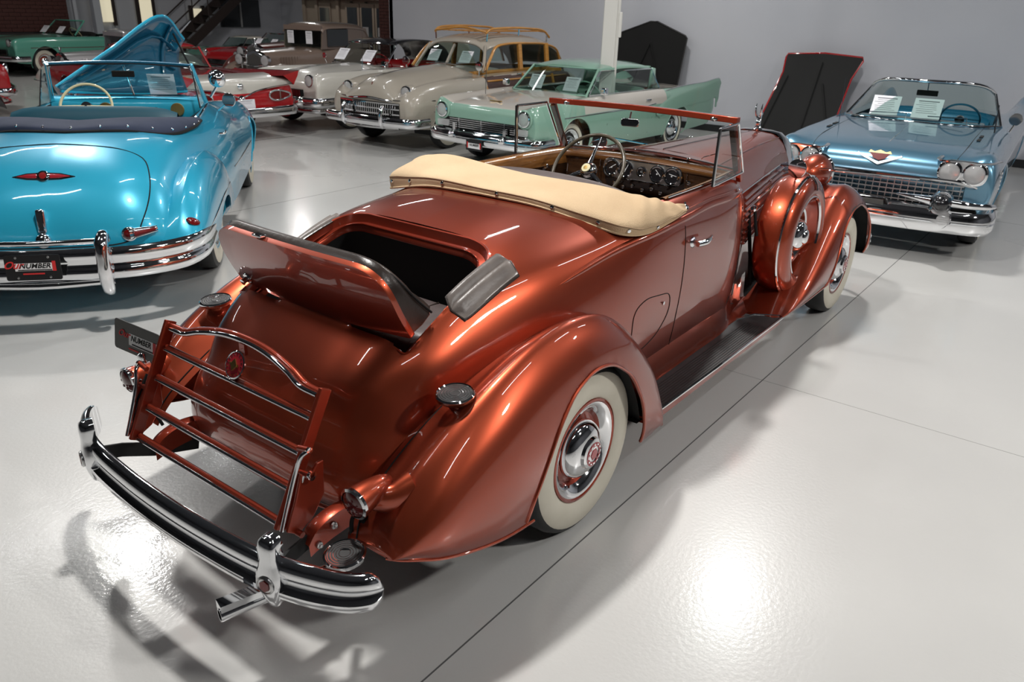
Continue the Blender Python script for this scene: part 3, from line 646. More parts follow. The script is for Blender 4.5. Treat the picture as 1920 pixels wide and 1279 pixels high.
# -- side mounted spares under painted covers
for s in (-1, 1):
    c = (2.64, s*.665, .715); R_ = .385; ax = (0, s, 0)
    prof = [(.25, -.11), (.31, -.115), (.355, -.10), (.378, -.06), (R_, -.02), (R_, .03), (.376, .072), (.355, .098), (.32, .115), (.285, .118), (.262, .108), (.252, .09)]
    P = cr(np.array(prof), 3)
    sp = MB().lathe([tuple(q) for q in P], c, ax, 72, False).obj('spare_cover', 'rust', car, 60, label='painted metal cover over the side mounted spare wheel')
    MB().lathe([(.374, .058), (.384, .056), (.388, .063), (.383, .070), (.374, .072)], c, ax, 72, False).obj('cover_band', 'chrome', sp)
    MB().lathe([(.252, .088), (.249, .10), (.256, .112), (.264, .110), (.262, .10)], c, ax, 60, False).obj('cover_ring', 'chrome', sp)
    MB().lathe([(.252, .09), (.235, .055), (.21, .03), (.185, .02)], c, ax, 56, False).obj('spare_tyre_side', 'rust_plain', sp)
    MB().lathe([(.185, .02), (.18, .045), (.165, .04), (.15, .0)], c, ax, 48, False).obj('spare_trim_ring', 'chrome', sp)
    MB().lathe([(.15, 0), (.13, .01), (.11, .03), (.02, .035)], c, ax, 40, False).obj('spare_disc', 'rust_plain', sp)
    MB().lathe([(.11, .02), (.105, .05), (.09, .08), (.07, .095), (.05, .10), (.045, .112), (.03, .12), (0, .122)], c, ax, 36, False).obj('spare_hub_cap', 'chrome', sp)
    # strap, clamp and round mirror on top
    m = MB().tube([(2.64, s*.665+s*q, .715+z) for q, z in ((-.10, .355), (-.03, .39), (.04, .39), (.10, .35), (.118, .30))], .007, 8, n=5, flat=(2.2, .6), up=(1, 0, 0))
    m.lathe([(.03, 0), (.034, .012), (.02, .022), (0, .026)], (2.60, s*.665, 1.10), (0, 0, 1), 20); m.obj('mirror_strap', 'chrome', sp, 60)
    mc = Vector((2.46, s*.70, 1.165)); n = Vector((-.93, .12*s*-1, .12)).normalized()
    MB().lathe([(.0, .045), (.03, .04), (.052, .022), (.058, .004), (.056, 0)], tuple(mc), tuple(-n), 32, False).tube([tuple(mc-n*.03), (2.52, s*.68, 1.12), (2.60, s*.665, 1.115)], .006, 8, n=4).obj('mirror_shell', 'chrome', sp, 60)
    MB().lathe([(.056, 0), (0, .0005)], tuple(mc), tuple(n), 32, False).obj('mirror_glass', 'chrome', sp)
    # fender well pocket under the spare and support strut
    MB().tube([(2.30, s*.50, .9), (2.36, s*.53, .6), (2.34, s*.56, .42)], .012, 8).obj('spare_bracket', 'black', car)
    MB().lathe([(.37, -.10), (.39, -.10), (.395, .11), (.38, .115)], c, ax, 60, False).v
# -- belt moulding running from the cowl over the door and sweeping on to the deck
for s in (-1, 1):
    pts = []
    for x, z in ((2.04, 1.085), (1.85, 1.105), (1.6, 1.12), (1.3, 1.13), (1.0, 1.125), (.7, 1.112), (.4, 1.09), (.15, 1.055), (-.05, 1.015)):
        q = on(B0, (x, s*1.2, z), (0, -s, 0), -.006, (x, s*.66, z)); pts.append(tuple(q))
    MB().tube(pts, [.012, .014, .016, .016, .016, .016, .015, .012, .004], 10, n=6, flat=(1.1, 1.1)).obj('belt_moulding', 'rust', car, 60)
    pts2 = [(a, b, c+.03) for a, b, c in pts[:6]]; pts2 = [tuple(on(B0, (a, s*1.2, c), (0, -s, 0), 0, (a, b, c))) for a, b, c in pts2]
    MB().tube(pts2, .006, 8, n=5).obj('belt_bead', 'rust', car, 60)
    # door handle, hinges, key, fuel door
    hp = on(B0, (1.05, s*1.2, 1.0), (0, -s, 0)); m = MB().lathe([(.028, 0), (.025, .008), (.013, .012), (.012, .035)], tuple(hp), (0, s, 0), 16)
    m.tube([(1.03, hp.y+s*.036, 1.0), (1.09, hp.y+s*.050, 1.002), (1.15, hp.y+s*.046, 1.004), (1.20, hp.y+s*.030, 1.006)], [.013, .016, .012, .007], 10, n=5).obj('door_handle', 'chrome', car, 60)
    fo = rounded([(.50, .60), (.49, .80), (.60, .835), (.85, .80), (.87, .70), (.78, .60), (.62, .565)], .07, 5)
    if s == -1:
        MB().tube([tuple(on(B0, (x, s*1.2, z), (0, -s, 0), .0005)) for x, z in dens(fo, .02)], .0022, 5, True).obj('fuel_door_gap', 'black', car)
        q = on(B0, (.78, s*1.2, .765), (0, -s, 0)); MB().lathe([(.010, 0), (.009, .008), (0, .010)], tuple(q), (0, s, 0), 12).obj('fuel_door_lock', 'chrome', car)
# -- interior: lining, door caps, dash, seat
MB().add([(.42, -.6, .4), (.42, .6, .4), (2.0, .6, .4), (2.0, -.6, .4)], [(0, 1, 2, 3)]).grid(np.array([[(x, y, z) for x, y in ((.5, -.55), (.5, .55), (1.86, .57), (1.86, -.57))] for z in (.4, 1.14)]), False, True).obj('cabin_lining', 'dark', car)
for s in (-1, 1):
    m = MB(); Gd = []
    for x, y in ((.92, .60), (1.2, .597), (1.5, .585), (1.80, .555)):
        Gd.append([(x, s*(y+.005), 1.215), (x, s*(y-.01), 1.219), (x, s*(y-.03), 1.212), (x, s*(y-.04), 1.195), (x, s*(y-.045), 1.13), (x, s*(y-.04), 1.06), (x, s*(y-.03), .95)])
    Gd = cr(np.array(Gd), 5); MB().grid(Gd[:, :5]).obj('door_cap', 'wood', car, 60)
    MB().grid(Gd[:, 4:]).obj('door_panel', 'wood_dark', car)
    MB().tube([(x, s*y, 1.218) for x, y in ((.94, .605), (1.2, .602), (1.5, .59), (1.80, .562))], .005, 6, n=4).obj('window_slot_trim', 'chrome', car)
    MB().tube([(1.60, s*.535, 1.12), (1.52, s*.51, 1.12)], .008, 8).tube([(1.62, s*.53, 1.06), (1.58, s*.50, 1.12), (1.55, s*.505, 1.14)], .006, 8).lathe([(0, -.012), (.01, -.008), (.013, 0), (.01, .008), (0, .012)], (1.54, s*.50, 1.14), (0, 0, 1), 10).obj('window_crank', 'chrome', car)
# dash
Gd = []
for y in np.linspace(-.575, .575, 13):
    k = -.03*(y/.57)**2; Gd.append([(1.87+k, y, 1.225+k*.6), (1.85+k, y, 1.232+k*.6), (1.815+k, y, 1.228+k*.6), (1.792+k, y, 1.212+k*.6), (1.785+k, y, 1.19+k*.6), (1.792+k, y, 1.17), (1.80+k, y, 1.10), (1.805+k, y, 1.02), (1.83+k, y, .95), (1.86+k, y, .93)])
Gd = np.array(Gd); MB().grid(Gd[:, :6]).obj('dash_roll', 'wood_mid', car, 60); dash = MB().grid(Gd[:, 5:]).obj('dashboard', 'wood_dark', car, 60)
op = rounded([(-.26, -.055), (.26, -.055), (.26, .055), (-.26, .055)], .055, 8)
Mx = frame((1.783, -.015, 1.142), (0, -1, 0), (.12, 0, 1))
MB().prism(op, .008).xf(Mx).obj('instrument_panel', 'satin', car, bevel=.003)
MB().tube([(a, b, .009) for a, b in op], .004, 6, True).xf(Mx).obj('instrument_panel_trim', 'chrome', car)
for k, a in enumerate((-.20, -.105, 0, .105, .20)):
    r = .043 if k != 2 else .026
    r = r*1.14; MB().lathe([(r, .006), (r+.001, .014), (r-.006, .018), (r-.011, .016), (r-.012, .010)], (a, 0, .003), (0, 0, 1), 28, False).xf(Mx).obj('gauge_bezel', 'chrome', car)
    d = MB().lathe([(r-.011, .011), (0, .0112)], (a, 0, .003), (0, 0, 1), 28, False).xf(Mx).obj('gauge_face', 'dial', car)
    MB().box((a+.006, .008, .016), (.003, r*1.0, .001), Matrix.Rotation(.6*k-1, 3, 'Z')).lathe([(.005, .012), (0, .016)], (a, 0, .004), (0, 0, 1), 8).xf(Mx).obj('gauge_needle', 'white', d)
MB().box((0, .0, .012), (.022, .066, .004)).xf(Mx).obj('clock_plate', 'satin', car)
for k, a in enumerate((-.16, -.10, -.04, .03, .09, .15)):
    MB().lathe([(.006, 0), (.005, .02), (.012, .022), (.012, .03), (0, .033)], (a, -.10 if k % 2 else -.085, .0), (0, 0, 1), 12).xf(Mx).obj('dash_knob', 'chrome', car)
gb = rounded([(.29, -.075), (.52, -.075), (.52, .04), (.29, .04)], .015, 4)
MB().tube([(a, b, .006) for a, b in gb], .0025, 5, True).xf(Mx).obj('glove_box_trim', 'chrome', car)
MB().tube([(-a, b, .006) for a, b in gb], .0025, 5, True).xf(Mx).obj('dash_panel_trim', 'chrome', car)
MB().lathe([(.008, 0), (.012, .012), (0, .016)], (.31, -.02, .003), (0, 0, 1), 12).xf(Mx).obj('glove_box_knob', 'chrome', car)
# steering wheel
sc_ = Vector((1.50, .19, 1.165)); sn = Vector((-.80, 0, .60)).normalized(); su = Vector((.60, 0, .80)); Mw = frame(sc_, (0, -1, 0), su)
st = MB().tube([(.225*math.cos(a), .225*math.sin(a), 0) for a in np.linspace(0, 2*PI, 48, endpoint=False)], .011, 10, True, up=(0, 0, 1)).xf(Mw).obj('steering_wheel', 'leather', car, 60)
M['bakelite'] = mat('brown_bakelite', (.07, .055, .035), .3, coat=.4); st.data.materials[0] = M['bakelite']
hub = MB().lathe([(.05, -.03), (.052, -.01), (.042, .01), (.03, .02), (0, .023)], (0, 0, 0), (0, 0, 1), 28).xf(Mw).obj('wheel_hub', 'chrome', st)
MB().lathe([(.028, .021), (.026, .025), (0, .027)], (0, 0, 0), (0, 0, 1), 24, False).xf(Mw).obj('horn_button', 'ivory_plastic', st)
MB().lathe([(.012, .0275), (0, .0285)], (0, 0, 0), (0, 0, 1), 16, False).xf(Mw).obj('horn_emblem', 'gold', st)
for a in (90, 210, 330):
    a = math.radians(a); MB().tube([(.04*math.cos(a), .04*math.sin(a), 0), (.22*math.cos(a), .22*math.sin(a), -.002)], [.014, .006], 8, flat=(1, .4), up=(0, 0, 1)).xf(Mw).obj('wheel_spoke', 'chrome', st)
MB().tube([tuple(sc_-sn*.02), tuple(sc_-sn*.45)], .022, 12).obj('steering_column', 'wood_dark', st)
# seat
Gd = []
for y in np.linspace(-.57, .57, 25):
    e = (abs(y)/.57)**6; dz = -.06*e+.045*(1-(y/.57)**2)
    Gd.append([(.66, y, .60), (.70, y, .95), (.735, y, 1.15+dz), (.76, y, 1.205+dz), (.80, y, 1.228+dz), (.85, y, 1.222+dz), (.885, y, 1.19+dz), (.90, y, 1.12+dz), (.915, y, .95), (.93, y, .78)])
MB().grid(np.array(Gd)).obj('seat_back', 'seat', car, 70)
cushion((1.17, 0, .72), (.56, 1.1, .17)).obj('seat_cushion', 'seat', car, 70)
cushion((.93, .20, 1.13), (.12, .36, .17)).obj('driver_backrest', 'seat', car, 70)
# -- folded top in its boot
bt = [[(.30, 0, 1.242), (.308, 0, 1.275), (.40, 0, 1.292), (.50, 0, 1.305), (.60, 0, 1.312), (.65, 0, 1.285), (.66, 0, 1.18)],
      [(.33, .3, 1.228), (.338, .3, 1.262), (.43, .3, 1.282), (.52, .3, 1.297), (.625, .3, 1.305), (.675, .3, 1.275), (.68, .3, 1.17)],
      [(.385, .50, 1.185), (.393, .505, 1.222), (.47, .50, 1.258), (.56, .49, 1.282), (.66, .47, 1.290), (.715, .455, 1.262), (.72, .45, 1.16)],
      [(.44, .64, 1.15), (.448, .65, 1.19), (.52, .615, 1.232), (.61, .58, 1.262), (.71, .54, 1.270), (.765, .515, 1.24), (.77, .51, 1.16)],
      [(.58, .69, 1.13), (.585, .70, 1.165), (.63, .675, 1.222), (.70, .645, 1.25), (.78, .61, 1.245), (.83, .585, 1.215), (.83, .58, 1.16)],
      [(.77, .708, 1.15), (.772, .718, 1.172), (.79, .695, 1.205), (.83, .672, 1.222), (.865, .65, 1.22), (.895, .63, 1.20), (.895, .625, 1.165)],
      [(.945, .700, 1.165), (.946, .705, 1.176), (.95, .697, 1.188), (.953, .69, 1.192), (.956, .682, 1.19), (.958, .674, 1.184), (.958, .672, 1.175)]]
Gb = full_grid(np.swapaxes(np.swapaxes(loft(bt, 14, 8), 0, 1), 0, 1)[:, :, :].swapaxes(0, 1)).swapaxes(0, 1) if False else loft(bt, 14, 8)
# wrinkles at the corners, then mirror along the path
rng = random.Random(4)
for i in range(Gb.shape[0]):
    t = i/(Gb.shape[0]-1)
    for j in range(Gb.shape[1]):
        u = j/(Gb.shape[1]-1); wtilt = math.sin(PI*min(1, max(0, u*1.15-.05)))*(1-t*.3); Gb[i, j, 2] -= .022*wtilt*(1-t); wv = .006*math.sin(u*11+t*46)*max(0, min(1, (t-.45)*5))*math.sin(PI*u)+.003*math.sin(u*5+t*17)*math.sin(PI*u)+.0025*math.sin(t*60+u*5)*math.sin(PI*u)*max(0, (t-.5))
        Gb[i, j, 2] += wv; Gb[i, j, 0] -= wv*.6
Gm = Gb[::-1].copy(); Gm[:, :, 2] += .050*np.sin(PI*np.linspace(0, 1, Gm.shape[1]))[None, :]*np.clip(Gm[:, :, 1]/.55, 0, 1)*np.clip((.9-Gm[:, :, 0])/.3, 0, 1); Gm[:, :, 0] -= .05*np.clip(Gm[:, :, 1]/.7, 0, 1)*np.clip((.75-Gm[:, :, 0])/.4, 0, 1); Gm[:, :, 1] *= -(1+.06*np.clip((.9-Gm[:, :, 0])/.5, 0, 1)); Gm[:, :, 1] *= -1; Gm[:, :, 1] = np.abs(Gm[:, :, 1]); Gb[:, :, 1] *= -1; Gfull = np.concatenate([Gm[:-1], Gb])
MB().grid(Gfull).obj('folded_top_boot', 'canvas', car, 70, label='tan canvas boot over the folded top')
hem = [tuple(g[5]+(g[5]-g[9])*.0) for g in Gfull]; MB().tube([tuple(g[7]) for g in Gfull], .0034, 6).obj('boot_seam', 'canvas_seam', car)
MB().tube([tuple(g[0]) for g in Gfull], .005, 6).obj('boot_hem', 'canvas', car)
MB().tube([tuple(g[-10]) for g in Gfull[8:-8]], .0028, 6).obj('boot_front_seam', 'canvas_seam', car)
L = len(Gfull)
for k in (10, 20, 33, 47, 60, 74, 88, 102, 117, 130, 146, 158):
    k = min(L-1, int(k*L/169)); a = Gfull[k]; n = np.cross(a[5]-a[3], Gfull[min(k+1, L-1)][4]-Gfull[max(k-1, 0)][4]); n /= np.linalg.norm(n); n = n if n[0] < 0 else -n
    MB().lathe([(.0095, 0), (.0085, .005), (0, .008)], tuple(a[4]), tuple(n), 10).obj('snap_fastener', 'chrome', car)
for s in (-1, 1):
    MB().lathe([(.016, -.006), (.018, 0), (.012, .006), (0, .008)], (.965, s*.69, 1.185), (0, s*.5, .8), 14).tube([(.955, s*.69, 1.18), (.99, s*.672, 1.195), (1.01, s*.665, 1.19)], .006, 6).obj('top_bracket', 'chrome', car)
# -- windshield
def bar(a, b, w_, d_, m, name, parent=car, up=(1, 0, 0), n=1, mid=None):
    pts = [a, b] if mid is None else [a, mid, b]
    return MB().sweep(cr(np.array(pts, float), 8) if mid is not None else pts, [(-w_/2, -d_/2), (w_/2, -d_/2), (w_/2, d_/2), (-w_/2, d_/2)], up=up).obj(name, m, parent, 30, bevel=.004)
wb, wt = (1.872, .578, 1.198), (1.695, .585, 1.498)
ws = bar((1.69, -.60, 1.503), (1.69, .60, 1.503), .032, .040, 'rust_plain', 'windshield_header', mid=(1.70, 0, 1.512))
for s in (-1, 1):
    bar((wb[0], s*wb[1], wb[2]-.04), (wt[0], s*wt[1], wt[2]), .030, .026, 'rust_plain', 'windshield_post')
    MB().sweep([(wb[0]-.024, s*(wb[1]-.012), wb[2]), (wt[0]-.02, s*(wt[1]-.012), wt[2]-.02)], [(-.015, -.008), (.015, -.008), (.015, .008), (-.015, .008)], up=(1, 0, 0)).obj('post_trim', 'wood_dark', car)
    MB().lathe([(.010, 0), (.012, .01), (.006, .016), (0, .017)], (1.672, s*.47, 1.50), (-1, 0, 0), 12).box((1.672, s*.47, 1.50), (.006, .04, .014)).obj('header_latch', 'chrome', car)
MB().tube([(1.868, -.57, 1.215), (1.885, 0, 1.245), (1.868, .57, 1.215)], .008, 8, n=8).obj('windshield_base_trim', 'chrome', car)
MB().add([(1.872, -.57, 1.205), (1.888, 0, 1.238), (1.872, .57, 1.205), (1.69, .575, 1.495), (1.70, 0, 1.50), (1.69, -.575, 1.495)], [(0, 1, 4, 5), (1, 2, 3, 4)]).obj('windshield_glass', 'glass', car)
for y in (-.33, .12, .42):
    MB().tube([(1.89, y, 1.243), (1.875, y-.02, 1.26), (1.86, y-.10, 1.29)], .003, 6).obj('wiper', 'chrome', car)
    MB().lathe([(.009, 0), (.009, .008), (0, .012)], (1.845, y+.06, 1.238), (-.3, 0, 1), 10).obj('trim_screw', 'chrome', car)
for s in (-1, 1):
    v = [(1.395, s*.628, 1.205), (1.395, s*.63, 1.49), (1.665, s*.612, 1.492), (1.835, s*.605, 1.215)]
    f = MB().tube(v[:2], .008, 8).tube(v[1:3], .007, 8).tube(v[2:4], .007, 8).tube([v[3], v[0]], .006, 8).obj('vent_window_frame', 'chrome', car)
    MB().tube([(a-.012*(k < 2), b, c) for k, (a, b, c) in enumerate(v[:2])], .005, 6).obj('vent_window_seal', 'black', f)
    MB().add(v, [(0, 1, 2, 3)]).obj('vent_window_glass', 'glass', f)
# mirror inside
m = MB().tube([(1.69, .04, 1.485), (1.66, .03, 1.45)], .005, 8).obj('mirror_stalk', 'chrome', car)
me = rounded([(-.058, -.022), (.058, -.022), (.058, .022), (-.058, .022)], .021, 6)
MB().prism(me, .012, (1.655, .02, 1.432), (0, -1, .03), (.2, 0, 1)).obj('rear_view_mirror', 'chrome', car, bevel=.004)
# -- luggage rack, folded up
Pt, Pb = Vector((-.992, 0, .886)), Vector((-1.192, 0, .492)); rk = car
ru = (Pt-Pb).normalized()
for s in (-1, 1):
    a = Pb+Vector((0, s*.432, 0))-ru*.015; b = Pt+Vector((0, s*.438, 0))+ru*.012
    MB().sweep([tuple(a), tuple(b)], [(-.008, -.022), (.008, -.022), (.008, .022), (-.008, .022)], up=(1, 0, -.5)).obj('rack_side_bar', 'rust_plain', car, 30, bevel=.003)
for t in (0, .333, .667, 1.0):
    c = Pb+(Pt-Pb)*(t*.79)
    MB().tube([(c.x+.012, -.43, c.z), (c.x+.012, .43, c.z)], .011, 10).obj('rack_rail', 'rust_plain', car)
    MB().tube([(c.x-.004, -.41, c.z-.002), (c.x-.004, .41, c.z-.002)], .0075, 10).lathe([(0, 0), (.007, .002), (.0075, .01)], (c.x-.004, -.42, c.z-.002), (0, 1, 0), 10).lathe([(0, 0), (.007, .002), (.0075, .01)], (c.x-.004, .42, c.z-.002), (0, -1, 0), 10).obj('rail_strip', 'chrome', car, 60)
# arched top rail
tp = [(-.43, .0), (-.34, .004), (-.26, .03), (-.13, .058), (0, .066), (.13, .058), (.26, .03), (.34, .004), (.43, .0)]
q0 = Pb+(Pt-Pb)*.97
MB().tube([tuple(q0+Vector((.012, y, 0))+ru*h) for y, h in tp], .013, 10, n=6, up=(1, 0, 0)).obj('rack_top_rail', 'rust_plain', car)
MB().tube([tuple(q0+Vector((-.006, y*.97, -.002))+ru*h) for y, h in tp], .009, 10, n=6, up=(1, 0, 0)).obj('top_rail_strip', 'chrome', car)
# round badge
bc = Pb+(Pt-Pb)*.885+ru*.018+Vector((-.008, -.005, 0)); bn = Vector((-ru.z, 0, ru.x)); Mb = frame(bc, (0, -1, 0), ru)
bd = MB().lathe([(.05, 0), (.05, .006), (.046, .008), (.044, .006), (0, .006)], (0, 0, 0), (0, 0, 1), 36).xf(Mb).obj('rack_badge', 'chrome', car)
MB().lathe([(.044, .0065), (.03, .0068)], (0, 0, 0), (0, 0, 1), 36, False).xf(Mb).obj('badge_ring', 'badge_red', bd)
MB().lathe([(.03, .007), (0, .010)], (0, 0, 0), (0, 0, 1), 24, False).xf(Mb).obj('badge_field', 'badge_red', bd)
MB().prism([(0, -.022), (.018, 0), (0, .022), (-.018, 0)], .003, (0, 0, .009)).prism([(-.024, -.006), (-.008, 0), (-.024, .006)], .002, (0, 0, .009)).prism([(.024, -.006), (.008, 0), (.024, .006)], .002, (0, 0, .009)).xf(Mb).obj('badge_crest', 'gold', bd)
for k in range(16):
    a = 2*PI*k/16; MB().box((.037*math.cos(a), .037*math.sin(a), .0075), (.003, .008, .001), Matrix.Rotation(a-PI/2, 3, 'Z')).xf(Mb).obj('badge_mark', 'gold' if k > 8 else 'chrome', bd)
for dz, l in ((.055, .02), (-.055, .02)):
    c = bc+ru*dz; MB().box(tuple(c+Vector((.01, 0, 0))), (.012, .03, l+.02)).obj('badge_bracket', 'rust_plain', car)
# rack side arms and pivots
for s in (-1, 1):
    a0 = Pb+(Pt-Pb)*.43+Vector((.0, s*.46, 0)); 
    MB().tube([(a0.x-.0, s*.44, a0.z+.075), (a0.x, s*.485, a0.z+.085)], .010, 10).tube([(a0.x-.01, s*.44, a0.z-.005), (a0.x-.01, s*.495, a0.z)], .010, 10).obj('rack_pin', 'rust_plain', car)
    MB().lathe([(0, -.008), (.016, -.005), (.016, .005), (0, .008)], (a0.x-.005, s*.498, a0.z), (0, 1, 0), 14).obj('pin_cap', 'chrome', car); MB().lathe([(0, -.006), (.011, -.004), (.011, .004), (0, .006)], (a0.x, s*.49, a0.z+.085), (0, 1, 0), 12).obj('pin_cap', 'chrome', car)
    MB().tube([(a0.x, s*.49, a0.z+.085), (a0.x-.02, s*.478, a0.z+.07), (a0.x-.035, s*.465, a0.z+.02), (a0.x-.075, s*.46, a0.z-.09), (a0.x-.105, s*.46, a0.z-.17)], .0075, 10, n=5).tube([(a0.x-.02, s*.478, a0.z+.0), (a0.x-.04, s*.47, a0.z-.06), (a0.x-.085, s*.47, a0.z-.165)], .0055, 10, n=4).obj('rack_arm', 'chrome', car, 60)
    # rust side bracket from frame horn
    br = [(-.10, -.17), (-.06, -.20), (.0, -.17), (.055, -.10), (.06, .02), (.035, .02), (.0, -.02), (-.02, .0), (-.03, .01), (-.06, -.08)]
    MB().prism([(a0.x+x, a0.z+z) for x, z in br], -.012*s, (0, s*.468, 0), (1, 0, 0), (0, 0, 1)).obj('rack_bracket', 'rust_plain', car, bevel=.004)
    MB().tube([(-1.17, s*.43, .475), (-1.165, s*.50, .47)], .011, 10).obj('rack_pivot', 'rust_plain', car)
    # frame horn cover (rust) below with bolts
    Gd = []
    for k, (x, z, h) in enumerate(((-1.13, .395, .03), (-1.10, .43, .05), (-1.04, .455, .06), (-.98, .46, .06), (-.90, .45, .05))):
        Gd.append([(x, s*.43, z-h*1.3), (x, s*.43, z), (x-.004, s*.455, z+.008), (x, s*.48, z), (x, s*.485, z-h*1.3)])
    MB().grid(cr(np.array(Gd), 4)).obj('frame_horn_cover', 'rust_plain', car, 50)
    for x, z in ((-1.095, .385), (-1.03, .425)): MB().lathe([(.013, 0), (.012, .008), (.006, .010), (.006, .016), (0, .017)], (x, s*.484, z), (0, s, 0), 8).obj('horn_bolt', 'satin', car)
    # bumper irons
    MB().sweep([(-.95, s*.43, .36), (-1.12, s*.455, .395), (-1.22, s*.50, .42), (-1.315, s*.545, .425)], [(-.004, -.028), (.004, -.028), (.004, .028), (-.004, .028)]).obj('bumper_iron', 'dark', car)
# -- rear bumper: two rib bar with guards
bp_ = [(-1.14, -.835, .425), (-1.205, -.775, .42), (-1.262, -.66, .42), (-1.305, -.50, .42), (-1.33, -.25, .42), (-1.338, 0, .42), (-1.33, .25, .42), (-1.305, .50, .42), (-1.262, .66, .42), (-1.205, .775, .42), (-1.14, .835, .425)]
pf = [(-.012, -.058), (-.010, .058), (.004, .06), (.018, .052), (.026, .036), (.024, .018), (.014, .008), (.012, .0), (.020, -.012), (.032, -.022), (.030, -.042), (.018, -.056), (.002, -.06)]
pf = [(-a*1.15, b*1.2) for a, b in pf]
MB().sweep(bp_, pf, n=12, scale=[max(.03, (1-(1-min(1, min(t, 1-t)/.055))**2)**.5)*(.86+.14*min(1, min(t, 1-t)/.2)) for t in np.linspace(0, 1, 121)]).obj('rear_bumper', 'chrome', car, 50)
for s in (-1, 1):
    gx = Vector((-1.305, s*.538, .425)); nrm = Vector((-.96, s*.28, 0)).normalized(); Mg = frame(gx+nrm*-.012, Vector((0, 0, 1)).cross(nrm), (0, 0, 1))
    # flat faced upright, waisted
    Gd = []
    for z, w_, d_ in ((-.115, .008, .02), (-.10, .018, .035), (-.07, .028, .045), (-.04, .038, .052), (-.01, .046, .056), (.02, .044, .055), (.05, .034, .05), (.075, .030, .048), (.11, .034, .05), (.135, .028, .045), (.148, .012, .032)):
        Gd.append([(w_*a, z, d_*b) for a, b in ((-1, 0), (-1, .6), (-.85, .9), (-.5, 1), (0, 1.03), (.5, 1), (.85, .9), (1, .6), (1, 0))])
    g = MB().grid(np.array(Gd), False, True).add([Gd[0][k] for k in range(9)], [tuple(range(9))]).add([Gd[-1][k] for k in range(9)], [tuple(range(9))]).xf(Mg).obj('bumper_guard', 'chrome', car, 60)
    hx = [(.021*math.cos(PI/6+k*PI/3), -.006+.024*math.sin(PI/6+k*PI/3)) for k in range(6)]
    MB().lathe([(.031, .0), (.031, .006), (.026, .009), (.024, .006), (0, .006)], (0, -.006, .054), (0, 0, 1), 28).xf(Mg).obj('guard_medallion', 'satin', g)
    MB().prism([(a*.85, -.006+(b+.006)*.85) for a, b in hx], .003, (0, 0, .061)).xf(Mg).obj('medallion_enamel', 'red_enamel', g)
    MB().box((0, -.085, .0), (.10, .012, .02)).xf(Mg).obj('guard_clamp', 'chrome', g)
# lower chrome tube (exhaust tip) below the bumper
MB().lathe([(.020, -.35), (.022, 0), (.018, 0), (.016, -.3)], (-1.42, -.40, .27), (-.9, .25, -.02), 18, False).box((-1.32, -.42, .295), (.20, .045, .03), Matrix.Rotation(-.27, 3, 'Z')).obj('exhaust_tip', 'chrome', car, 40)
# -- tail lamps
for s in (-1, 1):
    lc = Vector((-1.075, s*.655, .612)); ax = Vector((-.985, s*.02, -.10)).normalized()
    t = MB().lathe([(0, -.155), (.018, -.145), (.034, -.11), (.045, -.06), (.050, -.02), (.050, 0)], tuple(lc), tuple(ax), 28, False).obj('tail_lamp', 'rust', car, 60)
    MB().lathe([(.049, -.004), (.054, 0), (.054, .010), (.046, .014)], tuple(lc), tuple(ax), 28, False).obj('lamp_bezel', 'chrome', t)
    MB().lathe([(.047, .010), (.03, .02), (0, .024)], tuple(lc), tuple(ax), 24, False).obj('lamp_lens', 'redlens', t)
    for k in range(7):
        a = 2*PI*k/7; q = frame(lc+ax*.019, (0, 1, 0), (0, 0, 1)) ; MB().lathe([(.007, -.003), (.006, .002), (0, .004)], tuple(lc+ax*.018+Vector((0, .027*math.cos(a), .027*math.sin(a)))), tuple(ax), 8).obj('lens_bead', 'redlens', t)
    m = MB(); m.tube([tuple(lc-ax*.07+Vector((0, 0, -.03))), tuple(lc-ax*.12+Vector((0, s*.035, -.045))), tuple(lc-ax*.18+Vector((0, s*.055, -.05)))], [.026, .034, .05], 14, n=5, flat=(1, 1.5)); m.obj('lamp_stalk', 'rust', t, 60)
    MB().tube([tuple(lc-ax*.06+Vector((0, -s*.01, -.045))), (-1.04, s*.60, .52), (-1.02, s*.56, .42)], .007, 8, n=5).obj('lamp_conduit', 'black', t)
    # upper step plate on the fender
    c = Vector((-.645, s*.68, .822)); q = on(fb[s], (c.x, c.y, 2), (0, 0, -1), dflt=(c.x, c.y, .72))
    def step(c, zb, nm='step_plate'):
        o = MB().lathe([(.058, -.014), (.066, -.007), (.068, .006), (.063, .011), (.060, .007), (0, .007)], tuple(c), (-.10, 0, 1), 40).obj(nm, 'chrome', car, 50)
        rg = MB()
        for r in (.054, .045, .036, .027, .018): rg.lathe([(r+.0009, .0075), (r+.0006, .0088), (r-.0006, .0088), (r-.0009, .0075)], tuple(c), (-.10, 0, 1), 36, False)
        rg.obj('step_ring', 'chrome', o); MB().lathe([(.059, .0078), (0, .0079)], tuple(c), (-.10, 0, 1), 32, False).obj('step_tread', 'ribbed', o)
        return o
    st_ = step(c, 0)
    m = MB().tube([(c.x, c.y, c.z-.010), (c.x+.002, c.y, c.z-.035), (c.x+.004, c.y, q.z-.02)], [.056, .030, .010], 16, n=4, up=(1, 0, 0), flat=(1, 1)); m.obj('step_stem', 'chrome', st_, 60)
    if s == -1:
        c2 = Vector((-1.105, -.625, .42)); s2 = step(c2, 0)
        MB().tube([(c2.x, c2.y, c2.z-.01), (c2.x+.03, c2.y+.02, c2.z-.03), (-.98, -.52, .38)], [.03, .016, .016], 12, n=4).obj('step_stem', 'chrome', s2, 60)
        MB().box((-1.0, -.60, .48), (.02, .03, .16)).obj('step_bracket', 'black', s2, bevel=.005)
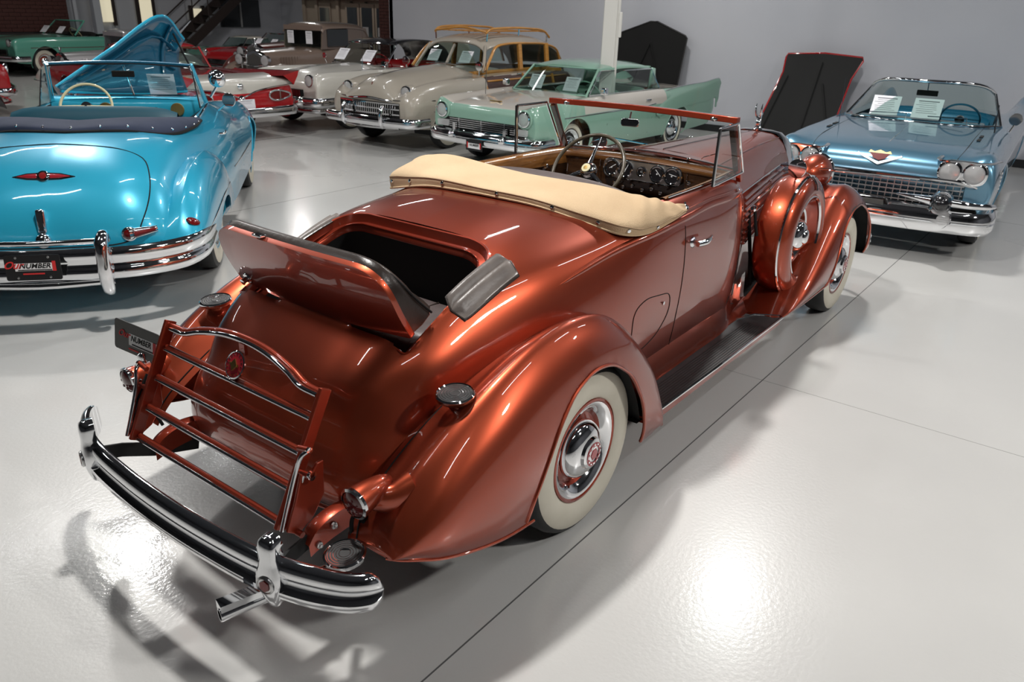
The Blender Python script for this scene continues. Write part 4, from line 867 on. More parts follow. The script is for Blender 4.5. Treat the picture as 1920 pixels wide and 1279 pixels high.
# -- licence plate on a stalk, left
pc = Vector((-1.04, .61, .782)); Mp = frame(pc, (.04, -.26, -.022), (.12, 0, 1))
lp_ = rounded([(-.128, -.062), (.128, -.062), (.128, .062), (-.128, .062)], .014, 4)
pl = MB().prism(lp_, .003).xf(Mp).obj('licence_plate', 'plate_grey', car)
pd = MB().prism(rounded([(-.045, -.028), (.112, -.028), (.112, .020), (-.045, .020)], .002, 2), .0008, (0, 0, .0032)).xf(Mp).obj('plate_panel', 'white', pl)
def plate_text(pl, Mp, k=1):
    text_obj('plate_lettering', 'NUMBER', .026*k, 'ink_black', pl, Mp @ Matrix.Translation((.018*k, .002*k, .0045)), .25, .0005, .0006, .088*k)
    text_obj('plate_script', 'Our', .03*k, 'red_print', pl, Mp @ Matrix.Translation((-.058*k, .008*k, .0045)), .5, .0005, .0008)
    MB().box((.078*k, -.002*k, .0045), (.012*k, .036*k, .001)).xf(Mp).obj('plate_numeral', 'red_print', pl)
    MB().box((.03*k, -.017*k, .0045), (.10*k, .004*k, .0008)).xf(Mp).obj('plate_small_line', 'ink_black', pl)
    MB().box((.0, -.034*k, .0045), (.07*k, .005*k, .0008)).xf(Mp).obj('plate_small_line', 'red_print', pl)
plate_text(pl, Mp, 1.28)
MB().tube([(pc.x+.01, .56, .735), (-1.02, .55, .68), (-1.03, .52, .63), (-1.10, .49, .60)], .007, 8, n=4).obj('plate_bracket', 'dark', car)
MB().lathe([(.0, .0), (.02, .004), (.022, .03), (.012, .045), (0, .047)], (-1.03, .585, .70), (-.4, .1, .9), 16).obj('plate_lamp', 'chrome', car)
MB().tube([(-1.09, .475, .70), (-1.17, .468, .58), (-1.20, .462, .50)], .006, 8).obj('rack_strut', 'black', car)

# ================================================================ OTHER CARS (local axes: +x nose, origin on the floor below an axle)
def split_grid(G, name, base, parent, arches=(), regions=(), open_=None, ang=50, caps=True, close=False):
    """full (mirrored) grid of half rows; arches: (x, r) circles cut in the sides; regions: (part name, mat, face test)"""
    Gf = full_grid(G); nU, nV = Gf.shape[:2]; V = Gf.reshape(-1, 3).copy(); F = grid_faces(nU, nV); b = bvh(V, F)
    for poly in (open_ or []): F, _ = cut(V, F, (0, 1), poly, lambda c: c[2] > .72)
    for cx, cz, r in arches:
        P = [(cx+r*math.cos(a), cz+r*math.sin(a)) for a in np.linspace(0, 2*PI, 28, endpoint=False)]
        for s in (-1, 1): F, _ = cut(V, F, (0, 2), P, lambda c: c[1]*s > .45)
        for s in (-1, 1):
            rim = []
            for a in np.linspace(-.35, PI+.35, 22):
                q = on(b, (cx+r*math.cos(a), s*1.4, cz+r*math.sin(a)), (0, -s, 0)); rim.append(tuple(q) if abs(q.y) < 1.3 and abs(q.y) > .4 else (cx+r*math.cos(a), s*.86, cz+r*math.sin(a)))
            MB().tube(rim, .009, 6).obj('arch_bead', base, parent)
            MB().grid(np.array([[(cx+r*1.02*math.cos(a), s*y, cz+r*1.02*math.sin(a)) for a in np.linspace(-.3, PI+.3, 18)] for y in (.84, .5)])).add([(cx+r*1.02*math.cos(a), s*.5, cz+r*1.02*math.sin(a)) for a in np.linspace(-.3, PI+.3, 18)], [tuple(range(18))]).obj('wheel_well', 'dark', parent)
    groups = {}
    for f in F:
        c = V[list(f)].mean(0); k = (name, base)
        for rn, rm, t in regions:
            if t(c): k = (rn, rm); break
        groups.setdefault(k, []).append(f)
    for (rn, rm), FF_ in groups.items():
        u = sorted(set(i for f in FF_ for i in f)); ix = {k: n for n, k in enumerate(u)}; m = MB().add([V[i] for i in u], [tuple(ix[i] for i in f) for f in FF_])
        if rn == name and caps:
            m.add(Gf[0], [tuple(range(nV))]); m.add(Gf[-1], [tuple(range(nV))])
        m.obj(rn.strip(), rm, parent, ang)
    return b
def box_rows(T, yi=.62):
    """T rows (x, zc, zi, zf, yf, ym, zb): centre, valley, fender top, its y, side y, sill z -> 9 column half rows"""
    R_ = []
    for x, zc, zi, zf, yf, ym, zb in T:
        h = zf-zb; y1 = min(yi, yf-.12)
        R_.append([(x, 0, zc), (x, y1*.5, zc-(zc-zi)*.25), (x, y1*.86, zi+(zc-zi)*.25), (x, y1+.02, zi), (x, yf-.05, zf-.006), (x, yf, zf-.012), (x, yf+(ym-yf)*.6, zf-.12*h), (x, ym, zf-.42*h), (x, ym-.015, zf-.72*h), (x, ym-.07, zb)])
    return R_
def paper(parent, c, ux, uy, w_=.20, h=.26, lines=7, nm='window_sheet', big=False):
    Mx = frame(c, ux, uy); o = MB().box((0, 0, 0), (w_, h, .002)).xf(Mx).obj(nm, 'paper', parent, None)
    for k in range(lines):
        MB().box((-.01*(k % 3), h*.36-k*h*.10, .0018), (w_*(.72-.12*(k % 2)), h*(.05 if k == 0 else .018), .0006)).xf(Mx).obj('print_line', 'ink', o, None)
def greenhouse(parent, roofm, wsb, wst, rt, rb, pil='chrome', hood_over=.0, glass='glass_tint', hip=.05, crown=.04, sidez=None, posts=True, thick=.05):
    """wsb, wst, rt, rb: (x, y, z) half points of windshield base/top and rear top/base"""
    Gd = []
    for t in np.linspace(0, 1, 13):
        x = wst[0]+(rt[0]-wst[0])*t; y = wst[1]+(rt[1]-wst[1])*t+.05*math.sin(PI*t); z = wst[2]+(rt[2]-wst[2])*t+crown*math.sin(PI*t)
        e = .035*(1-min(1, min(t, 1-t)*8))
        Gd.append([(x+(wst[0]-x)*0, 0, z+hip-e), (x, y*.5, z+hip*.85-e), (x, y*.82, z+hip*.45-e), (x, y*.97, z+.0), (x, y, z-.035), (x, y-.01, z-.045), (x, y*.8, z-.03), (x, 0, z+hip-.05)])
    G_ = full_grid(cr(np.swapaxes(cr(np.swapaxes(np.array(Gd), 0, 1), 4), 0, 1), 2)); n = G_.shape[1]
    MB().grid(G_).add(G_[0], [tuple(range(n))]).add(G_[-1], [tuple(range(n))]).obj('roof', roofm, parent, 50)
    def curved(a, b, bow, nm, m):
        Gd = []
        for t in np.linspace(0, 1, 5):
            p = [a[i]+(b[i]-a[i])*t for i in range(3)]; Gd.append([(p[0]+bow*(1-(s_)**2), p[1]*s_, p[2]+.0) for s_ in np.linspace(-1, 1, 13)])
        MB().grid(np.array(Gd)).obj(nm, m, parent, 60); MB().tube([Gd[0][k] for k in range(13)], .012, 6).obj('glass_trim', pil, parent); MB().tube([Gd[-1][k] for k in range(13)], .010, 6).obj('glass_trim', pil, parent)
    curved(wsb, wst, .10, 'windshield', glass); curved(rb, rt, -.08, 'rear_window', glass)
    for s in (-1, 1):
        P = [(wsb[0]-.03, wsb[1]+.03, wsb[2]), (wst[0]-.02, wst[1]+.03, wst[2]-.03), (rt[0]+.02, rt[1]+.03, rt[2]-.03), (rb[0]+.06, rb[1]+.03, rb[2])]
        MB().add([(x, s*y, z) for x, y, z in P], [(0, 1, 2, 3)]).obj('side_glass', glass, parent)
        MB().tube([(wsb[0], s*wsb[1], wsb[2]-.02), (wst[0], s*wst[1], wst[2])], .018, 8).obj('pillar', pil, parent)
        MB().tube([(x, s*(y+.004), z) for x, y, z in P[::-1]], .010, 6, True).obj('side_glass_trim', 'chrome', parent)
    return
def lamp(parent, c, r, ax=(1, 0, 0), nm='headlight', hood=None):
    h = MB().lathe([(r*.9, -.05), (r*1.18, -.01), (r*1.16, .02), (r, .025), (r*.97, .01)], c, ax, 28, False).obj(nm, 'chrome', parent, 60)
    MB().lathe([(r*.99, .012), (r*.7, .028), (0, .036)], c, ax, 24, False).obj('lamp_lens', 'lens', h)
    MB().lathe([(r*.95, .0), (r*.5, -.04), (0, -.05)], c, ax, 24, False).obj('reflector', 'satin', h)
    return h
def bumper(parent, pts, h, d=.05, nm='bumper', n=6, rib=True):
    pr = [(0, -h/2), (d*.6, -h/2), (d, -h*.3), (d, -h*.05), (d*.75, 0), (d, h*.05), (d, h*.3), (d*.5, h/2), (0, h/2)]
    return MB().sweep(pts, [(-a, b) for a, b in pr], n=n).obj(nm, 'chrome', parent, 50)
def front_pts(x0, x1, x2, yw, z, bow=.0): return [(x2, -yw, z), (x1+.02, -yw+.04, z), (x0-.05, -yw*.6, z), (x0, 0, z), (x0-.05, yw*.6, z), (x1+.02, yw-.04, z), (x2, yw, z)]
def fpts(x0, yw, z, side=.35, c=.10): return [(x0-side-c, yw, z), (x0-c*1.2, yw-.03, z), (x0-c*.5, yw*.72, z), (x0, 0, z), (x0-c*.5, -yw*.72, z), (x0-c*1.2, -yw+.03, z), (x0-side-c, -yw, z)]
def interior(parent, x0, x1, col='seat', y=.68, zt=1.0, zf=.35):
    MB().box(((x0+x1)/2, 0, zf), (abs(x1-x0), 2*y, .02)).obj('cabin_floor', 'dark', parent, None)
def bench(parent, x, m, w_=1.25, zt=1.05, t=.16, nm='bench_seat'):
    Gd = []
    for y in np.linspace(-w_/2, w_/2, 15):
        e = .05*(abs(y)/(w_/2))**6; Gd.append([(x+.02, y, .5), (x, y, zt-.2), (x+.02, y, zt-.04-e), (x+t*.5, y, zt-e), (x+t*.9, y, zt-.04-e), (x+t, y, zt-.2), (x+t+.02, y, .62), (x+t+.45, y, .60), (x+t+.48, y, .48)])
    MB().grid(np.array(Gd)).obj(nm, m, parent, 60)
def steer(parent, c, r=.2, m='ivory_plastic', tilt=.6):
    n = Vector((-math.cos(tilt), 0, math.sin(tilt))); Mx = frame(c, (0, -1, 0), (math.sin(tilt), 0, math.cos(tilt)))
    o = MB().tube([(r*math.cos(a), r*math.sin(a), 0) for a in np.linspace(0, 2*PI, 36, endpoint=False)], .011, 8, True, up=(0, 0, 1)).xf(Mx).obj('steering_wheel', m, parent)
    MB().tube([(-r, 0, 0), (0, 0, .01), (r, 0, 0)], .010, 8).xf(Mx).obj('wheel_spoke', m, o); MB().lathe([(.05, -.02), (.04, .015), (0, .02)], (0, 0, 0), (0, 0, 1), 20).xf(Mx).obj('wheel_hub', 'chrome', o)
    MB().tube([(0, 0, 0), (0, 0, -.5)], .02, 8).xf(Mx).obj('steering_column', 'dark', o)

# ---------------------------------------------------------------- turquoise convertible, seen from behind (origin under the rear axle)
tq = thing('convertible_car', 'turquoise convertible seen from behind, bonnet raised and navy boot over its folded top', 'car', (.413, 3.949, 0), math.radians(49.8))
R_ = [[(-1.10, 0, .40), (-1.10, .3, .40), (-1.07, .55, .395), (-1.0, .70, .385), (-.85, .76, .37), (-.7, .78, .36), (-.6, .78, .34)],
      [(-1.16, 0, .52), (-1.155, .3, .52), (-1.12, .55, .515), (-1.04, .72, .50), (-.88, .79, .47), (-.7, .82, .42), (-.6, .82, .34)],
      [(-1.14, 0, .66), (-1.135, .3, .66), (-1.10, .54, .65), (-1.01, .70, .63), (-.84, .79, .58), (-.65, .83, .48), (-.55, .83, .34)],
      [(-1.06, 0, .80), (-1.055, .29, .80), (-1.02, .52, .79), (-.92, .68, .76), (-.76, .78, .68), (-.55, .84, .54), (-.45, .84, .34)],
      [(-.92, 0, .935), (-.915, .28, .93), (-.88, .50, .915), (-.78, .66, .875), (-.60, .77, .77), (-.4, .85, .6), (-.3, .85, .34)],
      [(-.70, 0, 1.04), (-.69, .28, 1.033), (-.65, .49, 1.012), (-.55, .65, .965), (-.38, .78, .84), (-.2, .87, .63), (-.1, .87, .34)],
      [(-.40, 0, 1.11), (-.39, .30, 1.103), (-.35, .52, 1.08), (-.25, .68, 1.02), (-.12, .80, .88), (0, .89, .65), (.05, .88, .34)],
      [(0, 0, 1.14), (.02, .34, 1.13), (.05, .58, 1.09), (.12, .72, 1.03), (.2, .83, .90), (.25, .90, .66), (.3, .89, .32)],
      [(.55, 0, 1.14), (.55, .40, 1.13), (.55, .62, 1.095), (.57, .74, 1.035), (.6, .86, .91), (.6, .93, .66), (.6, .91, .32)],
      [(1.1, 0, 1.14), (1.1, .42, 1.13), (1.1, .64, 1.10), (1.1, .75, 1.04), (1.1, .88, .92), (1.1, .95, .67), (1.1, .93, .32)],
      [(1.75, 0, 1.14), (1.75, .42, 1.13), (1.75, .63, 1.10), (1.75, .74, 1.04), (1.75, .87, .92), (1.75, .95, .67), (1.75, .93, .32)],
      [(2.3, 0, 1.12), (2.3, .34, 1.10), (2.3, .52, 1.03), (2.3, .68, .99), (2.3, .85, .90), (2.3, .95, .67), (2.3, .93, .32)],
      [(3.1, 0, 1.05), (3.1, .26, 1.03), (3.1, .42, .96), (3.1, .60, .96), (3.1, .80, .93), (3.1, .95, .70), (3.1, .93, .34)],
      [(3.7, 0, .92), (3.7, .22, .90), (3.7, .40, .84), (3.7, .60, .86), (3.7, .78, .84), (3.7, .90, .66), (3.7, .86, .38)],
      [(3.95, 0, .66), (3.95, .2, .66), (3.93, .40, .64), (3.9, .58, .64), (3.88, .70, .62), (3.85, .78, .56), (3.84, .76, .44)]]
ck = rounded([(-.28, -.60), (-.28, .60), (.5, .69), (1.66, .68), (1.66, -.68), (.5, -.69)], [.35, .35, .5, .1, .1, .5], 8)
eb = rounded([(1.80, -.50), (1.80, .50), (3.5, .25), (3.5, -.25)], .1, 5)
TB = split_grid(loft(R_, 10, 9), 'body', 'turq', tq, [(0, .36, .41), (3.12, .36, .43)], [], [ck, eb])
for s in (-1, 1):
    wheel(tq, (0, s*.80, .36), s, .36, ww=(.205, .32), rim='turq'); wheel(tq, (3.12, s*.80, .36), s, .36, ww=(.205, .32), rim='turq')
    # rear fender pontoon
    T = [(-1.10, .70, .44, .78, .44, .84, .41), (-1.06, .70, .54, .79, .55, .89, .40), (-.98, .70, .64, .80, .655, .925, .385), (-.85, .71, .74, .81, .76, .95, .37), (-.68, .72, .82, .82, .845, .965, .36), (-.45, .74, .885, .83, .905, .975, .35), (-.15, .76, .92, .84, .925, .98, .345), (.15, .79, .90, .85, .905, .98, .34), (.42, .82, .80, .87, .81, .97, .335), (.58, .85, .62, .88, .63, .965, .33), (.66, .86, .45, .89, .44, .955, .33)]
    Gq = loft(fender_rows(T), 8, 7); Gq[:, :, 1] *= s; V = Gq.reshape(-1, 3).copy(); F = grid_faces(*Gq.shape[:2]); bq = bvh(V, F)
    F, _ = cut(V, F, (0, 2), [(.40*math.cos(a), .30+.27*math.sin(a)) for a in np.linspace(0, 2*PI, 24, endpoint=False)], lambda c: abs(c[1]) > .75)
    u = sorted(set(i for f in F for i in f)); ix = {k: n for n, k in enumerate(u)}
    rf = MB().add([V[i] for i in u], [tuple(ix[i] for i in f) for f in F]).add(Gq[0], [tuple(range(Gq.shape[1]))]).add(Gq[-1], [tuple(range(Gq.shape[1]))]).obj('rear_fender', 'turq', tq, 60)
    MB().tube([tuple(g[1]+np.array([-.002, -s*.006, .003])) for g in Gq[2::3] if g[0][0] < .2], .005, 6).obj('fender_welt', 'black', rf)
    MB().tube([tuple(on(bq, (x, s*1.4, z), (0, -s, 0), .0)) for x, z in ((-.95, .50), (-.6, .56), (-.1, .61), (.4, .60))], .006, 6, n=5).obj('fender_spear', 'chrome', rf)
    q = on(bq, (-1.4, s*.875, .62), (1, 0, 0), 0, (-1.0, s*.875, .62)); m = MB().lathe([(.045, -.01), (.042, .012), (0, .022)], tuple(q), (-.8, s*.6, .25), 20); 
    for v in range(len(m.v)): x, y, z = m.v[v]; m.v[v] = (x, y, q.z+(z-q.z)*.5+(y-q.y)*s*-.3)
    m.obj('reflector', 'redlens', tq, 60)
    # tail lamp: round red lens with a tapering chrome housing
    q = on(TB, (-2, s*.50, .585), (1, 0, 0)); q2 = on(TB, (-2, s*.66, .60), (1, 0, 0))
    t = MB().tube([tuple(q+Vector((-.01, -s*.0, 0))), tuple(q2+Vector((-.004, 0, .0)))], [.040, .022], 14, flat=(.6, 1)).lathe([(.046, -.02), (.048, .012), (.040, .018)], tuple(q), (-1, 0, 0), 22).obj('tail_lamp', 'chrome', tq, 60)
    MB().lathe([(.039, .014), (.02, .026), (0, .028)], tuple(q), (-1, 0, 0), 20, False).tube([tuple(q+Vector((-.025, s*.03, 0))), tuple(q2+Vector((-.02, -s*.01, 0)))], [.022, .014], 10).obj('lamp_lens', 'redlens', t)
    # seat side, door handle, windshield side pillar
    MB().tube([tuple(on(TB, (x, s*1.4, z), (0, -s, 0), 0)) for x, z in ((.72, 1.03), (.68, .8), (.72, .48))], .003, 5).tube([tuple(on(TB, (x, s*1.4, z), (0, -s, 0), 0)) for x, z in ((1.78, 1.03), (1.82, .8), (1.80, .48))], .003, 5).obj('door_gap', 'turq_dark', tq)
    q = on(TB, (.86, s*1.4, .93), (0, -s, 0)); MB().tube([tuple(q), (q.x+.02, q.y+s*.04, q.z), (q.x+.16, q.y+s*.035, q.z)], .010, 8, n=4).obj('door_handle', 'chrome', tq, 60)
    q = on(TB, (2.55, s*1.4, .99), (0, -s, 0), 0, (2.55, s*.8, .95)); 
    MB().tube([tuple(on(TB, (x, s*1.4, z), (0, -s, 0), 0)) for x, z in ((1.0, .62), (1.8, .60), (2.6, .60))], .007, 6, n=4).obj('door_spear', 'chrome', tq)
# lid gap
lid = [(y, z) for y, z in ((-.60, .56), (-.66, .66), (-.70, .78), (-.69, .90), (-.62, .99), (-.45, 1.045), (-.2, 1.068), (0, 1.075), (.2, 1.068), (.45, 1.045), (.62, .99), (.69, .90), (.70, .78), (.66, .66), (.60, .56), (.5, .525), (.25, .515), (0, .512), (-.25, .515), (-.5, .525))]
pts = [on(TB, (-2.2, y*.88, z), (1, 0, 0)) for y, z in lid]; MB().tube(cr([tuple(p) for p in pts], 4, True), .0045, 6, True).obj('lid_gap', 'black', tq)
q = on(TB, (-2, 0, .925), (1, 0, 0)); Me = frame(q+Vector((-.004, 0, 0)), (0, -1, 0), (.6, 0, 1))
em = MB().tube([(-.185, 0, 0), (-.10, 0, .006), (0, 0, .01), (.10, 0, .006), (.185, 0, 0)], [.002, .022, .026, .022, .002], 10, n=4, up=(0, 0, 1), flat=(1, .35)).xf(Me).obj('trunk_emblem', 'chrome', tq, 60)
for sg in (-1, 1): MB().tube([(sg*.155, 0, .009), (sg*.09, 0, .014), (sg*.04, 0, .016)], [.002, .014, .016], 8, n=3, up=(0, 0, 1), flat=(1, .35)).xf(Me).obj('emblem_wing', 'badge_red', em)
if False: MB().tube([(.155, 0, .009), (.09, 0, .014), (.04, 0, .016)], [.002, .014, .016], 8, n=3, up=(0, 0, 1), flat=(1, .35)).xf(Me).obj('emblem_wing', 'red_enamel', em)
MB().lathe([(.038, .0), (.036, .018), (.026, .024), (0, .026)], (0, 0, 0), (0, 0, 1), 22).xf(Me).obj('emblem_shield', 'chrome', em)
MB().lathe([(.022, .026), (0, .028)], (0, 0, 0), (0, 0, 1), 16).xf(Me).obj('emblem_disc', 'red_enamel', em)
q = on(TB, (-2, 0, .70), (1, 0, 0)); MB().box((q.x-.018, 0, .685), (.04, .055, .15), Matrix.Rotation(.12, 3, 'Y')).obj('trunk_handle', 'chrome', tq, bevel=.014)
MB().lathe([(.05, 0), (.048, .02), (.03, .04), (0, .046)], (-1.17, 0, .565), (-.8, 0, .6), 22).obj('plate_lamp', 'chrome', tq, 60)
bpt = [(-.62, -.955, .47), (-.95, -.93, .465), (-1.16, -.82, .46), (-1.31, -.55, .455), (-1.36, 0, .455), (-1.31, .55, .455), (-1.16, .82, .46), (-.95, .93, .465), (-.62, .955, .47)]
MB().sweep(bpt, [(a, b*1.45) for a, b in pf], n=6, scale=[.5, .9, 1, 1, 1, 1, 1, .9, .5]).obj('rear_bumper', 'chrome', tq, 50)
MB().tube([(-1.33, -.40, .60), (-1.37, 0, .60), (-1.33, .40, .60)], .018, 10, n=4).tube([(-1.33, -.42, .335), (-1.38, 0, .33), (-1.33, .42, .335)], .022, 10, n=4).obj('guard_rail', 'chrome', tq, 60)
for s in (-1, 1):
    g = [(-1.30, s*.40, .60), (-1.36, s*.40, .645), (-1.42, s*.40, .60), (-1.44, s*.40, .50), (-1.44, s*.40, .40), (-1.41, s*.40, .31), (-1.36, s*.40, .27)]
    MB().tube(g, [.028, .036, .042, .040, .040, .038, .02], 14, n=5, up=(0, 1, 0)).obj('bumper_guard', 'chrome', tq, 60)
Mp = frame((-1.43, .0, .47), (0, -1, 0), (.10, 0, 1)); pl = MB().prism(rounded([(-.155, -.078), (.155, -.078), (.155, .078), (-.155, .078)], .014, 4), .004).xf(Mp).obj('licence_plate', 'plate_black', tq)
MB().prism([(-.10, -.02), (.125, -.02), (.125, .028), (-.10, .028)], .001, (0, 0, .004)).xf(Mp).obj('plate_panel', 'white', pl)
text_obj('plate_lettering', 'NUMBER', .042, 'ink_black', pl, Mp @ Matrix.Translation((.01, .010, .006)), .3, .0006, .001, .175)
text_obj('plate_script', 'Our', .062, 'red_print', pl, Mp @ Matrix.Translation((-.112, .016, .006)), .5, .0006, .0012)
MB().box((.118, .008, .006), (.02, .062, .001)).xf(Mp).obj('plate_numeral', 'red_print', pl); MB().box((.01, -.014, .006), (.19, .006, .001)).xf(Mp).obj('plate_small_line', 'ink_black', pl); MB().box((0, -.038, .006), (.12, .009, .001)).xf(Mp).obj('plate_small_line', 'red_print', pl)
for a in (-1, 1):
    for b in (-1, 1): MB().lathe([(.008, 0), (.006, .004), (0, .005)], (a*.09, b*.062, .004), (0, 0, 1), 8).xf(Mp).obj('plate_screw', 'satin', pl)
# boot, seats, dash
bt = [[(-.36, 0, 1.12), (-.34, 0, 1.145), (-.2, 0, 1.16), (-.02, 0, 1.16), (.05, 0, 1.14)], [(-.28, .36, 1.115), (-.26, .36, 1.15), (-.12, .35, 1.175), (.05, .33, 1.17), (.11, .32, 1.13)], [(-.10, .63, 1.065), (-.08, .635, 1.10), (.02, .60, 1.15), (.18, .55, 1.155), (.24, .53, 1.12)], [(.35, .735, 1.05), (.36, .735, 1.075), (.39, .70, 1.11), (.47, .64, 1.12), (.5, .62, 1.09)], [(.80, .74, 1.05), (.80, .74, 1.06), (.80, .72, 1.075), (.81, .69, 1.075), (.81, .68, 1.06)]]
Gb2 = loft(bt, 10, 6); Gm = Gb2[::-1].copy(); Gm[:, :, 1] *= -1; Gf2 = np.concatenate([Gm[:-1], Gb2])
MB().grid(Gf2).obj('folded_top_boot', 'navy', tq, 70, label='navy boot over the folded top'); MB().tube([tuple(g[0]) for g in Gf2], .012, 6).obj('boot_hem', 'black', tq)
for k in range(4, len(Gf2)-4, 5): a = Gf2[k][6]; MB().lathe([(.010, 0), (.008, .006), (0, .009)], tuple(a), (-.6, 0, .8), 8).obj('snap_fastener', 'chrome', tq)
interior(tq, -.2, 1.8, y=.7); MB().grid(np.array([[(x, y, z) for x, y in ((-.15, -.58), (-.15, .58), (1.7, .66), (1.7, -.66))] for z in (.35, 1.06)]), False, True).obj('cabin_lining', 'teal_leather', tq)
bench(tq, .42, 'teal_leather', 1.22, 1.20, .16); 
Gd = [[(1.78, y, 1.135), (1.74, y, 1.15), (1.68, y, 1.14), (1.64, y, 1.09), (1.63, y, 1.0), (1.66, y, .88), (1.70, y, .80)] for y in np.linspace(-.66, .66, 9)]
MB().grid(cr(np.array(Gd), 1)).obj('dashboard', 'turq', tq, 50)
for y, r in ((.36, .062), (.20, .062), (-.42, .06)):
    MB().lathe([(r, 0), (r, .012), (r-.01, .014), (0, .006)], (1.628, y, 1.04), (-1, 0, .12), 26).obj('dash_gauge', 'gold', tq)
MB().box((1.625, -.10, 1.04), (.02, .30, .045)).obj('radio_grille', 'chrome', tq, bevel=.006)
steer(tq, (1.05, .21, 1.13), .205, 'ivory_plastic', .55)
# split windshield
WB, WT = (1.76, .66, 1.10), (1.52, .60, 1.44)
pts = [(WT[0]+.0, -WT[1], WT[2]), (WT[0]+.07, -.3, WT[2]+.012), (WT[0]+.10, 0, WT[2]+.016), (WT[0]+.07, .3, WT[2]+.012), (WT[0], WT[1], WT[2])]
pb = [(WB[0], -WB[1], WB[2]), (WB[0]+.10, -.33, WB[2]+.03), (WB[0]+.14, 0, WB[2]+.035), (WB[0]+.10, .33, WB[2]+.03), (WB[0], WB[1], WB[2])]
MB().tube(pts, .017, 8, n=4).obj('windshield_header', 'turq_dark', tq, 60); MB().tube([(a-.016, b, c-.012) for a, b, c in pts], .008, 8, n=4).obj('header_trim', 'chrome', tq)
MB().tube(pb, .012, 8, n=4).obj('windshield_base', 'chrome', tq); MB().tube([pts[2], pb[2]], .009, 8).obj('windshield_divider', 'chrome', tq)
MB().add(pts+pb, [(0, 1, 6, 5), (1, 2, 7, 6), (2, 3, 8, 7), (3, 4, 9, 8)]).obj('windshield_glass', 'glass', tq)
for s in (-1, 1):
    MB().tube([(WB[0]-.02, s*(WB[1]+.02), WB[2]-.06), (WT[0], s*WT[1], WT[2]+.01)], .020, 8).obj('windshield_post', 'turq', tq); MB().tube([(WB[0]-.04, s*(WB[1]+.0), WB[2]-.03), (WT[0]-.02, s*(WT[1]-.01), WT[2])], .008, 8).obj('post_trim', 'chrome', tq)
    v = [(1.34, s*.665, 1.09), (1.42, s*.62, 1.40)]; MB().tube(v, .007, 8).tube([(1.34, s*.665, 1.09), (1.70, s*.67, 1.09)], .006, 6).obj('vent_frame', 'chrome', tq)
    MB().add([v[0], v[1], (1.52, s*.61, 1.42), (1.72, s*.67, 1.10)], [(0, 1, 2, 3)]).obj('vent_glass', 'glass', tq)
    MB().tube([(.85, s*.715, 1.07), (1.3, s*.70, 1.085), (1.72, s*.68, 1.09)], .010, 6, n=4).obj('door_cap_trim', 'chrome', tq)
MB().box((1.50, -.02, 1.365), (.02, .19, .055)).obj('rear_view_mirror', 'black', tq, bevel=.008)
q = on(TB, (1.9, -1.4, 1.0), (0, 1, 0)); 
m = MB().lathe([(0, -.09), (.05, -.075), (.075, -.03), (.082, 0), (.078, .012), (0, .014)], (1.66, -.80, 1.32), (.6, -.2, .1), 28).tube([(1.66, -.79, 1.25), (1.68, -.72, 1.15)], .012, 8); m.obj('spot_lamp', 'chrome', tq, 60)
mm = MB().lathe([(0, -.03), (.05, -.022), (.065, 0), (.062, .008)], (1.52, -.90, 1.14), (-.85, .25, .05), 28, False).tube([(1.55, -.89, 1.12), (1.62, -.84, 1.08), (1.66, -.78, 1.03)], .008, 8, n=3).obj('door_mirror', 'chrome', tq, 60)
MB().lathe([(.062, .006), (0, .007)], (1.52, -.90, 1.14), (-.85, .25, .05), 24, False).obj('mirror_glass', 'chrome', mm)
paper(tq, (1.80, -.28, 1.25), (0, -1, 0), (-.35, 0, 1), .24, .20)
# raised bonnet: ribbed underside towards the viewer
def hp_(t, u): # t from the rear corner to the nose, u from the hinged edge (0) to the free edge (1)
    lo = cr(np.array([(1.98, .66, 1.165), (2.4, .30, 1.10), (2.75, 0, 1.07), (3.05, -.29, 1.065)]), 8); up = cr(np.array([(2.0, .70, 1.20), (2.4, .28, 1.51), (2.90, -.17, 1.83), (3.22, -.30, 1.60)]), 8)
    i = t*24; k = min(23, int(i)); f = i-k; a = lo[k]*(1-f)+lo[k+1]*f; b = up[k]*(1-f)+up[k+1]*f
    return a+(b-a)*u+np.array([.45, .25, .10])*math.sin(PI*u)*.42*min(1, t*2)
Gh = np.array([[hp_(t, u) for u in np.linspace(0, 1, 13)] for t in np.linspace(0, 1, 25)])
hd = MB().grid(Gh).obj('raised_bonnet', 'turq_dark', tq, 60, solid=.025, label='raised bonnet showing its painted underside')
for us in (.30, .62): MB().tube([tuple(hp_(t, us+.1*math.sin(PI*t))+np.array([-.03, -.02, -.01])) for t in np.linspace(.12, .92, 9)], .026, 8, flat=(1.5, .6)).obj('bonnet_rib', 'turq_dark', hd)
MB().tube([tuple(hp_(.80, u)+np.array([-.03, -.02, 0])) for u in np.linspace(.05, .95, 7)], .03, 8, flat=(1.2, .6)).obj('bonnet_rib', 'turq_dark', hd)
MB().tube([tuple(Gh[i][-1]) for i in range(25)]+[tuple(Gh[-1][j]) for j in range(12, -1, -1)]+[tuple(Gh[i][0]) for i in range(24, -1, -1)], .016, 8).obj('bonnet_lip', 'turq', hd)
MB().tube([tuple(hp_(.92, 1)), tuple(hp_(.97, 1)+np.array([.05, -.10, .16]))], [.02, .008], 8).obj('bonnet_ornament', 'chrome', hd)
text_obj('bonnet_script', 'S', .14, 'chrome', hd, frame(tuple(hp_(.93, .72)+np.array([-.05, -.03, 0])), (.3, -.9, 0), (0, .2, 1)), .5) if False else MB().tube([tuple(hp_(.90+.05*math.sin(q*1.9), .86-.05*q)+np.array([-.04, -.02, 0])) for q in range(7)], .006, 6).obj('bonnet_script', 'chrome', hd)
MB().tube([(2.9, -.52, .98), tuple(hp_(.85, .9))], .010, 6).obj('bonnet_prop', 'dark', hd)
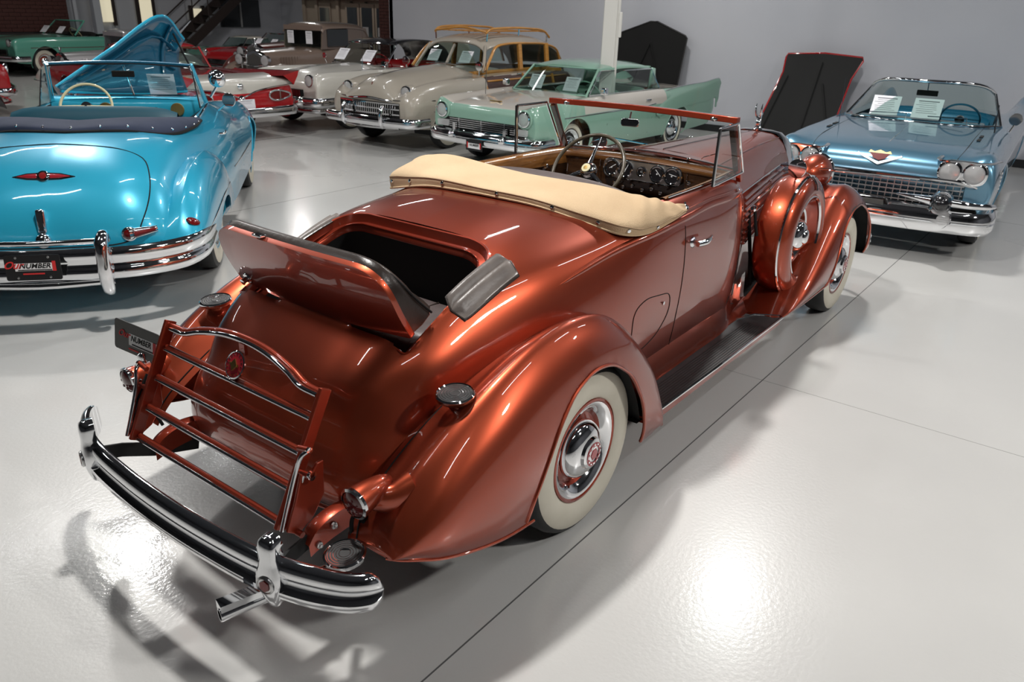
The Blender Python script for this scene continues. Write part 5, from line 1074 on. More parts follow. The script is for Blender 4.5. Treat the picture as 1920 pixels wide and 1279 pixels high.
MB().box((2.4, 0, .80), (.9, .4, .35)).obj('engine', 'satin', tq, bevel=.04); MB().box((2.5, 0, .62), (1.6, .9, .05)).obj('engine_bay', 'dark', tq, None)

# ---------------------------------------------------------------- mint and cream hardtop with tail fins
SC = .94
fo_ = thing('hardtop_car', 'mint green and cream hardtop with tail fins behind the white column', 'car', (6.60, 4.44, 0), math.radians(178.4), None, SC)
T = [(.90, .70, .70, .74, .84, .90, .46), (.89, .80, .80, .84, .86, .92, .42), (.84, .86, .865, .93, .87, .94, .38), (.70, .905, .895, .955, .88, .955, .34), (.3, .945, .925, .97, .88, .965, .30), (-.2, .985, .95, .985, .88, .97, .28), (-.6, 1.005, .97, .995, .88, .97, .27), (-1.2, 1.0, .98, 1.0, .875, .97, .27), (-2.2, 1.0, .98, 1.0, .87, .97, .27),
     (-2.9, 1.0, .97, .995, .87, .975, .27), (-3.4, .985, .93, .99, .89, .98, .28), (-3.9, .95, .90, .99, .90, .98, .30), (-4.25, .90, .86, .97, .90, .975, .33), (-4.33, .74, .73, .80, .88, .95, .38)]
gh = rounded([(-.62, -.72), (-.62, .72), (-2.75, .72), (-2.75, -.72)], .2, 5)
FB = split_grid(loft(box_rows(T), 8, 5), 'body', 'mint', fo_, [(0, .35, .40), (-3.0, .35, .37)],
    [('hood_paint', 'cream', lambda c: c[0] < .83 and c[2] > .80 and c[0] > -.95 and (abs(c[1]) < .86 or c[0] < -.2)), ('side_paint', 'cream', lambda c: -2.55 < c[0] <= -.95 and c[2] > .77 and c[1] > 0), ('side_paint ', 'cream', lambda c: -2.55 < c[0] <= -.95 and c[2] > .77), ('deck_paint', 'cream', lambda c: c[0] <= -2.4 and abs(c[1]) < .80 and c[2] > .85)], [gh])
for s in (-1, 1):
    wheel(fo_, (0, s*.79, .36), s, .36, ww=(.235, .30), rim='rubber'); wheel(fo_, (-3.0, s*.79, .35), s, .35, ww=(.235, .295), rim='rubber')
    # fin: outward canted blade
    P = [(-2.35, .80, .74), (-2.20, .86, .83), (-2.32, .88, .90), (-2.7, .89, .975), (-3.3, .90, 1.02), (-3.9, .93, 1.045), (-4.42, .97, 1.075), (-4.30, .97, .98), (-4.33, .965, .90), (-4.26, .96, .80), (-4.2, .95, .70)]
    Gd = []
    for x, y, z in P[:7]: Gd.append([(x, s*(y-.16), z-.10), (x, s*(y-.05), z-.03), (x, s*y, z), (x, s*(y+.035), z-.06), (x-.0, s*(.985), z-.18), (x, s*.985, max(.60, z-.32))])
    e = Gd[-1]; 
    for dx, dz in ((.09, -.10), (.04, -.17), (.12, -.26)): Gd.append([(e[0][0]+dx, s*.80, e[0][2]+dz), (e[0][0]+dx, s*.86, e[0][2]+dz+.02), (e[0][0]+dx, s*.92, e[0][2]+dz+.03), (e[0][0]+dx, s*.965, e[3][2]+dz), (e[0][0]+dx, s*.98, e[4][2]+dz*.6), (e[0][0]+dx, s*.985, .60)])
    Gd = cr(np.array(Gd), 4); f = MB().grid(Gd).obj('tail_fin', 'mint', fo_, 50); MB().tube([tuple(g[2]) for g in Gd[:26]], .009, 6).obj('fin_trim', 'chrome', f)
    MB().tube([tuple(on(FB, (x, s*1.4, z), (0, -s, 0), .0, (x, s*.97, z))) for x, z in ((.3, .76), (-.8, .77), (-1.8, .775), (-2.2, .80))], .009, 6, n=4).obj('side_spear', 'chrome', fo_)
    MB().lathe([(.085, -.05), (.10, 0), (.09, .04), (.05, .06), (0, .065)], (-4.30, s*.85, .70), (-1, 0, 0), 24).obj('tail_lamp', 'chrome', fo_); MB().lathe([(.07, .05), (0, .075)], (-4.30, s*.85, .70), (-1, 0, 0), 20, False).obj('tail_lens', 'redlens', fo_)
    lamp(fo_, (.915, s*.745, .775), .088)
    MB().lathe([(.10, -.06), (.125, 0), (.128, .02), (.108, .03)], (.895, s*.745, .775), (1, 0, 0), 28, False).obj('lamp_surround', 'mint', fo_)
    MB().prism(rounded([(-.12, -.045), (.10, -.045), (.10, .045), (-.12, .045)], .02, 3), .03, (.905, s*.71, .60), (0, 1, 0), (0, 0, 1)).obj('parking_lamp', 'lens', fo_, bevel=.006)
    MB().lathe([(.05, -.04), (.055, .02), (.045, .07), (.025, .10), (0, .11)], (.99, s*.46, .47), (1, 0, 0), 20).box((.97, s*.46, .56), (.03, .05, .14)).obj('bumper_guard', 'chrome', fo_, 60)
    q = on(FB, (-1.95, s*1.4, .87), (0, -s, 0)); MB().box((q.x, q.y+s*.02, q.z), (.14, .03, .03)).obj('door_handle', 'chrome', fo_, bevel=.008)
    MB().box((-.72, s*.92, 1.06), (.08, .10, .10)).obj('door_mirror', 'chrome', fo_, bevel=.02)
    MB().tube([tuple(on(FB, (x, s*1.4, z), (0, -s, 0))) for x, z in ((-.75, .95), (-.78, .6), (-.75, .35))], .003, 5).tube([tuple(on(FB, (x, s*1.4, z), (0, -s, 0))) for x, z in ((-2.1, .95), (-2.1, .6), (-2.05, .35))], .003, 5).obj('door_gap', 'dark', fo_)
MB().box((.885, 0, .60), (.04, 1.50, .17)).obj('grille_recess', 'black', fo_, None)
for k in range(6): MB().box((.915, 0, .535+.027*k), (.02, 1.20, .010)).obj('grille_bar', 'chrome', fo_, None)
for y in (-.42, 0, .42): MB().box((.925, y, .60), (.02, .016, .17), Matrix.Rotation(.1*y, 3, 'X')).obj('grille_upright', 'chrome', fo_, None)
bumper(fo_, fpts(.99, .97, .44, .30), .17, .07); MB().sweep([(.72, -.93, .52), (.93, -.86, .53), (.96, -.5, .515), (.95, 0, .505), (.96, .5, .515), (.93, .86, .53), (.72, .93, .52)], [(0, -.02), (.03, 0), (0, .02)], n=4).obj('grille_lip', 'chrome', fo_)
MB().prism([(-.11, .0), (-.10, .02), (0, -.02), (.10, .02), (.11, 0), (0, -.05)], .015, (.62, 0, .925), (0, -1, 0), (.9, 0, .2)).obj('hood_emblem', 'gold', fo_)
Mp = frame((1.07, 0, .37), (0, 1, 0), (0, 0, 1)); pl = MB().prism([(-.15, -.075), (.15, -.075), (.15, .075), (-.15, .075)], .004).xf(Mp).obj('licence_plate', 'plate_black', fo_)
MB().box((0, -.01, .005), (.24, .07, .001)).xf(Mp).obj('plate_panel', 'white', pl); text_obj('plate_lettering', 'NUMBER', .045, 'ink_black', pl, Mp @ Matrix.Translation((0, 0, .007)), .2, .0005, .001, .17)
MB().box((.115, .0, .007), (.02, .08, .001)).xf(Mp).obj('plate_numeral', 'red_print', pl); MB().box((-.12, .0, .007), (.02, .08, .001)).xf(Mp).obj('plate_script', 'red_print', pl)
greenhouse(fo_, 'mint', (-.60, .68, .985), (-1.02, .60, 1.335), (-2.55, .60, 1.32), (-2.78, .68, .98), 'mint', hip=.06)
for s in (-1, 1):
    Gd = [[(-2.45, s*.655, .985), (-2.55, s*.645, 1.31)], [(-2.62, s*.66, .985), (-2.66, s*.64, 1.29)], [(-2.82, s*.62, .985), (-2.72, s*.58, 1.27)]]; MB().grid(cr(np.array(Gd), 4)).obj('rear_pillar', 'mint', fo_, 60, solid=.03); MB().box((-2.64, s*.665, 1.02), (.20, .02, .06)).obj('pillar_trim', 'satin', fo_)
bench(fo_, -1.75, 'mint', 1.2, 1.02); bench(fo_, -2.6, 'mint', 1.2, 1.0); steer(fo_, (-1.12, .38, .98), .2, 'mint')
MB().box((-1.7, 0, .5), (2.2, 1.3, .03)).obj('cabin_floor', 'dark', fo_, None); MB().box((-.80, 0, .92), (.25, 1.3, .12)).obj('dashboard', 'mint', fo_, None, bevel=.03)
paper(fo_, (-.78, .30, 1.11), (0, 1, 0), (-.55, 0, 1), .26, .22); paper(fo_, (-.78, -.36, 1.11), (0, 1, 0), (-.55, 0, 1), .26, .22)
MB().tube([(.15, -.60, .95), (.12, -.62, 1.25), (.10, -.64, 1.6)], [.006, .002], 6).obj('antenna', 'chrome', fo_)
for y in (-.25, .25): MB().tube([(-.55, y, 1.0), (-.72, y-.25, 1.06)], .006, 6).obj('wiper', 'chrome', fo_)

# ---------------------------------------------------------------- grey wagon with wooden body
ch = thing('station_wagon', 'grey beige wagon with honey coloured wooden doors and roof rack', 'car', (6.743, 6.789, 0), math.radians(182.2), None, .962)
T = [(.86, .66, .62, .62, .62, .70, .48), (.86, .78, .70, .72, .66, .76, .42), (.80, .95, .80, .84, .70, .84, .38), (.66, 1.05, .86, .93, .74, .90, .35), (.35, 1.11, .92, 1.0, .78, .94, .32), (0, 1.15, .96, 1.03, .80, .95, .30), (-.4, 1.175, 1.0, 1.03, .81, .95, .30), (-.85, 1.19, 1.06, 1.03, .81, .93, .30), (-1.3, 1.12, 1.08, 1.05, .80, .90, .30), (-2.2, 1.12, 1.08, 1.06, .80, .90, .30), (-3.1, 1.12, 1.06, 1.04, .80, .90, .30), (-3.8, 1.05, 1.0, .98, .76, .86, .32), (-4.2, .85, .8, .8, .70, .80, .36), (-4.25, .7, .68, .66, .66, .74, .4)]
CB = split_grid(loft(box_rows(T, .5), 8, 5), 'body', 'putty', ch, [(0, .36, .41), (-3.09, .36, .38)], [('wood_panel', 'mahog', lambda c: -3.6 < c[0] < -.95 and .42 < c[2] < 1.03 and abs(c[1]) > .7)], [rounded([(-1.0, -.68), (-1.0, .68), (-3.6, .66), (-3.6, -.66)], .15, 4)])
for s in (-1, 1):
    wheel(ch, (0, s*.80, .36), s, .36, ww=(.20, .31), rim='putty'); wheel(ch, (-3.09, s*.80, .36), s, .36, ww=(.20, .31), rim='putty')
    lamp(ch, (.70, s*.615, .865), .088); MB().lathe([(.11, -.12), (.112, -.02), (.10, .01)], (.69, s*.615, .865), (1, 0, 0), 28, False).obj('lamp_pod', 'putty', ch)
    def side(x, z, o=.012): q = on(CB, (x, s*1.5, z), (0, -s, 0), 0, (x, s*.92, z)); return (x, q.y+s*o, z)
    for pts, r in (([(-.98, 1.06), (-1.5, 1.07), (-2.2, 1.07), (-3.0, 1.06), (-3.6, 1.02)], .045), ([(-.98, 1.03), (-.93, .75), (-.98, .45)], .035), ([(-2.05, 1.05), (-2.05, .45)], .045), ([(-2.95, 1.0), (-2.95, .8)], .04), ([(-.98, .44), (-2.0, .42), (-2.7, .42)], .035)):
        MB().tube([side(x, z) for x, z in pts], r, 8, flat=(1, .45) if abs(pts[0][1]-pts[-1][1]) > .2 else (.45, 1), n=4, up=(0, 0, 1) if abs(pts[0][1]-pts[-1][1]) < .2 else (1, 0, 0)).obj('wood_frame', 'ash', ch, 60)
    MB().grid(np.array([[side(x, z, .02) for z in (1.09, .97)] for x in (-1.0, -1.5, -2.0, -2.5, -3.0, -3.5)])).obj('wood_rail', 'ash', ch, 40, solid=.02)
    # window frames of wood
    top = [(-1.02, .80, 1.12), (-1.22, .76, 1.33), (-1.40, .72, 1.47), (-1.75, .70, 1.52), (-2.4, .70, 1.52), (-3.0, .68, 1.49), (-3.4, .66, 1.38), (-3.55, .66, 1.12)]
    MB().tube([(x, s*y, z) for x, y, z in top], .035, 8, n=4, flat=(.6, 1)).obj('window_frame', 'ash', ch, 60)
    for x in (-2.10, -2.95): MB().box((x, s*.73, 1.31), (.10, .05, .42), Matrix.Rotation(s*.12, 3, 'X')).obj('window_post', 'ash', ch, None, bevel=.01)
    MB().add([(x, s*(y-.01), z) for x, y, z in top], [tuple(range(8))]).obj('side_glass', 'glass_tint', ch)
    for k, z in enumerate((.76, .68, .60)): MB().tube([(.79-.04*k+.08, s*.50, z), (.80, s*.72, z), (.62, s*.86, z), (.40, s*.935, z)], .008, 6, n=4).obj('side_strip', 'chrome', ch)
    MB().tube([(.94, s*.40, .62), (1.0, s*.40, .66), (1.04, s*.40, .60), (1.04, s*.40, .42), (1.0, s*.40, .36)], [.02, .03, .034, .034, .02], 12, n=4, up=(0, 1, 0)).obj('bumper_guard', 'chrome', ch, 60)
    q = side(-1.95, 1.04, .02); MB().box(q, (.12, .03, .03)).obj('door_handle', 'chrome', ch, bevel=.008)
    MB().lathe([(0, -.07), (.05, -.055), (.07, -.01), (.072, .01), (0, .012)], (-.85, s*.80, 1.20), (1, 0, 0), 20).tube([(-.86, s*.80, 1.14), (-.88, s*.78, 1.06)], .014, 8).obj('spot_lamp', 'chrome', ch, 60)
# roof
Gd = []
for x, y, z in ((-1.22, .56, 1.50), (-1.30, .62, 1.545), (-1.6, .66, 1.60), (-2.2, .67, 1.62), (-2.9, .66, 1.59), (-3.3, .64, 1.50), (-3.6, .62, 1.32), (-3.75, .60, 1.10)): Gd.append([(x+.03, 0, z+.045), (x+.02, y*.5, z+.035), (x, y*.8, z), (x, y*.97, z-.05), (x, y+.035, z-.09), (x, y+.03, z-.11)])
MB().grid(full_grid(loft(Gd, 5, 4))).obj('roof', 'putty', ch, 60, solid=.03)
for s in (-1, 1): MB().add([(-.98, s*.03, 1.19), (-.96, s*.40, 1.18), (-1.02, s*.74, 1.12), (-1.26, s*.60, 1.45), (-1.22, s*.3, 1.50), (-1.22, s*.03, 1.51)], [(0, 1, 2, 3, 4, 5)]).obj('windshield', 'glass_tint', ch); MB().tube([(-1.04, s*.74, 1.10), (-1.28, s*.60, 1.49)], .028, 8).obj('windshield_pillar', 'putty', ch)
MB().box((-1.1, 0, 1.34), (.04, .03, .38), Matrix.Rotation(-.65, 3, 'Y')).obj('windshield_divider', 'putty', ch, None)
MB().tube([(-.96, -.42, 1.18), (-.95, 0, 1.20), (-.96, .42, 1.18)], .010, 6).obj('windshield_trim', 'chrome', ch)
MB().box((-2.2, 0, .7), (2.4, 1.3, .5)).obj('cabin_lining', 'dark', ch, None); bench(ch, -1.9, 'ivory', 1.15, 1.12)
paper(ch, (-1.10, .33, 1.31), (0, 1, 0), (-.72, 0, 1), .24, .22); paper(ch, (-1.10, -.36, 1.31), (0, 1, 0), (-.72, 0, 1), .24, .22)
# roof rack
for s in (-1, 1):
    MB().tube([(-1.35, s*.55, 1.68), (-1.45, s*.56, 1.735), (-1.9, s*.57, 1.765), (-2.6, s*.57, 1.755), (-3.1, s*.56, 1.71), (-3.3, s*.55, 1.60)], .020, 8, n=4).obj('rack_rail', 'ash', ch, 60)
    for x, z in ((-1.38, 1.62), (-2.3, 1.70), (-3.2, 1.58)): MB().tube([(x, s*.55, z-.06), (x, s*.56, z+.06)], .014, 8).obj('rack_bracket', 'chrome', ch)
MB().tube([(-1.36, -.55, 1.70), (-1.42, 0, 1.76), (-1.36, .55, 1.70)], .020, 8, n=4).obj('rack_rail', 'ash', ch); MB().tube([(-3.1, -.55, 1.70), (-3.12, 0, 1.75), (-3.1, .55, 1.70)], .018, 8, n=4).obj('rack_rail', 'ash', ch)
for k in range(7): MB().box((-2.25, -.42+.14*k, 1.705), (1.7, .05, .016)).obj('rack_slat', 'ash', ch, None)
MB().box((.84, 0, .595), (.07, 1.24, .25)).obj('grille_recess', 'black', ch, None)
for k in range(4): MB().sweep([(.87, -.62, .48+.075*k), (.92, -.3, .48+.075*k), (.935, 0, .48+.075*k), (.92, .3, .48+.075*k), (.87, .62, .48+.075*k)], [(-.005, -.009), (.005, -.009), (.005, .009), (-.005, .009)]).obj('grille_bar', 'chrome', ch, None)
for k in range(29): y = -.588+.042*k; MB().box((.925-.06*(y/.6)**2, y, .593), (.014, .013, .23)).obj('grille_tooth', 'chrome', ch, None)
MB().tube([(.80, -.62, .72), (.86, -.35, .745), (.885, 0, .775), (.86, .35, .745), (.80, .62, .72)], .016, 8, n=4).obj('grille_crown', 'chrome', ch)
bumper(ch, fpts(.99, .93, .45, .32), .14, .055); MB().tube([(.86, -.6, .36), (.96, 0, .35), (.86, .6, .36)], .02, 8, n=4).obj('lower_bar', 'chrome', ch)
MB().tube([(.78, 0, .99), (.80, 0, .90), (.83, 0, .86)], [.01, .016, .008], 8, up=(0, 1, 0)).obj('hood_emblem', 'maroon', ch)
MB().tube([(.5, 0, 1.085), (0, 0, 1.155), (-.9, 0, 1.20)], .005, 6, n=4).obj('hood_strip', 'chrome', ch)

# ---------------------------------------------------------------- ivory convertible
sk = thing('convertible_car', 'ivory white convertible with two sheets behind its dark windshield and red seats', 'car', (7.05, 9.277, 0), math.radians(181.2), None, .955)
T = [(.80, .62, .62, .70, .78, .84, .46), (.80, .76, .76, .84, .80, .90, .42), (.74, .87, .86, .94, .82, .93, .36), (.55, .95, .90, .98, .84, .95, .33), (.2, 1.0, .93, .99, .85, .96, .30), (-.2, 1.03, .96, .99, .85, .96, .29), (-.8, 1.06, .99, .99, .85, .96, .28), (-1.4, 1.03, 1.0, .99, .85, .96, .28), (-2.4, .98, .96, .95, .85, .95, .28), (-3.1, .98, .94, .97, .85, .95, .28), (-3.8, .93, .88, .93, .82, .92, .3), (-4.2, .8, .78, .84, .78, .86, .36), (-4.25, .65, .65, .68, .74, .8, .42)]
SB = split_grid(loft(box_rows(T), 8, 5), 'body', 'ivory', sk, [(0, .36, .42), (-3.1, .36, .40)], [], [rounded([(-1.05, -.70), (-1.05, .70), (-2.7, .70), (-2.7, -.70)], .2, 4)])
for s in (-1, 1):
    wheel(sk, (0, s*.81, .36), s, .36, ww=(.20, .32), rim='red', hub='chrome'); wheel(sk, (-3.1, s*.81, .36), s, .36, ww=(.20, .32), rim='red')
    lamp(sk, (.80, s*.72, .855), .088)
    MB().lathe([(.07, -.12), (.10, -.04), (.10, .03), (.07, .10), (.03, .14), (0, .15)], (.90, s*.60, .50), (1, 0, 0), 24).obj('bumper_bomb', 'chrome', sk, 60)
    MB().tube([(-1.02, s*.72, 1.0), (-1.42, s*.64, 1.36)], .018, 8).obj('windshield_post', 'chrome', sk)
    MB().lathe([(0, -.03), (.045, -.015), (.05, .01)], (-.95, s*.86, 1.14), (1, 0, 0), 16).tube([(-.95, s*.86, 1.10), (-.98, s*.84, 1.0)], .009, 6).obj('door_mirror', 'chrome', sk, 60)
    MB().tube([tuple(on(SB, (x, s*1.5, z), (0, -s, 0))) for x, z in ((.3, .76), (-.8, .74), (-2.0, .62), (-2.4, .60))], .008, 6, n=4).obj('side_spear', 'chrome', sk)
bumper(sk, fpts(.93, .93, .50, .40, .12), .17, .08); bumper(sk, fpts(.88, .88, .36, .2), .08, .04)
MB().box((.82, 0, .62), (.05, 1.1, .16)).obj('grille_recess', 'black', sk, None)
for k in range(28): MB().box((.855, -.52+.0385*k, .62), (.02, .012, .15)).obj('grille_tooth', 'chrome', sk, None)
Gd = []
for t in np.linspace(0, 1, 4): 
    Gd.append([(-.88-.42*t-.16*abs(q)**3, q*(.70-.08*t), 1.04+.36*t) for q in np.linspace(-1, 1, 13)])
MB().grid(np.array(Gd)).obj('windshield', 'glass_tint', sk, 60)
for row, r, m_ in ((0, .012, 'chrome'), (3, .018, 'chrome')): MB().tube([tuple(Gd[row][k]) for k in range(13)], r, 8).obj('windshield_frame', m_, sk)
MB().box((-1.8, 0, .66), (1.7, 1.3, .4)).obj('cabin_lining', 'dark', sk, None); bench(sk, -1.9, 'red', 1.25, 1.10); bench(sk, -2.7, 'red', 1.2, 1.06); steer(sk, (-1.35, .36, 1.05), .2, 'red')
Gd = [[(x, y, z) for y in np.linspace(-.62, .62, 5)] for x, z in ((-1.38, 1.405), (-1.9, 1.47), (-2.5, 1.44), (-2.9, 1.28), (-3.05, 1.03))]
MB().grid(cr(np.array(Gd), 4)).obj('canvas_top', 'black_paint', sk, 60, solid=.02)
paper(sk, (-1.02, .30, 1.19), (0, 1, 0), (-.9, 0, 1), .28, .26); paper(sk, (-1.02, -.42, 1.19), (0, 1, 0), (-.9, 0, 1), .28, .26)
MB().grid(np.array([[(-3.9+.25*t, .1-.75*u+.35, .98+.52*t-.03*(2*u-1)**4*(t+.3)) for u in np.linspace(-.2, 1.2, 9)] for t in np.linspace(0, 1, 6)])).obj('raised_trunk_lid', 'cream', sk, 60, solid=.03)
cushion((-3.45, -.55, 1.03), (.4, .5, .22)).obj('trunk_lining', 'red', sk, 60); MB().lathe([(.1, 0), (.11, .04), (.05, .09), (0, .1)], (-3.4, -.35, 1.12), (0, 0, 1), 16).obj('trunk_cap', 'chrome', sk)
MB().tube([(-.4, .76, 1.0), (-.42, .77, 1.4), (-.43, .78, 1.72)], [.005, .002], 6).obj('antenna', 'chrome', sk)
MB().lathe([(.012, 0), (.03, .02), (.03, .05), (0, .06)], (.68, 0, .90), (0, 0, 1), 10).obj('hood_emblem', 'chrome', sk)
MB().tube([(.72, 0, .90), (.2, 0, 1.01), (-.8, 0, 1.07)], .006, 6, n=4).obj('hood_strip', 'chrome', sk)

# ---------------------------------------------------------------- steel blue convertible, nose towards us
ca = thing('convertible_car', 'steel blue convertible with four headlights facing the copper car', 'car', (6.346, -.429, 0), math.radians(183.7), None, .993)
T = [(.93, .66, .66, .70, .84, .92, .52), (.93, .76, .76, .80, .86, .95, .48), (.90, .84, .84, .90, .88, .965, .42), (.80, .90, .895, .955, .89, .975, .36), (.55, .945, .935, .965, .89, .985, .32), (.1, .975, .96, .975, .89, .99, .29), (-.5, 1.0, .975, .98, .88, .99, .28), (-1.0, 1.005, .98, .985, .88, .99, .28), (-1.5, 1.0, .98, .985, .87, .99, .28), (-2.6, .98, .97, .98, .87, .99, .28), (-3.3, .97, .94, .99, .88, .99, .28), (-4.0, .93, .88, 1.02, .89, .98, .30), (-4.6, .85, .82, 1.06, .88, .95, .34), (-4.7, .7, .7, .8, .84, .9, .4)]
KB = split_grid(loft(box_rows(T, .66), 8, 5), 'body', 'caddy', ca, [(0, .36, .42), (-3.29, .36, .34)], [], [rounded([(-1.0, -.72), (-1.0, .72), (-2.9, .72), (-2.9, -.72)], .2, 4)])
for s in (-1, 1):
    wheel(ca, (0, s*.82, .36), s, .36, .18, ww=(.20, .31), rim='caddy'); wheel(ca, (-3.29, s*.82, .36), s, .36, .18, ww=(.20, .31), rim='caddy')
    lamp(ca, (.955, s*.60, .80), .084); lamp(ca, (.935, s*.795, .80), .084); MB().prism(rounded([(-.20, -.105), (.20, -.105), (.20, .105), (-.20, .105)], .10, 6), .05, (.895, s*.70, .80), (0, 1, 0), (0, 0, 1)).obj('lamp_housing', 'chrome', ca, bevel=.01)
    MB().tube([(.70, s*.50, .905), (.955, s*.51, .895), (.965, s*.69, .90), (.94, s*.87, .90), (.70, s*.955, .90)], .014, 8, n=4, flat=(1.6, .6)).obj('lamp_brow', 'chrome', ca)
    # hood shut line
    MB().tube([tuple(on(KB, (x, s*y, 1.6), (0, 0, -1), -.001)) for x, y in ((-.95, .66), (-.2, .655), (.5, .65), (.86, .62))]+[(.94, s*.60, .76)], .0035, 5, n=4).obj('hood_gap', 'dark', ca)
    # bumper bullet and surround
    MB().lathe([(.06, -.1), (.095, -.02), (.10, .05), (.07, .09)], (.99, s*.60, .545), (1, 0, 0), 30, False).obj('bullet_ring', 'chrome', ca, 60)
    MB().lathe([(.082, .04), (.078, .09), (.06, .14), (.03, .17), (0, .18)], (.99, s*.60, .545), (1, 0, 0), 28, False).obj('bumper_bullet', 'black_paint', ca, 60)
    MB().tube([(.98, s*.22, .56), (1.02, s*.40, .555), (1.04, s*.52, .55)], [.01, .03, .045], 12, n=4).tube([(1.03, s*.68, .55), (1.0, s*.82, .54), (.90, s*.95, .53), (.80, s*1.0, .52)], [.04, .035, .03, .02], 12, n=4).obj('bullet_wing', 'chrome', ca, 60)
    MB().lathe([(.105, -.03), (.115, .02), (.10, .04)], (1.0, s*.60, .40), (1, 0, 0), 28, False).obj('fog_lamp_ring', 'chrome', ca); MB().lathe([(.10, .03), (.06, .045), (0, .05)], (1.0, s*.60, .40), (1, 0, 0), 24, False).obj('fog_lamp_lens', 'lens', ca)
    for k in range(6): MB().box((.50, s*.985, .60+.035*k), (.05, .012, .016)).obj('fender_hash', 'chrome', ca, None)
    MB().tube([tuple(on(KB, (x, s*1.5, z), (0, -s, 0))) for x, z in ((.6, .80), (-.5, .79), (-2.0, .78), (-3.6, .76))], .009, 6, n=4).obj('side_spear', 'chrome', ca)
    MB().tube([tuple(on(KB, (x, s*1.5, z), (0, -s, 0))) for x, z in ((-.95, .93), (-.98, .6), (-.95, .35))], .003, 5).obj('door_gap', 'dark', ca)
    if s > 0: MB().lathe([(0, -.05), (.05, -.035), (.065, 0), (.06, .01)], (-1.05, s*.93, 1.10), (1, 0, 0), 20).tube([(-1.05, s*.93, 1.05), (-1.03, s*.90, .97)], .010, 6).obj('door_mirror', 'chrome', ca, 60)
    for x in (-.1, -.35): MB().box((x, s*.70, on(KB, (x, s*.70, 1.5), (0, 0, -1)).z+.004), (.16, .03, .008)).obj('cowl_vent', 'dark', ca, None)
# egg crate grille
MB().box((.90, 0, .60), (.06, 1.50, .22)).obj('grille_recess', 'black', ca, None)
for k in range(5): MB().sweep([(.935, -.74, .515+.042*k), (.965, -.35, .515+.042*k), (.97, 0, .515+.042*k), (.965, .35, .515+.042*k), (.935, .74, .515+.042*k)], [(-.004, -.005), (.004, -.005), (.004, .005), (-.004, .005)]).obj('grille_bar', 'satin', ca, None)
for k in range(25): y = -.72+.06*k; MB().box((.972-.035*(y/.74)**2, y, .60), (.010, .007, .20)).obj('grille_upright', 'satin', ca, None)
MB().tube([(.88, -.90, .66), (.965, -.72, .715), (.99, -.35, .722), (.995, 0, .722), (.99, .35, .722), (.965, .72, .715), (.88, .90, .66)], .018, 8, n=4).obj('grille_crown', 'chrome', ca)
bumper(ca, fpts(1.03, .97, .37, .42, .12), .20, .06); MB().tube([(.96, -.5, .475), (1.0, 0, .475), (.96, .5, .475)], .022, 8, n=4).obj('bumper_ledge', 'chrome', ca)
MB().prism(rounded([(-.20, -.05), (.20, -.05), (.16, .07), (-.16, .07)], .02, 3), .02, (1.04, 0, .45), (0, 1, 0), (0, 0, 1)).obj('plate_recess', 'chrome', ca, bevel=.004)
MB().prism([(-.15, -.04), (.15, -.04), (.13, .05), (-.13, .05)], .006, (1.062, 0, .45), (0, 1, 0), (0, 0, 1)).obj('plate_blank', 'plate_grey', ca)
MB().lathe([(.045, 0), (.042, .008), (0, .010)], (1.068, -.10, .47), (1, 0, 0), 24).obj('round_badge', 'gold', ca)
# V and crest
Mv = frame((.925, 0, .815), (0, 1, 0), (-.35, 0, 1))
MB().prism([(-.20, .055), (0, -.03), (.20, .055), (.19, .07), (0, -.002), (-.19, .07)], .018).xf(Mv).obj('hood_vee', 'white_metal', ca, bevel=.003)
MB().prism([(-.09, .075), (-.05, .03), (0, .012), (.05, .03), (.09, .075)], .014).xf(Mv).obj('hood_crest', 'red_enamel', ca); MB().prism([(-.10, .078), (-.085, .10), (-.05, .086), (0, .106), (.05, .086), (.085, .10), (.10, .078)], .014).xf(Mv).obj('crest_crown', 'gold', ca)
MB().tube([tuple(on(KB, (x, 0, 1.6), (0, 0, -1), -.004)) for x in (.85, .5, 0, -.6)], .006, 6, n=3).obj('hood_strip', 'chrome', ca)
# windshield, interior
Gd = []
for t in np.linspace(0, 1, 6):
    Gd.append([(-.88-.48*t-(.42-.02*t)*abs(q)**2.6, q*(.80-.10*t-.05*t*abs(q)**5), 1.0+.40*t-.015*abs(q)**3-.10*t*abs(q)**6) for q in np.linspace(-1, 1, 21)])
MB().grid(np.array(Gd)).obj('windshield', 'glass_tint', ca, 60)
MB().tube([tuple(Gd[-1][k]) for k in range(21)], .020, 8).obj('windshield_header', 'chrome', ca, 60); MB().tube([tuple(Gd[0][k]) for k in range(21)], .014, 8).obj('windshield_base', 'chrome', ca, 60)
for e_ in (0, 20): MB().tube([tuple(np.array(Gd[i][e_])) for i in range(6)], .018, 8).obj('windshield_post', 'chrome', ca, 60)
MB().box((-1.9, 0, .62), (1.9, 1.38, .4)).obj('cabin_lining', 'dark', ca, None); bench(ca, -2.0, 'turq_dark', 1.3, 1.04); bench(ca, -2.85, 'turq_dark', 1.3, 1.0); steer(ca, (-1.45, .38, 1.02), .2, 'turq_dark')
MB().box((-1.22, 0, .96), (.25, 1.30, .10)).obj('dashboard', 'caddy', ca, None, bevel=.03); MB().box((-1.42, 0, 1.27), (.02, .22, .06)).obj('rear_view_mirror', 'black', ca, bevel=.008)
MB().tube([(-1.40, 0, 1.30), (-1.36, 0, 1.39)], .006, 6).obj('mirror_stalk', 'chrome', ca)
paper(ca, (-1.12, .07, 1.13), (0, 1, 0), (-.7, 0, 1), .29, .24); paper(ca, (-1.12, -.36, 1.13), (0, 1, 0), (-.7, 0, 1), .29, .24)
for y in (-.1, .5): MB().tube([(-.90, y, 1.01), (-1.05, y-.02, 1.07), (-1.02, y-.4, 1.06)], .005, 6).obj('wiper', 'chrome', ca)
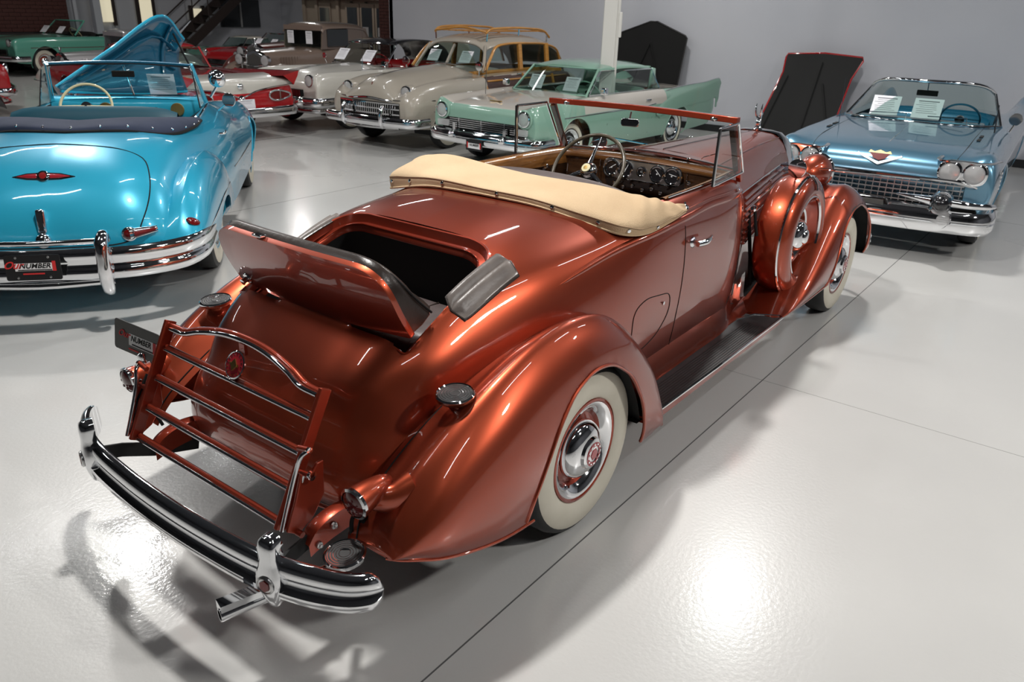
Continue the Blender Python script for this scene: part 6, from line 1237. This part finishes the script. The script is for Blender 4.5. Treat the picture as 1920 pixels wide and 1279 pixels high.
MB().tube([(-.75, .78, .98), (-.79, .76, 1.25)], [.008, .004], 6).tube([(-.70, -.74, .98), (-.72, -.75, 1.2), (-.73, -.76, 1.42)], [.005, .002], 6).obj('antenna', 'chrome', ca)

# ---------------------------------------------------------------- red and white car seen from behind (origin under the rear axle)
rd = thing('finned_car', 'red and white finned car seen from behind, beyond the turquoise bonnet', 'car', (5.014, 9.80, 0), math.radians(85.6), None, .94)
T = [(-1.42, .58, .58, .62, .84, .92, .42), (-1.42, .72, .72, .80, .86, .96, .38), (-1.36, .82, .82, .93, .90, .98, .34), (-1.15, .90, .89, .98, .90, .985, .31), (-.7, .97, .95, .985, .89, .99, .29), (0, 1.0, .98, .99, .88, .99, .28), (.8, 1.0, .98, .99, .88, .98, .28), (1.8, 1.0, .98, .98, .88, .98, .28), (2.6, 1.0, .95, .97, .87, .97, .28), (3.3, .94, .90, .95, .86, .96, .3), (3.9, .86, .84, .90, .84, .92, .34), (4.0, .65, .65, .68, .80, .86, .44)]
RB = split_grid(loft(box_rows(T), 7, 5), 'body', 'red', rd, [(0, .36, .36), (3.05, .36, .40)], [], [rounded([(.75, -.70), (.75, .70), (2.3, .70), (2.3, -.70)], .2, 4)])
wv = [(-.98, .0), (-.60, -.035), (-.28, -.09), (0, -.19), (.28, -.09), (.60, -.035), (.98, .0), (.80, .085), (.3, .09), (-.3, .09), (-.80, .085)]
Gd = [[(-1.43+.02, y, .86+z*.9) for y, z in wv[:7]], [(-1.40, y*.97, .925) for y, z in wv[:7]], [(-1.2, y*.92, .985) for y, z in wv[:7]], [(-.8, y*.86, 1.01) for y, z in wv[:7]]]
MB().grid(cr(np.array(Gd), 3)).obj('white_deck_panel', 'ivory', rd, 50); MB().tube([(-1.435, y, .86+z*.9) for y, z in wv[:7]], .012, 6, n=4).obj('deck_trim', 'chrome', rd)
for s in (-1, 1):
    wheel(rd, (0, s*.82, .36), s, .36, ww=(.20, .31), rim='red'); wheel(rd, (3.05, s*.82, .36), s, .36, ww=(.20, .31), rim='red')
    Gd = []
    for x, z, y in ((.3, 1.0, .93), (-.3, 1.02, .95), (-.9, 1.045, .98), (-1.3, 1.06, 1.02), (-1.50, 1.075, 1.06)): Gd.append([(x, s*(y-.30), z-.07), (x, s*(y-.1), z-.02), (x, s*y, z), (x, s*(y-.03), z-.08), (x+.02, s*.96, z-.22)])
    Gd = cr(np.array(Gd), 4); f = MB().grid(Gd).add(Gd[-1], [(0, 1, 2, 3, 4)]).obj('tail_fin', 'red', rd, 50); MB().tube([tuple(g[2]) for g in Gd], .010, 6).obj('fin_trim', 'chrome', f)
    e = [(-.20*math.cos(a)+0, (.065*math.sin(a))*(1.15-.35*math.cos(a))) for a in np.linspace(0, 2*PI, 24, endpoint=False)]
    t = MB().tube([(-1.45, s*(.70+a*-1.0), .70+b) for a, b in e], .016, 8, True).obj('tail_lamp', 'chrome', rd, 60)
    MB().add([(-1.445, s*(.70-a), .70+b) for a, b in e], [tuple(range(24))]).obj('tail_lens', 'redlens', t); MB().box((-1.455, s*.70, .70), (.01, .012, .12)).obj('lens_bar', 'chrome', t)
MB().lathe([(.045, 0), (.05, .012), (.035, .03), (.02, .035), (0, .045)], (-1.43, 0, .86), (-1, 0, 0), 24).obj('deck_medallion', 'chrome', rd, 60)
MB().lathe([(.06, 0), (.05, .03), (0, .05)], (-1.43, 0, .67), (-1, 0, .5), 16).obj('plate_lamp', 'chrome', rd)
paper(rd, (-1.49, -.05, .59), (0, -1, 0), (.1, 0, 1), .30, .15, 4, 'licence_card')
bumper(rd, [(-x+.0-.46, -y, z) for x, y, z in fpts(1.08, 1.0, .46, .35)], .15, .06, 'rear_bumper')
greenhouse(rd, 'red', (2.30, .66, .99), (1.85, .58, 1.34), (.9, .58, 1.33), (.65, .66, .99), 'chrome')
for s in (-1, 1): MB().tube([(.66, s*.66, .99), (.9, s*.60, 1.33)], .02, 8).obj('rear_pillar', 'red', rd)

def far_car(name, label, loc, rz, paintm, roofm=None, conv=False, papers=True, seatm='dark', k=1., hood_open=False, scale=.95, white_side=False, topm=None):
    """plain fifties car, origin under the front axle, nose +x"""
    r = thing(name, label, 'car', (loc[0], loc[1], 0), math.radians(rz), None, scale)
    T = [(.82, .60, .60, .68, .80, .88, .46), (.82, .74, .74, .82, .82, .92, .40), (.76, .86, .85, .92, .84, .94, .35), (.5, .94, .90, .97, .86, .95, .32), (0, .99, .95, .98, .87, .96, .29), (-.8, 1.03, .98, .98, .87, .96, .28), (-2.2, 1.0, .97, .97, .86, .96, .28), (-3.0, .98, .94, .98, .87, .96, .28), (-3.8, .94, .88, .98, .86, .94, .3), (-4.2, .8, .78, .9, .82, .88, .36), (-4.25, .62, .62, .68, .78, .84, .42)]
    reg = [('hood_paint', 'engine_dark', lambda c: False)]
    if white_side: reg = [('side_panel', 'ivory', lambda c: c[0] < -1.6 and .55 < c[2] < .86 and abs(c[1]) > .85)]
    b = split_grid(loft(box_rows(T), 5, 4), 'body', paintm, r, [(0, .35, .41), (-3.0, .35, .39)], reg, [rounded([(-.95, -.70), (-.95, .70), (-2.7, .70), (-2.7, -.70)], .2, 4)]+([rounded([(.5, -.5), (.5, .5), (-.6, .6), (-.6, -.6)], .1, 3)] if hood_open else []))
    for s in (-1, 1):
        wheel(r, (0, s*.80, .35), s, .35, ww=(.20, .30)); wheel(r, (-3.0, s*.80, .35), s, .35, ww=(.20, .30)); lamp(r, (.82, s*.72, .84), .085)
        MB().tube([tuple(on(b, (x, s*1.5, z), (0, -s, 0))) for x, z in ((.4, .72), (-1.5, .70), (-3.4, .70))], .011, 6, n=4).obj('side_spear', 'chrome', r)
    bumper(r, fpts(.92, .93, .45, .35), .15, .07)
    MB().box((.82, 0, .60), (.05, 1.2, .14)).obj('grille_recess', 'black', r, None)
    for q in range(4): MB().box((.85, 0, .55+.035*q), (.02, 1.2, .012)).obj('grille_bar', 'chrome', r, None)
    MB().box((-1.8, 0, .62), (1.7, 1.3, .4)).obj('cabin_lining', 'dark', r, None); bench(r, -1.95, seatm, 1.25, 1.08)
    if conv:
        Gd = [[(-.92-.42*t-.20*abs(q)**3, q*(.70-.08*t), 1.0+.38*t) for q in np.linspace(-1, 1, 13)] for t in np.linspace(0, 1, 4)]
        MB().grid(np.array(Gd)).obj('windshield', 'glass_tint', r, 60); MB().tube([tuple(Gd[3][q]) for q in range(13)], .02, 8).obj('windshield_frame', paintm if conv == 'painted' else 'chrome', r)
        for e_ in (0, 12): MB().tube([tuple(Gd[i][e_]) for i in range(4)], .022, 8).obj('windshield_post', paintm if conv == 'painted' else 'chrome', r)
        steer(r, (-1.4, .36, 1.02), .2, 'ivory_plastic')
    else: greenhouse(r, roofm or paintm, (-.95, .68, .99), (-1.35, .60, 1.36), (-2.5, .60, 1.35), (-2.85, .66, .98), 'chrome')
    if papers: paper(r, (-1.0, .30, 1.14), (0, 1, 0), (-1.0, 0, 1), .26, .24, 4); paper(r, (-1.0, -.40, 1.14), (0, 1, 0), (-1.0, 0, 1), .26, .24, 4)
    if hood_open:
        Gd = [[(-.62+.55*t*.45, q*(.60-.08*t), 1.03+1.15*t*.62-.05*q*q) for q in np.linspace(-1, 1, 9)] for t in np.linspace(0, 1, 8)]
        MB().grid(np.array(Gd)).obj('raised_bonnet', paintm, r, 60, solid=.02); MB().box((.0, 0, .93), (.7, .5, .25)).obj('engine', 'red', r, bevel=.05); MB().lathe([(.16, 0), (.17, .05), (.1, .09), (0, .1)], (.05, 0, 1.05), (0, 0, 1), 20).obj('air_cleaner', 'chrome', r)
    return r
def old_car(name, label, loc, rz, bodym, fenderm, topm=None, scale=.95, tall=1.72, closed=True, papers=True, disc='chrome'):
    """thirties car: narrow bonnet, upright radiator, separate fenders, boxy cab"""
    r = thing(name, label, 'car', (loc[0], loc[1], 0), math.radians(rz), None, scale)
    R_ = [[(.10, 0, 1.10), (.10, .16, 1.085), (.10, .27, 1.02), (.10, .29, .85), (.10, .30, .5)], [(-.5, 0, 1.13), (-.5, .22, 1.11), (-.5, .36, 1.04), (-.5, .40, .85), (-.5, .40, .5)], [(-1.15, 0, 1.16), (-1.15, .32, 1.14), (-1.15, .52, 1.07), (-1.15, .57, .85), (-1.15, .57, .42)], [(-1.7, 0, 1.16), (-1.7, .4, 1.15), (-1.7, .64, 1.09), (-1.7, .69, .85), (-1.7, .67, .38)], [(-2.6, 0, 1.16), (-2.6, .4, 1.15), (-2.6, .64, 1.08), (-2.6, .69, .85), (-2.6, .67, .38)], [(-3.3, 0, 1.05), (-3.3, .32, 1.03), (-3.3, .52, .95), (-3.3, .60, .75), (-3.3, .58, .40)], [(-3.75, 0, .70), (-3.75, .22, .68), (-3.75, .38, .62), (-3.75, .44, .55), (-3.74, .42, .42)]]
    MB().grid(full_grid(loft(R_, 6, 5))).obj('body', bodym, r, 50)
    for k in range(8): 
        for s in (-1, 1): MB().box((-.25-.07*k, s*.395+s*.01*k*.9-s*.02, .85), (.02, .02, .25)).obj('hood_louvre', bodym, r, None)
    MB().tube([(.10, 0, 1.11), (-.5, 0, 1.14), (-1.15, 0, 1.17)], .006, 6).obj('hood_hinge', 'chrome', r)
    MB().prism(rounded([(-.29, .48), (.29, .48), (.27, 1.02), (0, 1.13), (-.27, 1.02)], .06, 4), .10, (.08, 0, 0), (0, 1, 0), (0, 0, 1)).obj('radiator_shell', 'chrome', r, bevel=.015)
    MB().prism([(-.22, .54), (.22, .54), (.21, .98), (0, 1.05), (-.21, .98)], .01, (.185, 0, 0), (0, 1, 0), (0, 0, 1)).obj('radiator_core', 'plate_grey', r)
    MB().lathe([(.03, 0), (.02, .04), (.04, .06), (.03, .1), (0, .12)], (.12, 0, 1.13), (0, 0, 1), 14).obj('radiator_cap', 'chrome', r)
    T1 = [(.55, .46, .42, .64, .42, .80, .36), (.50, .46, .55, .64, .60, .84, .40), (.35, .46, .70, .66, .76, .86, .44), (.1, .46, .80, .68, .86, .87, .46), (-.2, .48, .78, .68, .82, .87, .44), (-.5, .50, .62, .70, .66, .86, .40), (-.9, .56, .40, .72, .42, .85, .34), (-1.1, .58, .36, .72, .37, .84, .33)]
    T2 = [(-1.9, .60, .36, .74, .37, .84, .33), (-2.1, .60, .50, .74, .53, .86, .38), (-2.4, .60, .72, .74, .76, .87, .46), (-2.8, .60, .84, .74, .88, .87, .50), (-3.2, .58, .78, .73, .82, .87, .46), (-3.5, .54, .60, .70, .62, .85, .38), (-3.7, .50, .40, .68, .42, .82, .34)]
    for s in (-1, 1):
        for T in (T1, T2):
            Gf = loft(fender_rows(T), 6, 5); Gf[:, :, 1] *= s; V = Gf.reshape(-1, 3).copy(); cx = 0 if T is T1 else -2.85
            F, _ = cut(V, grid_faces(*Gf.shape[:2]), (0, 2), [(cx+.40*math.cos(a), .35+.38*math.sin(a)) for a in np.linspace(0, 2*PI, 24, endpoint=False)], lambda c: abs(c[1]) > .72)
            u = sorted(set(i for f in F for i in f)); ix = {q: n for n, q in enumerate(u)}; MB().add([V[i] for i in u], [tuple(ix[i] for i in f) for f in F]).obj('fender', fenderm, r, 60)
            wheel(r, (cx, s*.70, .35), s, .35, ww=(.20, .29), rim=fenderm)
        MB().box((-1.5, s*.76, .34), (.9, .20, .03)).obj('running_board', 'rubber', r, None)
        h = MB().lathe([(0, -.12), (.06, -.10), (.10, -.03), (.11, .05), (.115, .06)], (.20, s*.40, .92), (1, 0, 0), 26, False).obj('headlamp', 'chrome', r, 60); MB().lathe([(.108, .055), (.06, .075), (0, .08)], (.20, s*.40, .92), (1, 0, 0), 22, False).obj('lamp_lens', 'lens', h); MB().tube([(.18, s*.40, .82), (.15, s*.40, .66)], .02, 8).obj('lamp_post', 'chrome', h)
    MB().tube([(.22, -.30, .82), (.24, 0, .79), (.22, .30, .82)], .014, 8, n=4).obj('lamp_bar', 'chrome', r)
    MB().tube([(.45, -.80, .44), (.68, -.5, .44), (.72, 0, .44), (.68, .5, .44), (.45, .80, .44)], .022, 8, n=4).obj('front_bumper', 'chrome', r)
    tm = topm or bodym
    if closed:
        xs = (-1.35, -2.75); Gd = []
        for x, z in ((-1.30, tall-.10), (-1.38, tall-.03), (-1.8, tall), (-2.4, tall-.01), (-2.72, tall-.06), (-2.85, tall-.2), (-2.92, 1.12)): Gd.append([(x, 0, z+.03), (x, .35, z+.015), (x, .54, z-.02), (x, .62, z-.08), (x, .63, z-.10)])
        MB().grid(full_grid(loft(Gd, 5, 4))).obj('roof', tm, r, 60, solid=.03)
        for s in (-1, 1):
            MB().prism([(-1.28, 1.12), (-1.34, tall-.10), (-1.46, tall-.10), (-1.46, 1.12)], .04*s, (0, s*.60, 0), (1, 0, 0), (0, 0, 1)).obj('front_pillar', tm, r)
            MB().prism([(-2.15, 1.12), (-2.15, tall-.10), (-2.80, tall-.10), (-2.9, 1.12)], .04*s, (0, s*.60, 0), (1, 0, 0), (0, 0, 1)).obj('rear_quarter', tm, r)
            MB().prism([(-1.46, 1.12), (-1.46, 1.18), (-2.15, 1.18), (-2.15, 1.12)], .04*s, (0, s*.61, 0), (1, 0, 0), (0, 0, 1)).obj('window_sill', tm, r)
            MB().add([(-1.46, s*.61, 1.15), (-1.46, s*.61, tall-.12), (-2.15, s*.61, tall-.12), (-2.15, s*.61, 1.15)], [(0, 1, 2, 3)]).obj('side_glass', 'darkglass', r)
        MB().box((-1.32, 0, tall-.10), (.06, 1.16, .10)).obj('windshield_header', tm, r, None); MB().add([(-1.28, -.58, 1.15), (-1.28, .58, 1.15), (-1.31, .58, tall-.14), (-1.31, -.58, tall-.14)], [(0, 1, 2, 3)]).obj('windshield', 'glass_tint', r)
    if papers: paper(r, (-1.20, .30, 1.36), (0, 1, 0), (0, 0, 1), .20, .27, 5); paper(r, (-1.20, -.28, 1.36), (0, 1, 0), (0, 0, 1), .20, .27, 5)
    return r
old_car('antique_coupe', 'taupe brown antique coupe with tan canvas top and two sheets in its windshield', (8.2, 12.45), 186, 'brown', 'brown', 'brown', .95, 1.66)
old_car('antique_sedan', 'silver grey antique sedan behind the raised turquoise bonnet', (5.75, 15.66), 177, 'silver', 'ivory', 'silver', .80, 1.66, papers=False)
old_car('antique_car', 'black antique car at the far left edge with shining chrome lamps', (2.4, 12.3), -10, 'black_paint', 'black_paint', 'black_paint', 1.0, 1.75, papers=False)
old_car('antique_car', 'maroon antique car without a roof, beyond the taupe coupe', (9.7, 14.55), 186, 'maroon', 'maroon', 'black_paint', .95, 1.7, closed=False, papers=False)
far_car('convertible_car', 'sea green convertible with a green windshield frame at the far left', (7.46, 21.75), 190, 'green', conv='painted', scale=.97)
far_car('hardtop_car', 'red car with a white roof far back, left of the sea green convertible', (5.0, 21.9), 0, 'red', 'ivory', seatm='red', scale=.9)
far_car('hardtop_car', 'red car at the left edge behind the turquoise windshield', (3.1, 14.3), -14, 'red', 'black_paint', papers=False)
far_car('convertible_car', 'dark red convertible with sheets behind its windshield, beyond the taupe coupe', (10.8, 16.8), 184, 'red', conv=True, seatm='dark', scale=.85)
far_car('hardtop_car', 'pale sea green and cream car left of the taupe coupe roof', (12.15, 20.15), 184, 'green', 'cream', papers=False, scale=.68)

# ---------------------------------------------------------------- bonnets leaning on the back wall
def leaning(name, label, loc, out, m_back, m_edge, lean, rz, ribs):
    r = thing(name, label, 'bonnet', loc, rz); ux, uy = (0, 1, 0), (math.sin(lean), 0, math.cos(lean))
    MB().prism(out, .02, (0, 0, 0), ux, uy).obj('panel', m_back, r, 30)
    MB().tube([tuple(Vector((0, 1, 0))*a+Vector(uy)*b) for a, b in out], .014, 6, True).obj('rolled_edge', m_edge, r)
    for rb in ribs: MB().tube([tuple(Vector((-.02, 0, 0))+Vector((0, 1, 0))*a+Vector(uy)*b) for a, b in rb], .012, 6).obj('stiffening_rib', m_back, r)
    return r
leaning('leaning_bonnet', 'black pointed bonnet standing against the wall behind the mint hardtop', (11.45, 5.25, 0), [(-.62, .0), (.62, 0), (.72, 1.62), (.62, 1.66), (.06, 1.86), (-.08, 1.86), (-.68, 1.64), (-.72, 1.60)], 'black', 'rubber', .12, 0, [[(-.5, .2), (0, 1.5)], [(.5, .2), (0, 1.5)]])
leaning('leaning_bonnet', 'black bonnet with thin red edge leaning on the wall beside the blue convertible', (10.9, 2.0, 0), [(-.42, 0.02), (.78, 0.02), (.82, .15), (.60, 1.25), (.62, 1.50), (.60, 1.56), (-.0, 1.60), (-.60, 1.56), (-.62, 1.50), (-.52, 1.2)], 'dark', 'red', .40, 0, [[(0.05, .1), (0, 1.45)], [(-.45, .15), (-.1, 1.1)], [(.7, .2), (.5, 1.2)]])

# ---------------------------------------------------------------- stairs at the back left
stt = thing('staircase', 'dark brown steel staircase rising behind the parked cars', 'stairs', (12.35, 22.7, 0), math.radians(0))
a = Vector((0, 0, .95)); A0, A1 = Vector((-.35, 0, .12)), Vector((4.1, 0, 3.4)); side_ = Vector((0, 1, 0))
for k in (-.45, .45):
    MB().sweep([tuple(A0+side_*k), tuple(A1+side_*k)], [(-.03, -.14), (.03, -.14), (.03, .14), (-.03, .14)]).obj('stringer', 'stairs', stt, None)
    MB().tube([tuple(A0+side_*k+Vector((0, 0, .95))), tuple(A1+side_*k+Vector((0, 0, .95)))], .022, 8).obj('handrail', 'stairs', stt)
    for q in (0.02, .33, .66, .98): p = A0+(A1-A0)*q+side_*k; MB().tube([tuple(p), tuple(p+Vector((0, 0, .95)))], .018, 6).obj('rail_post', 'stairs', stt)
for k in range(13):
    p = A0+(A1-A0)*((k+.5)/13); MB().box(tuple(p), (.26, .86, .04), None).obj('stair_tread', 'stairs', stt, None)
for (x, y, w_) in ((10.35, 23.3, .22), (9.75, 23.35, .10)):
    c_ = thing('steel_column', 'grey painted steel column left of the staircase' if w_ > .12 else 'thin grey column close beside the thicker one left of the stairs', 'column', (x, y, 0)); MB().box((0, 0, 2.8), (w_, w_, 5.6)).obj('column_shaft', 'wallpaint', c_, None, bevel=.01); MB().box((0, 0, .01), (.25, .25, .02)).obj('base_plate', 'wallpaint', c_, None)
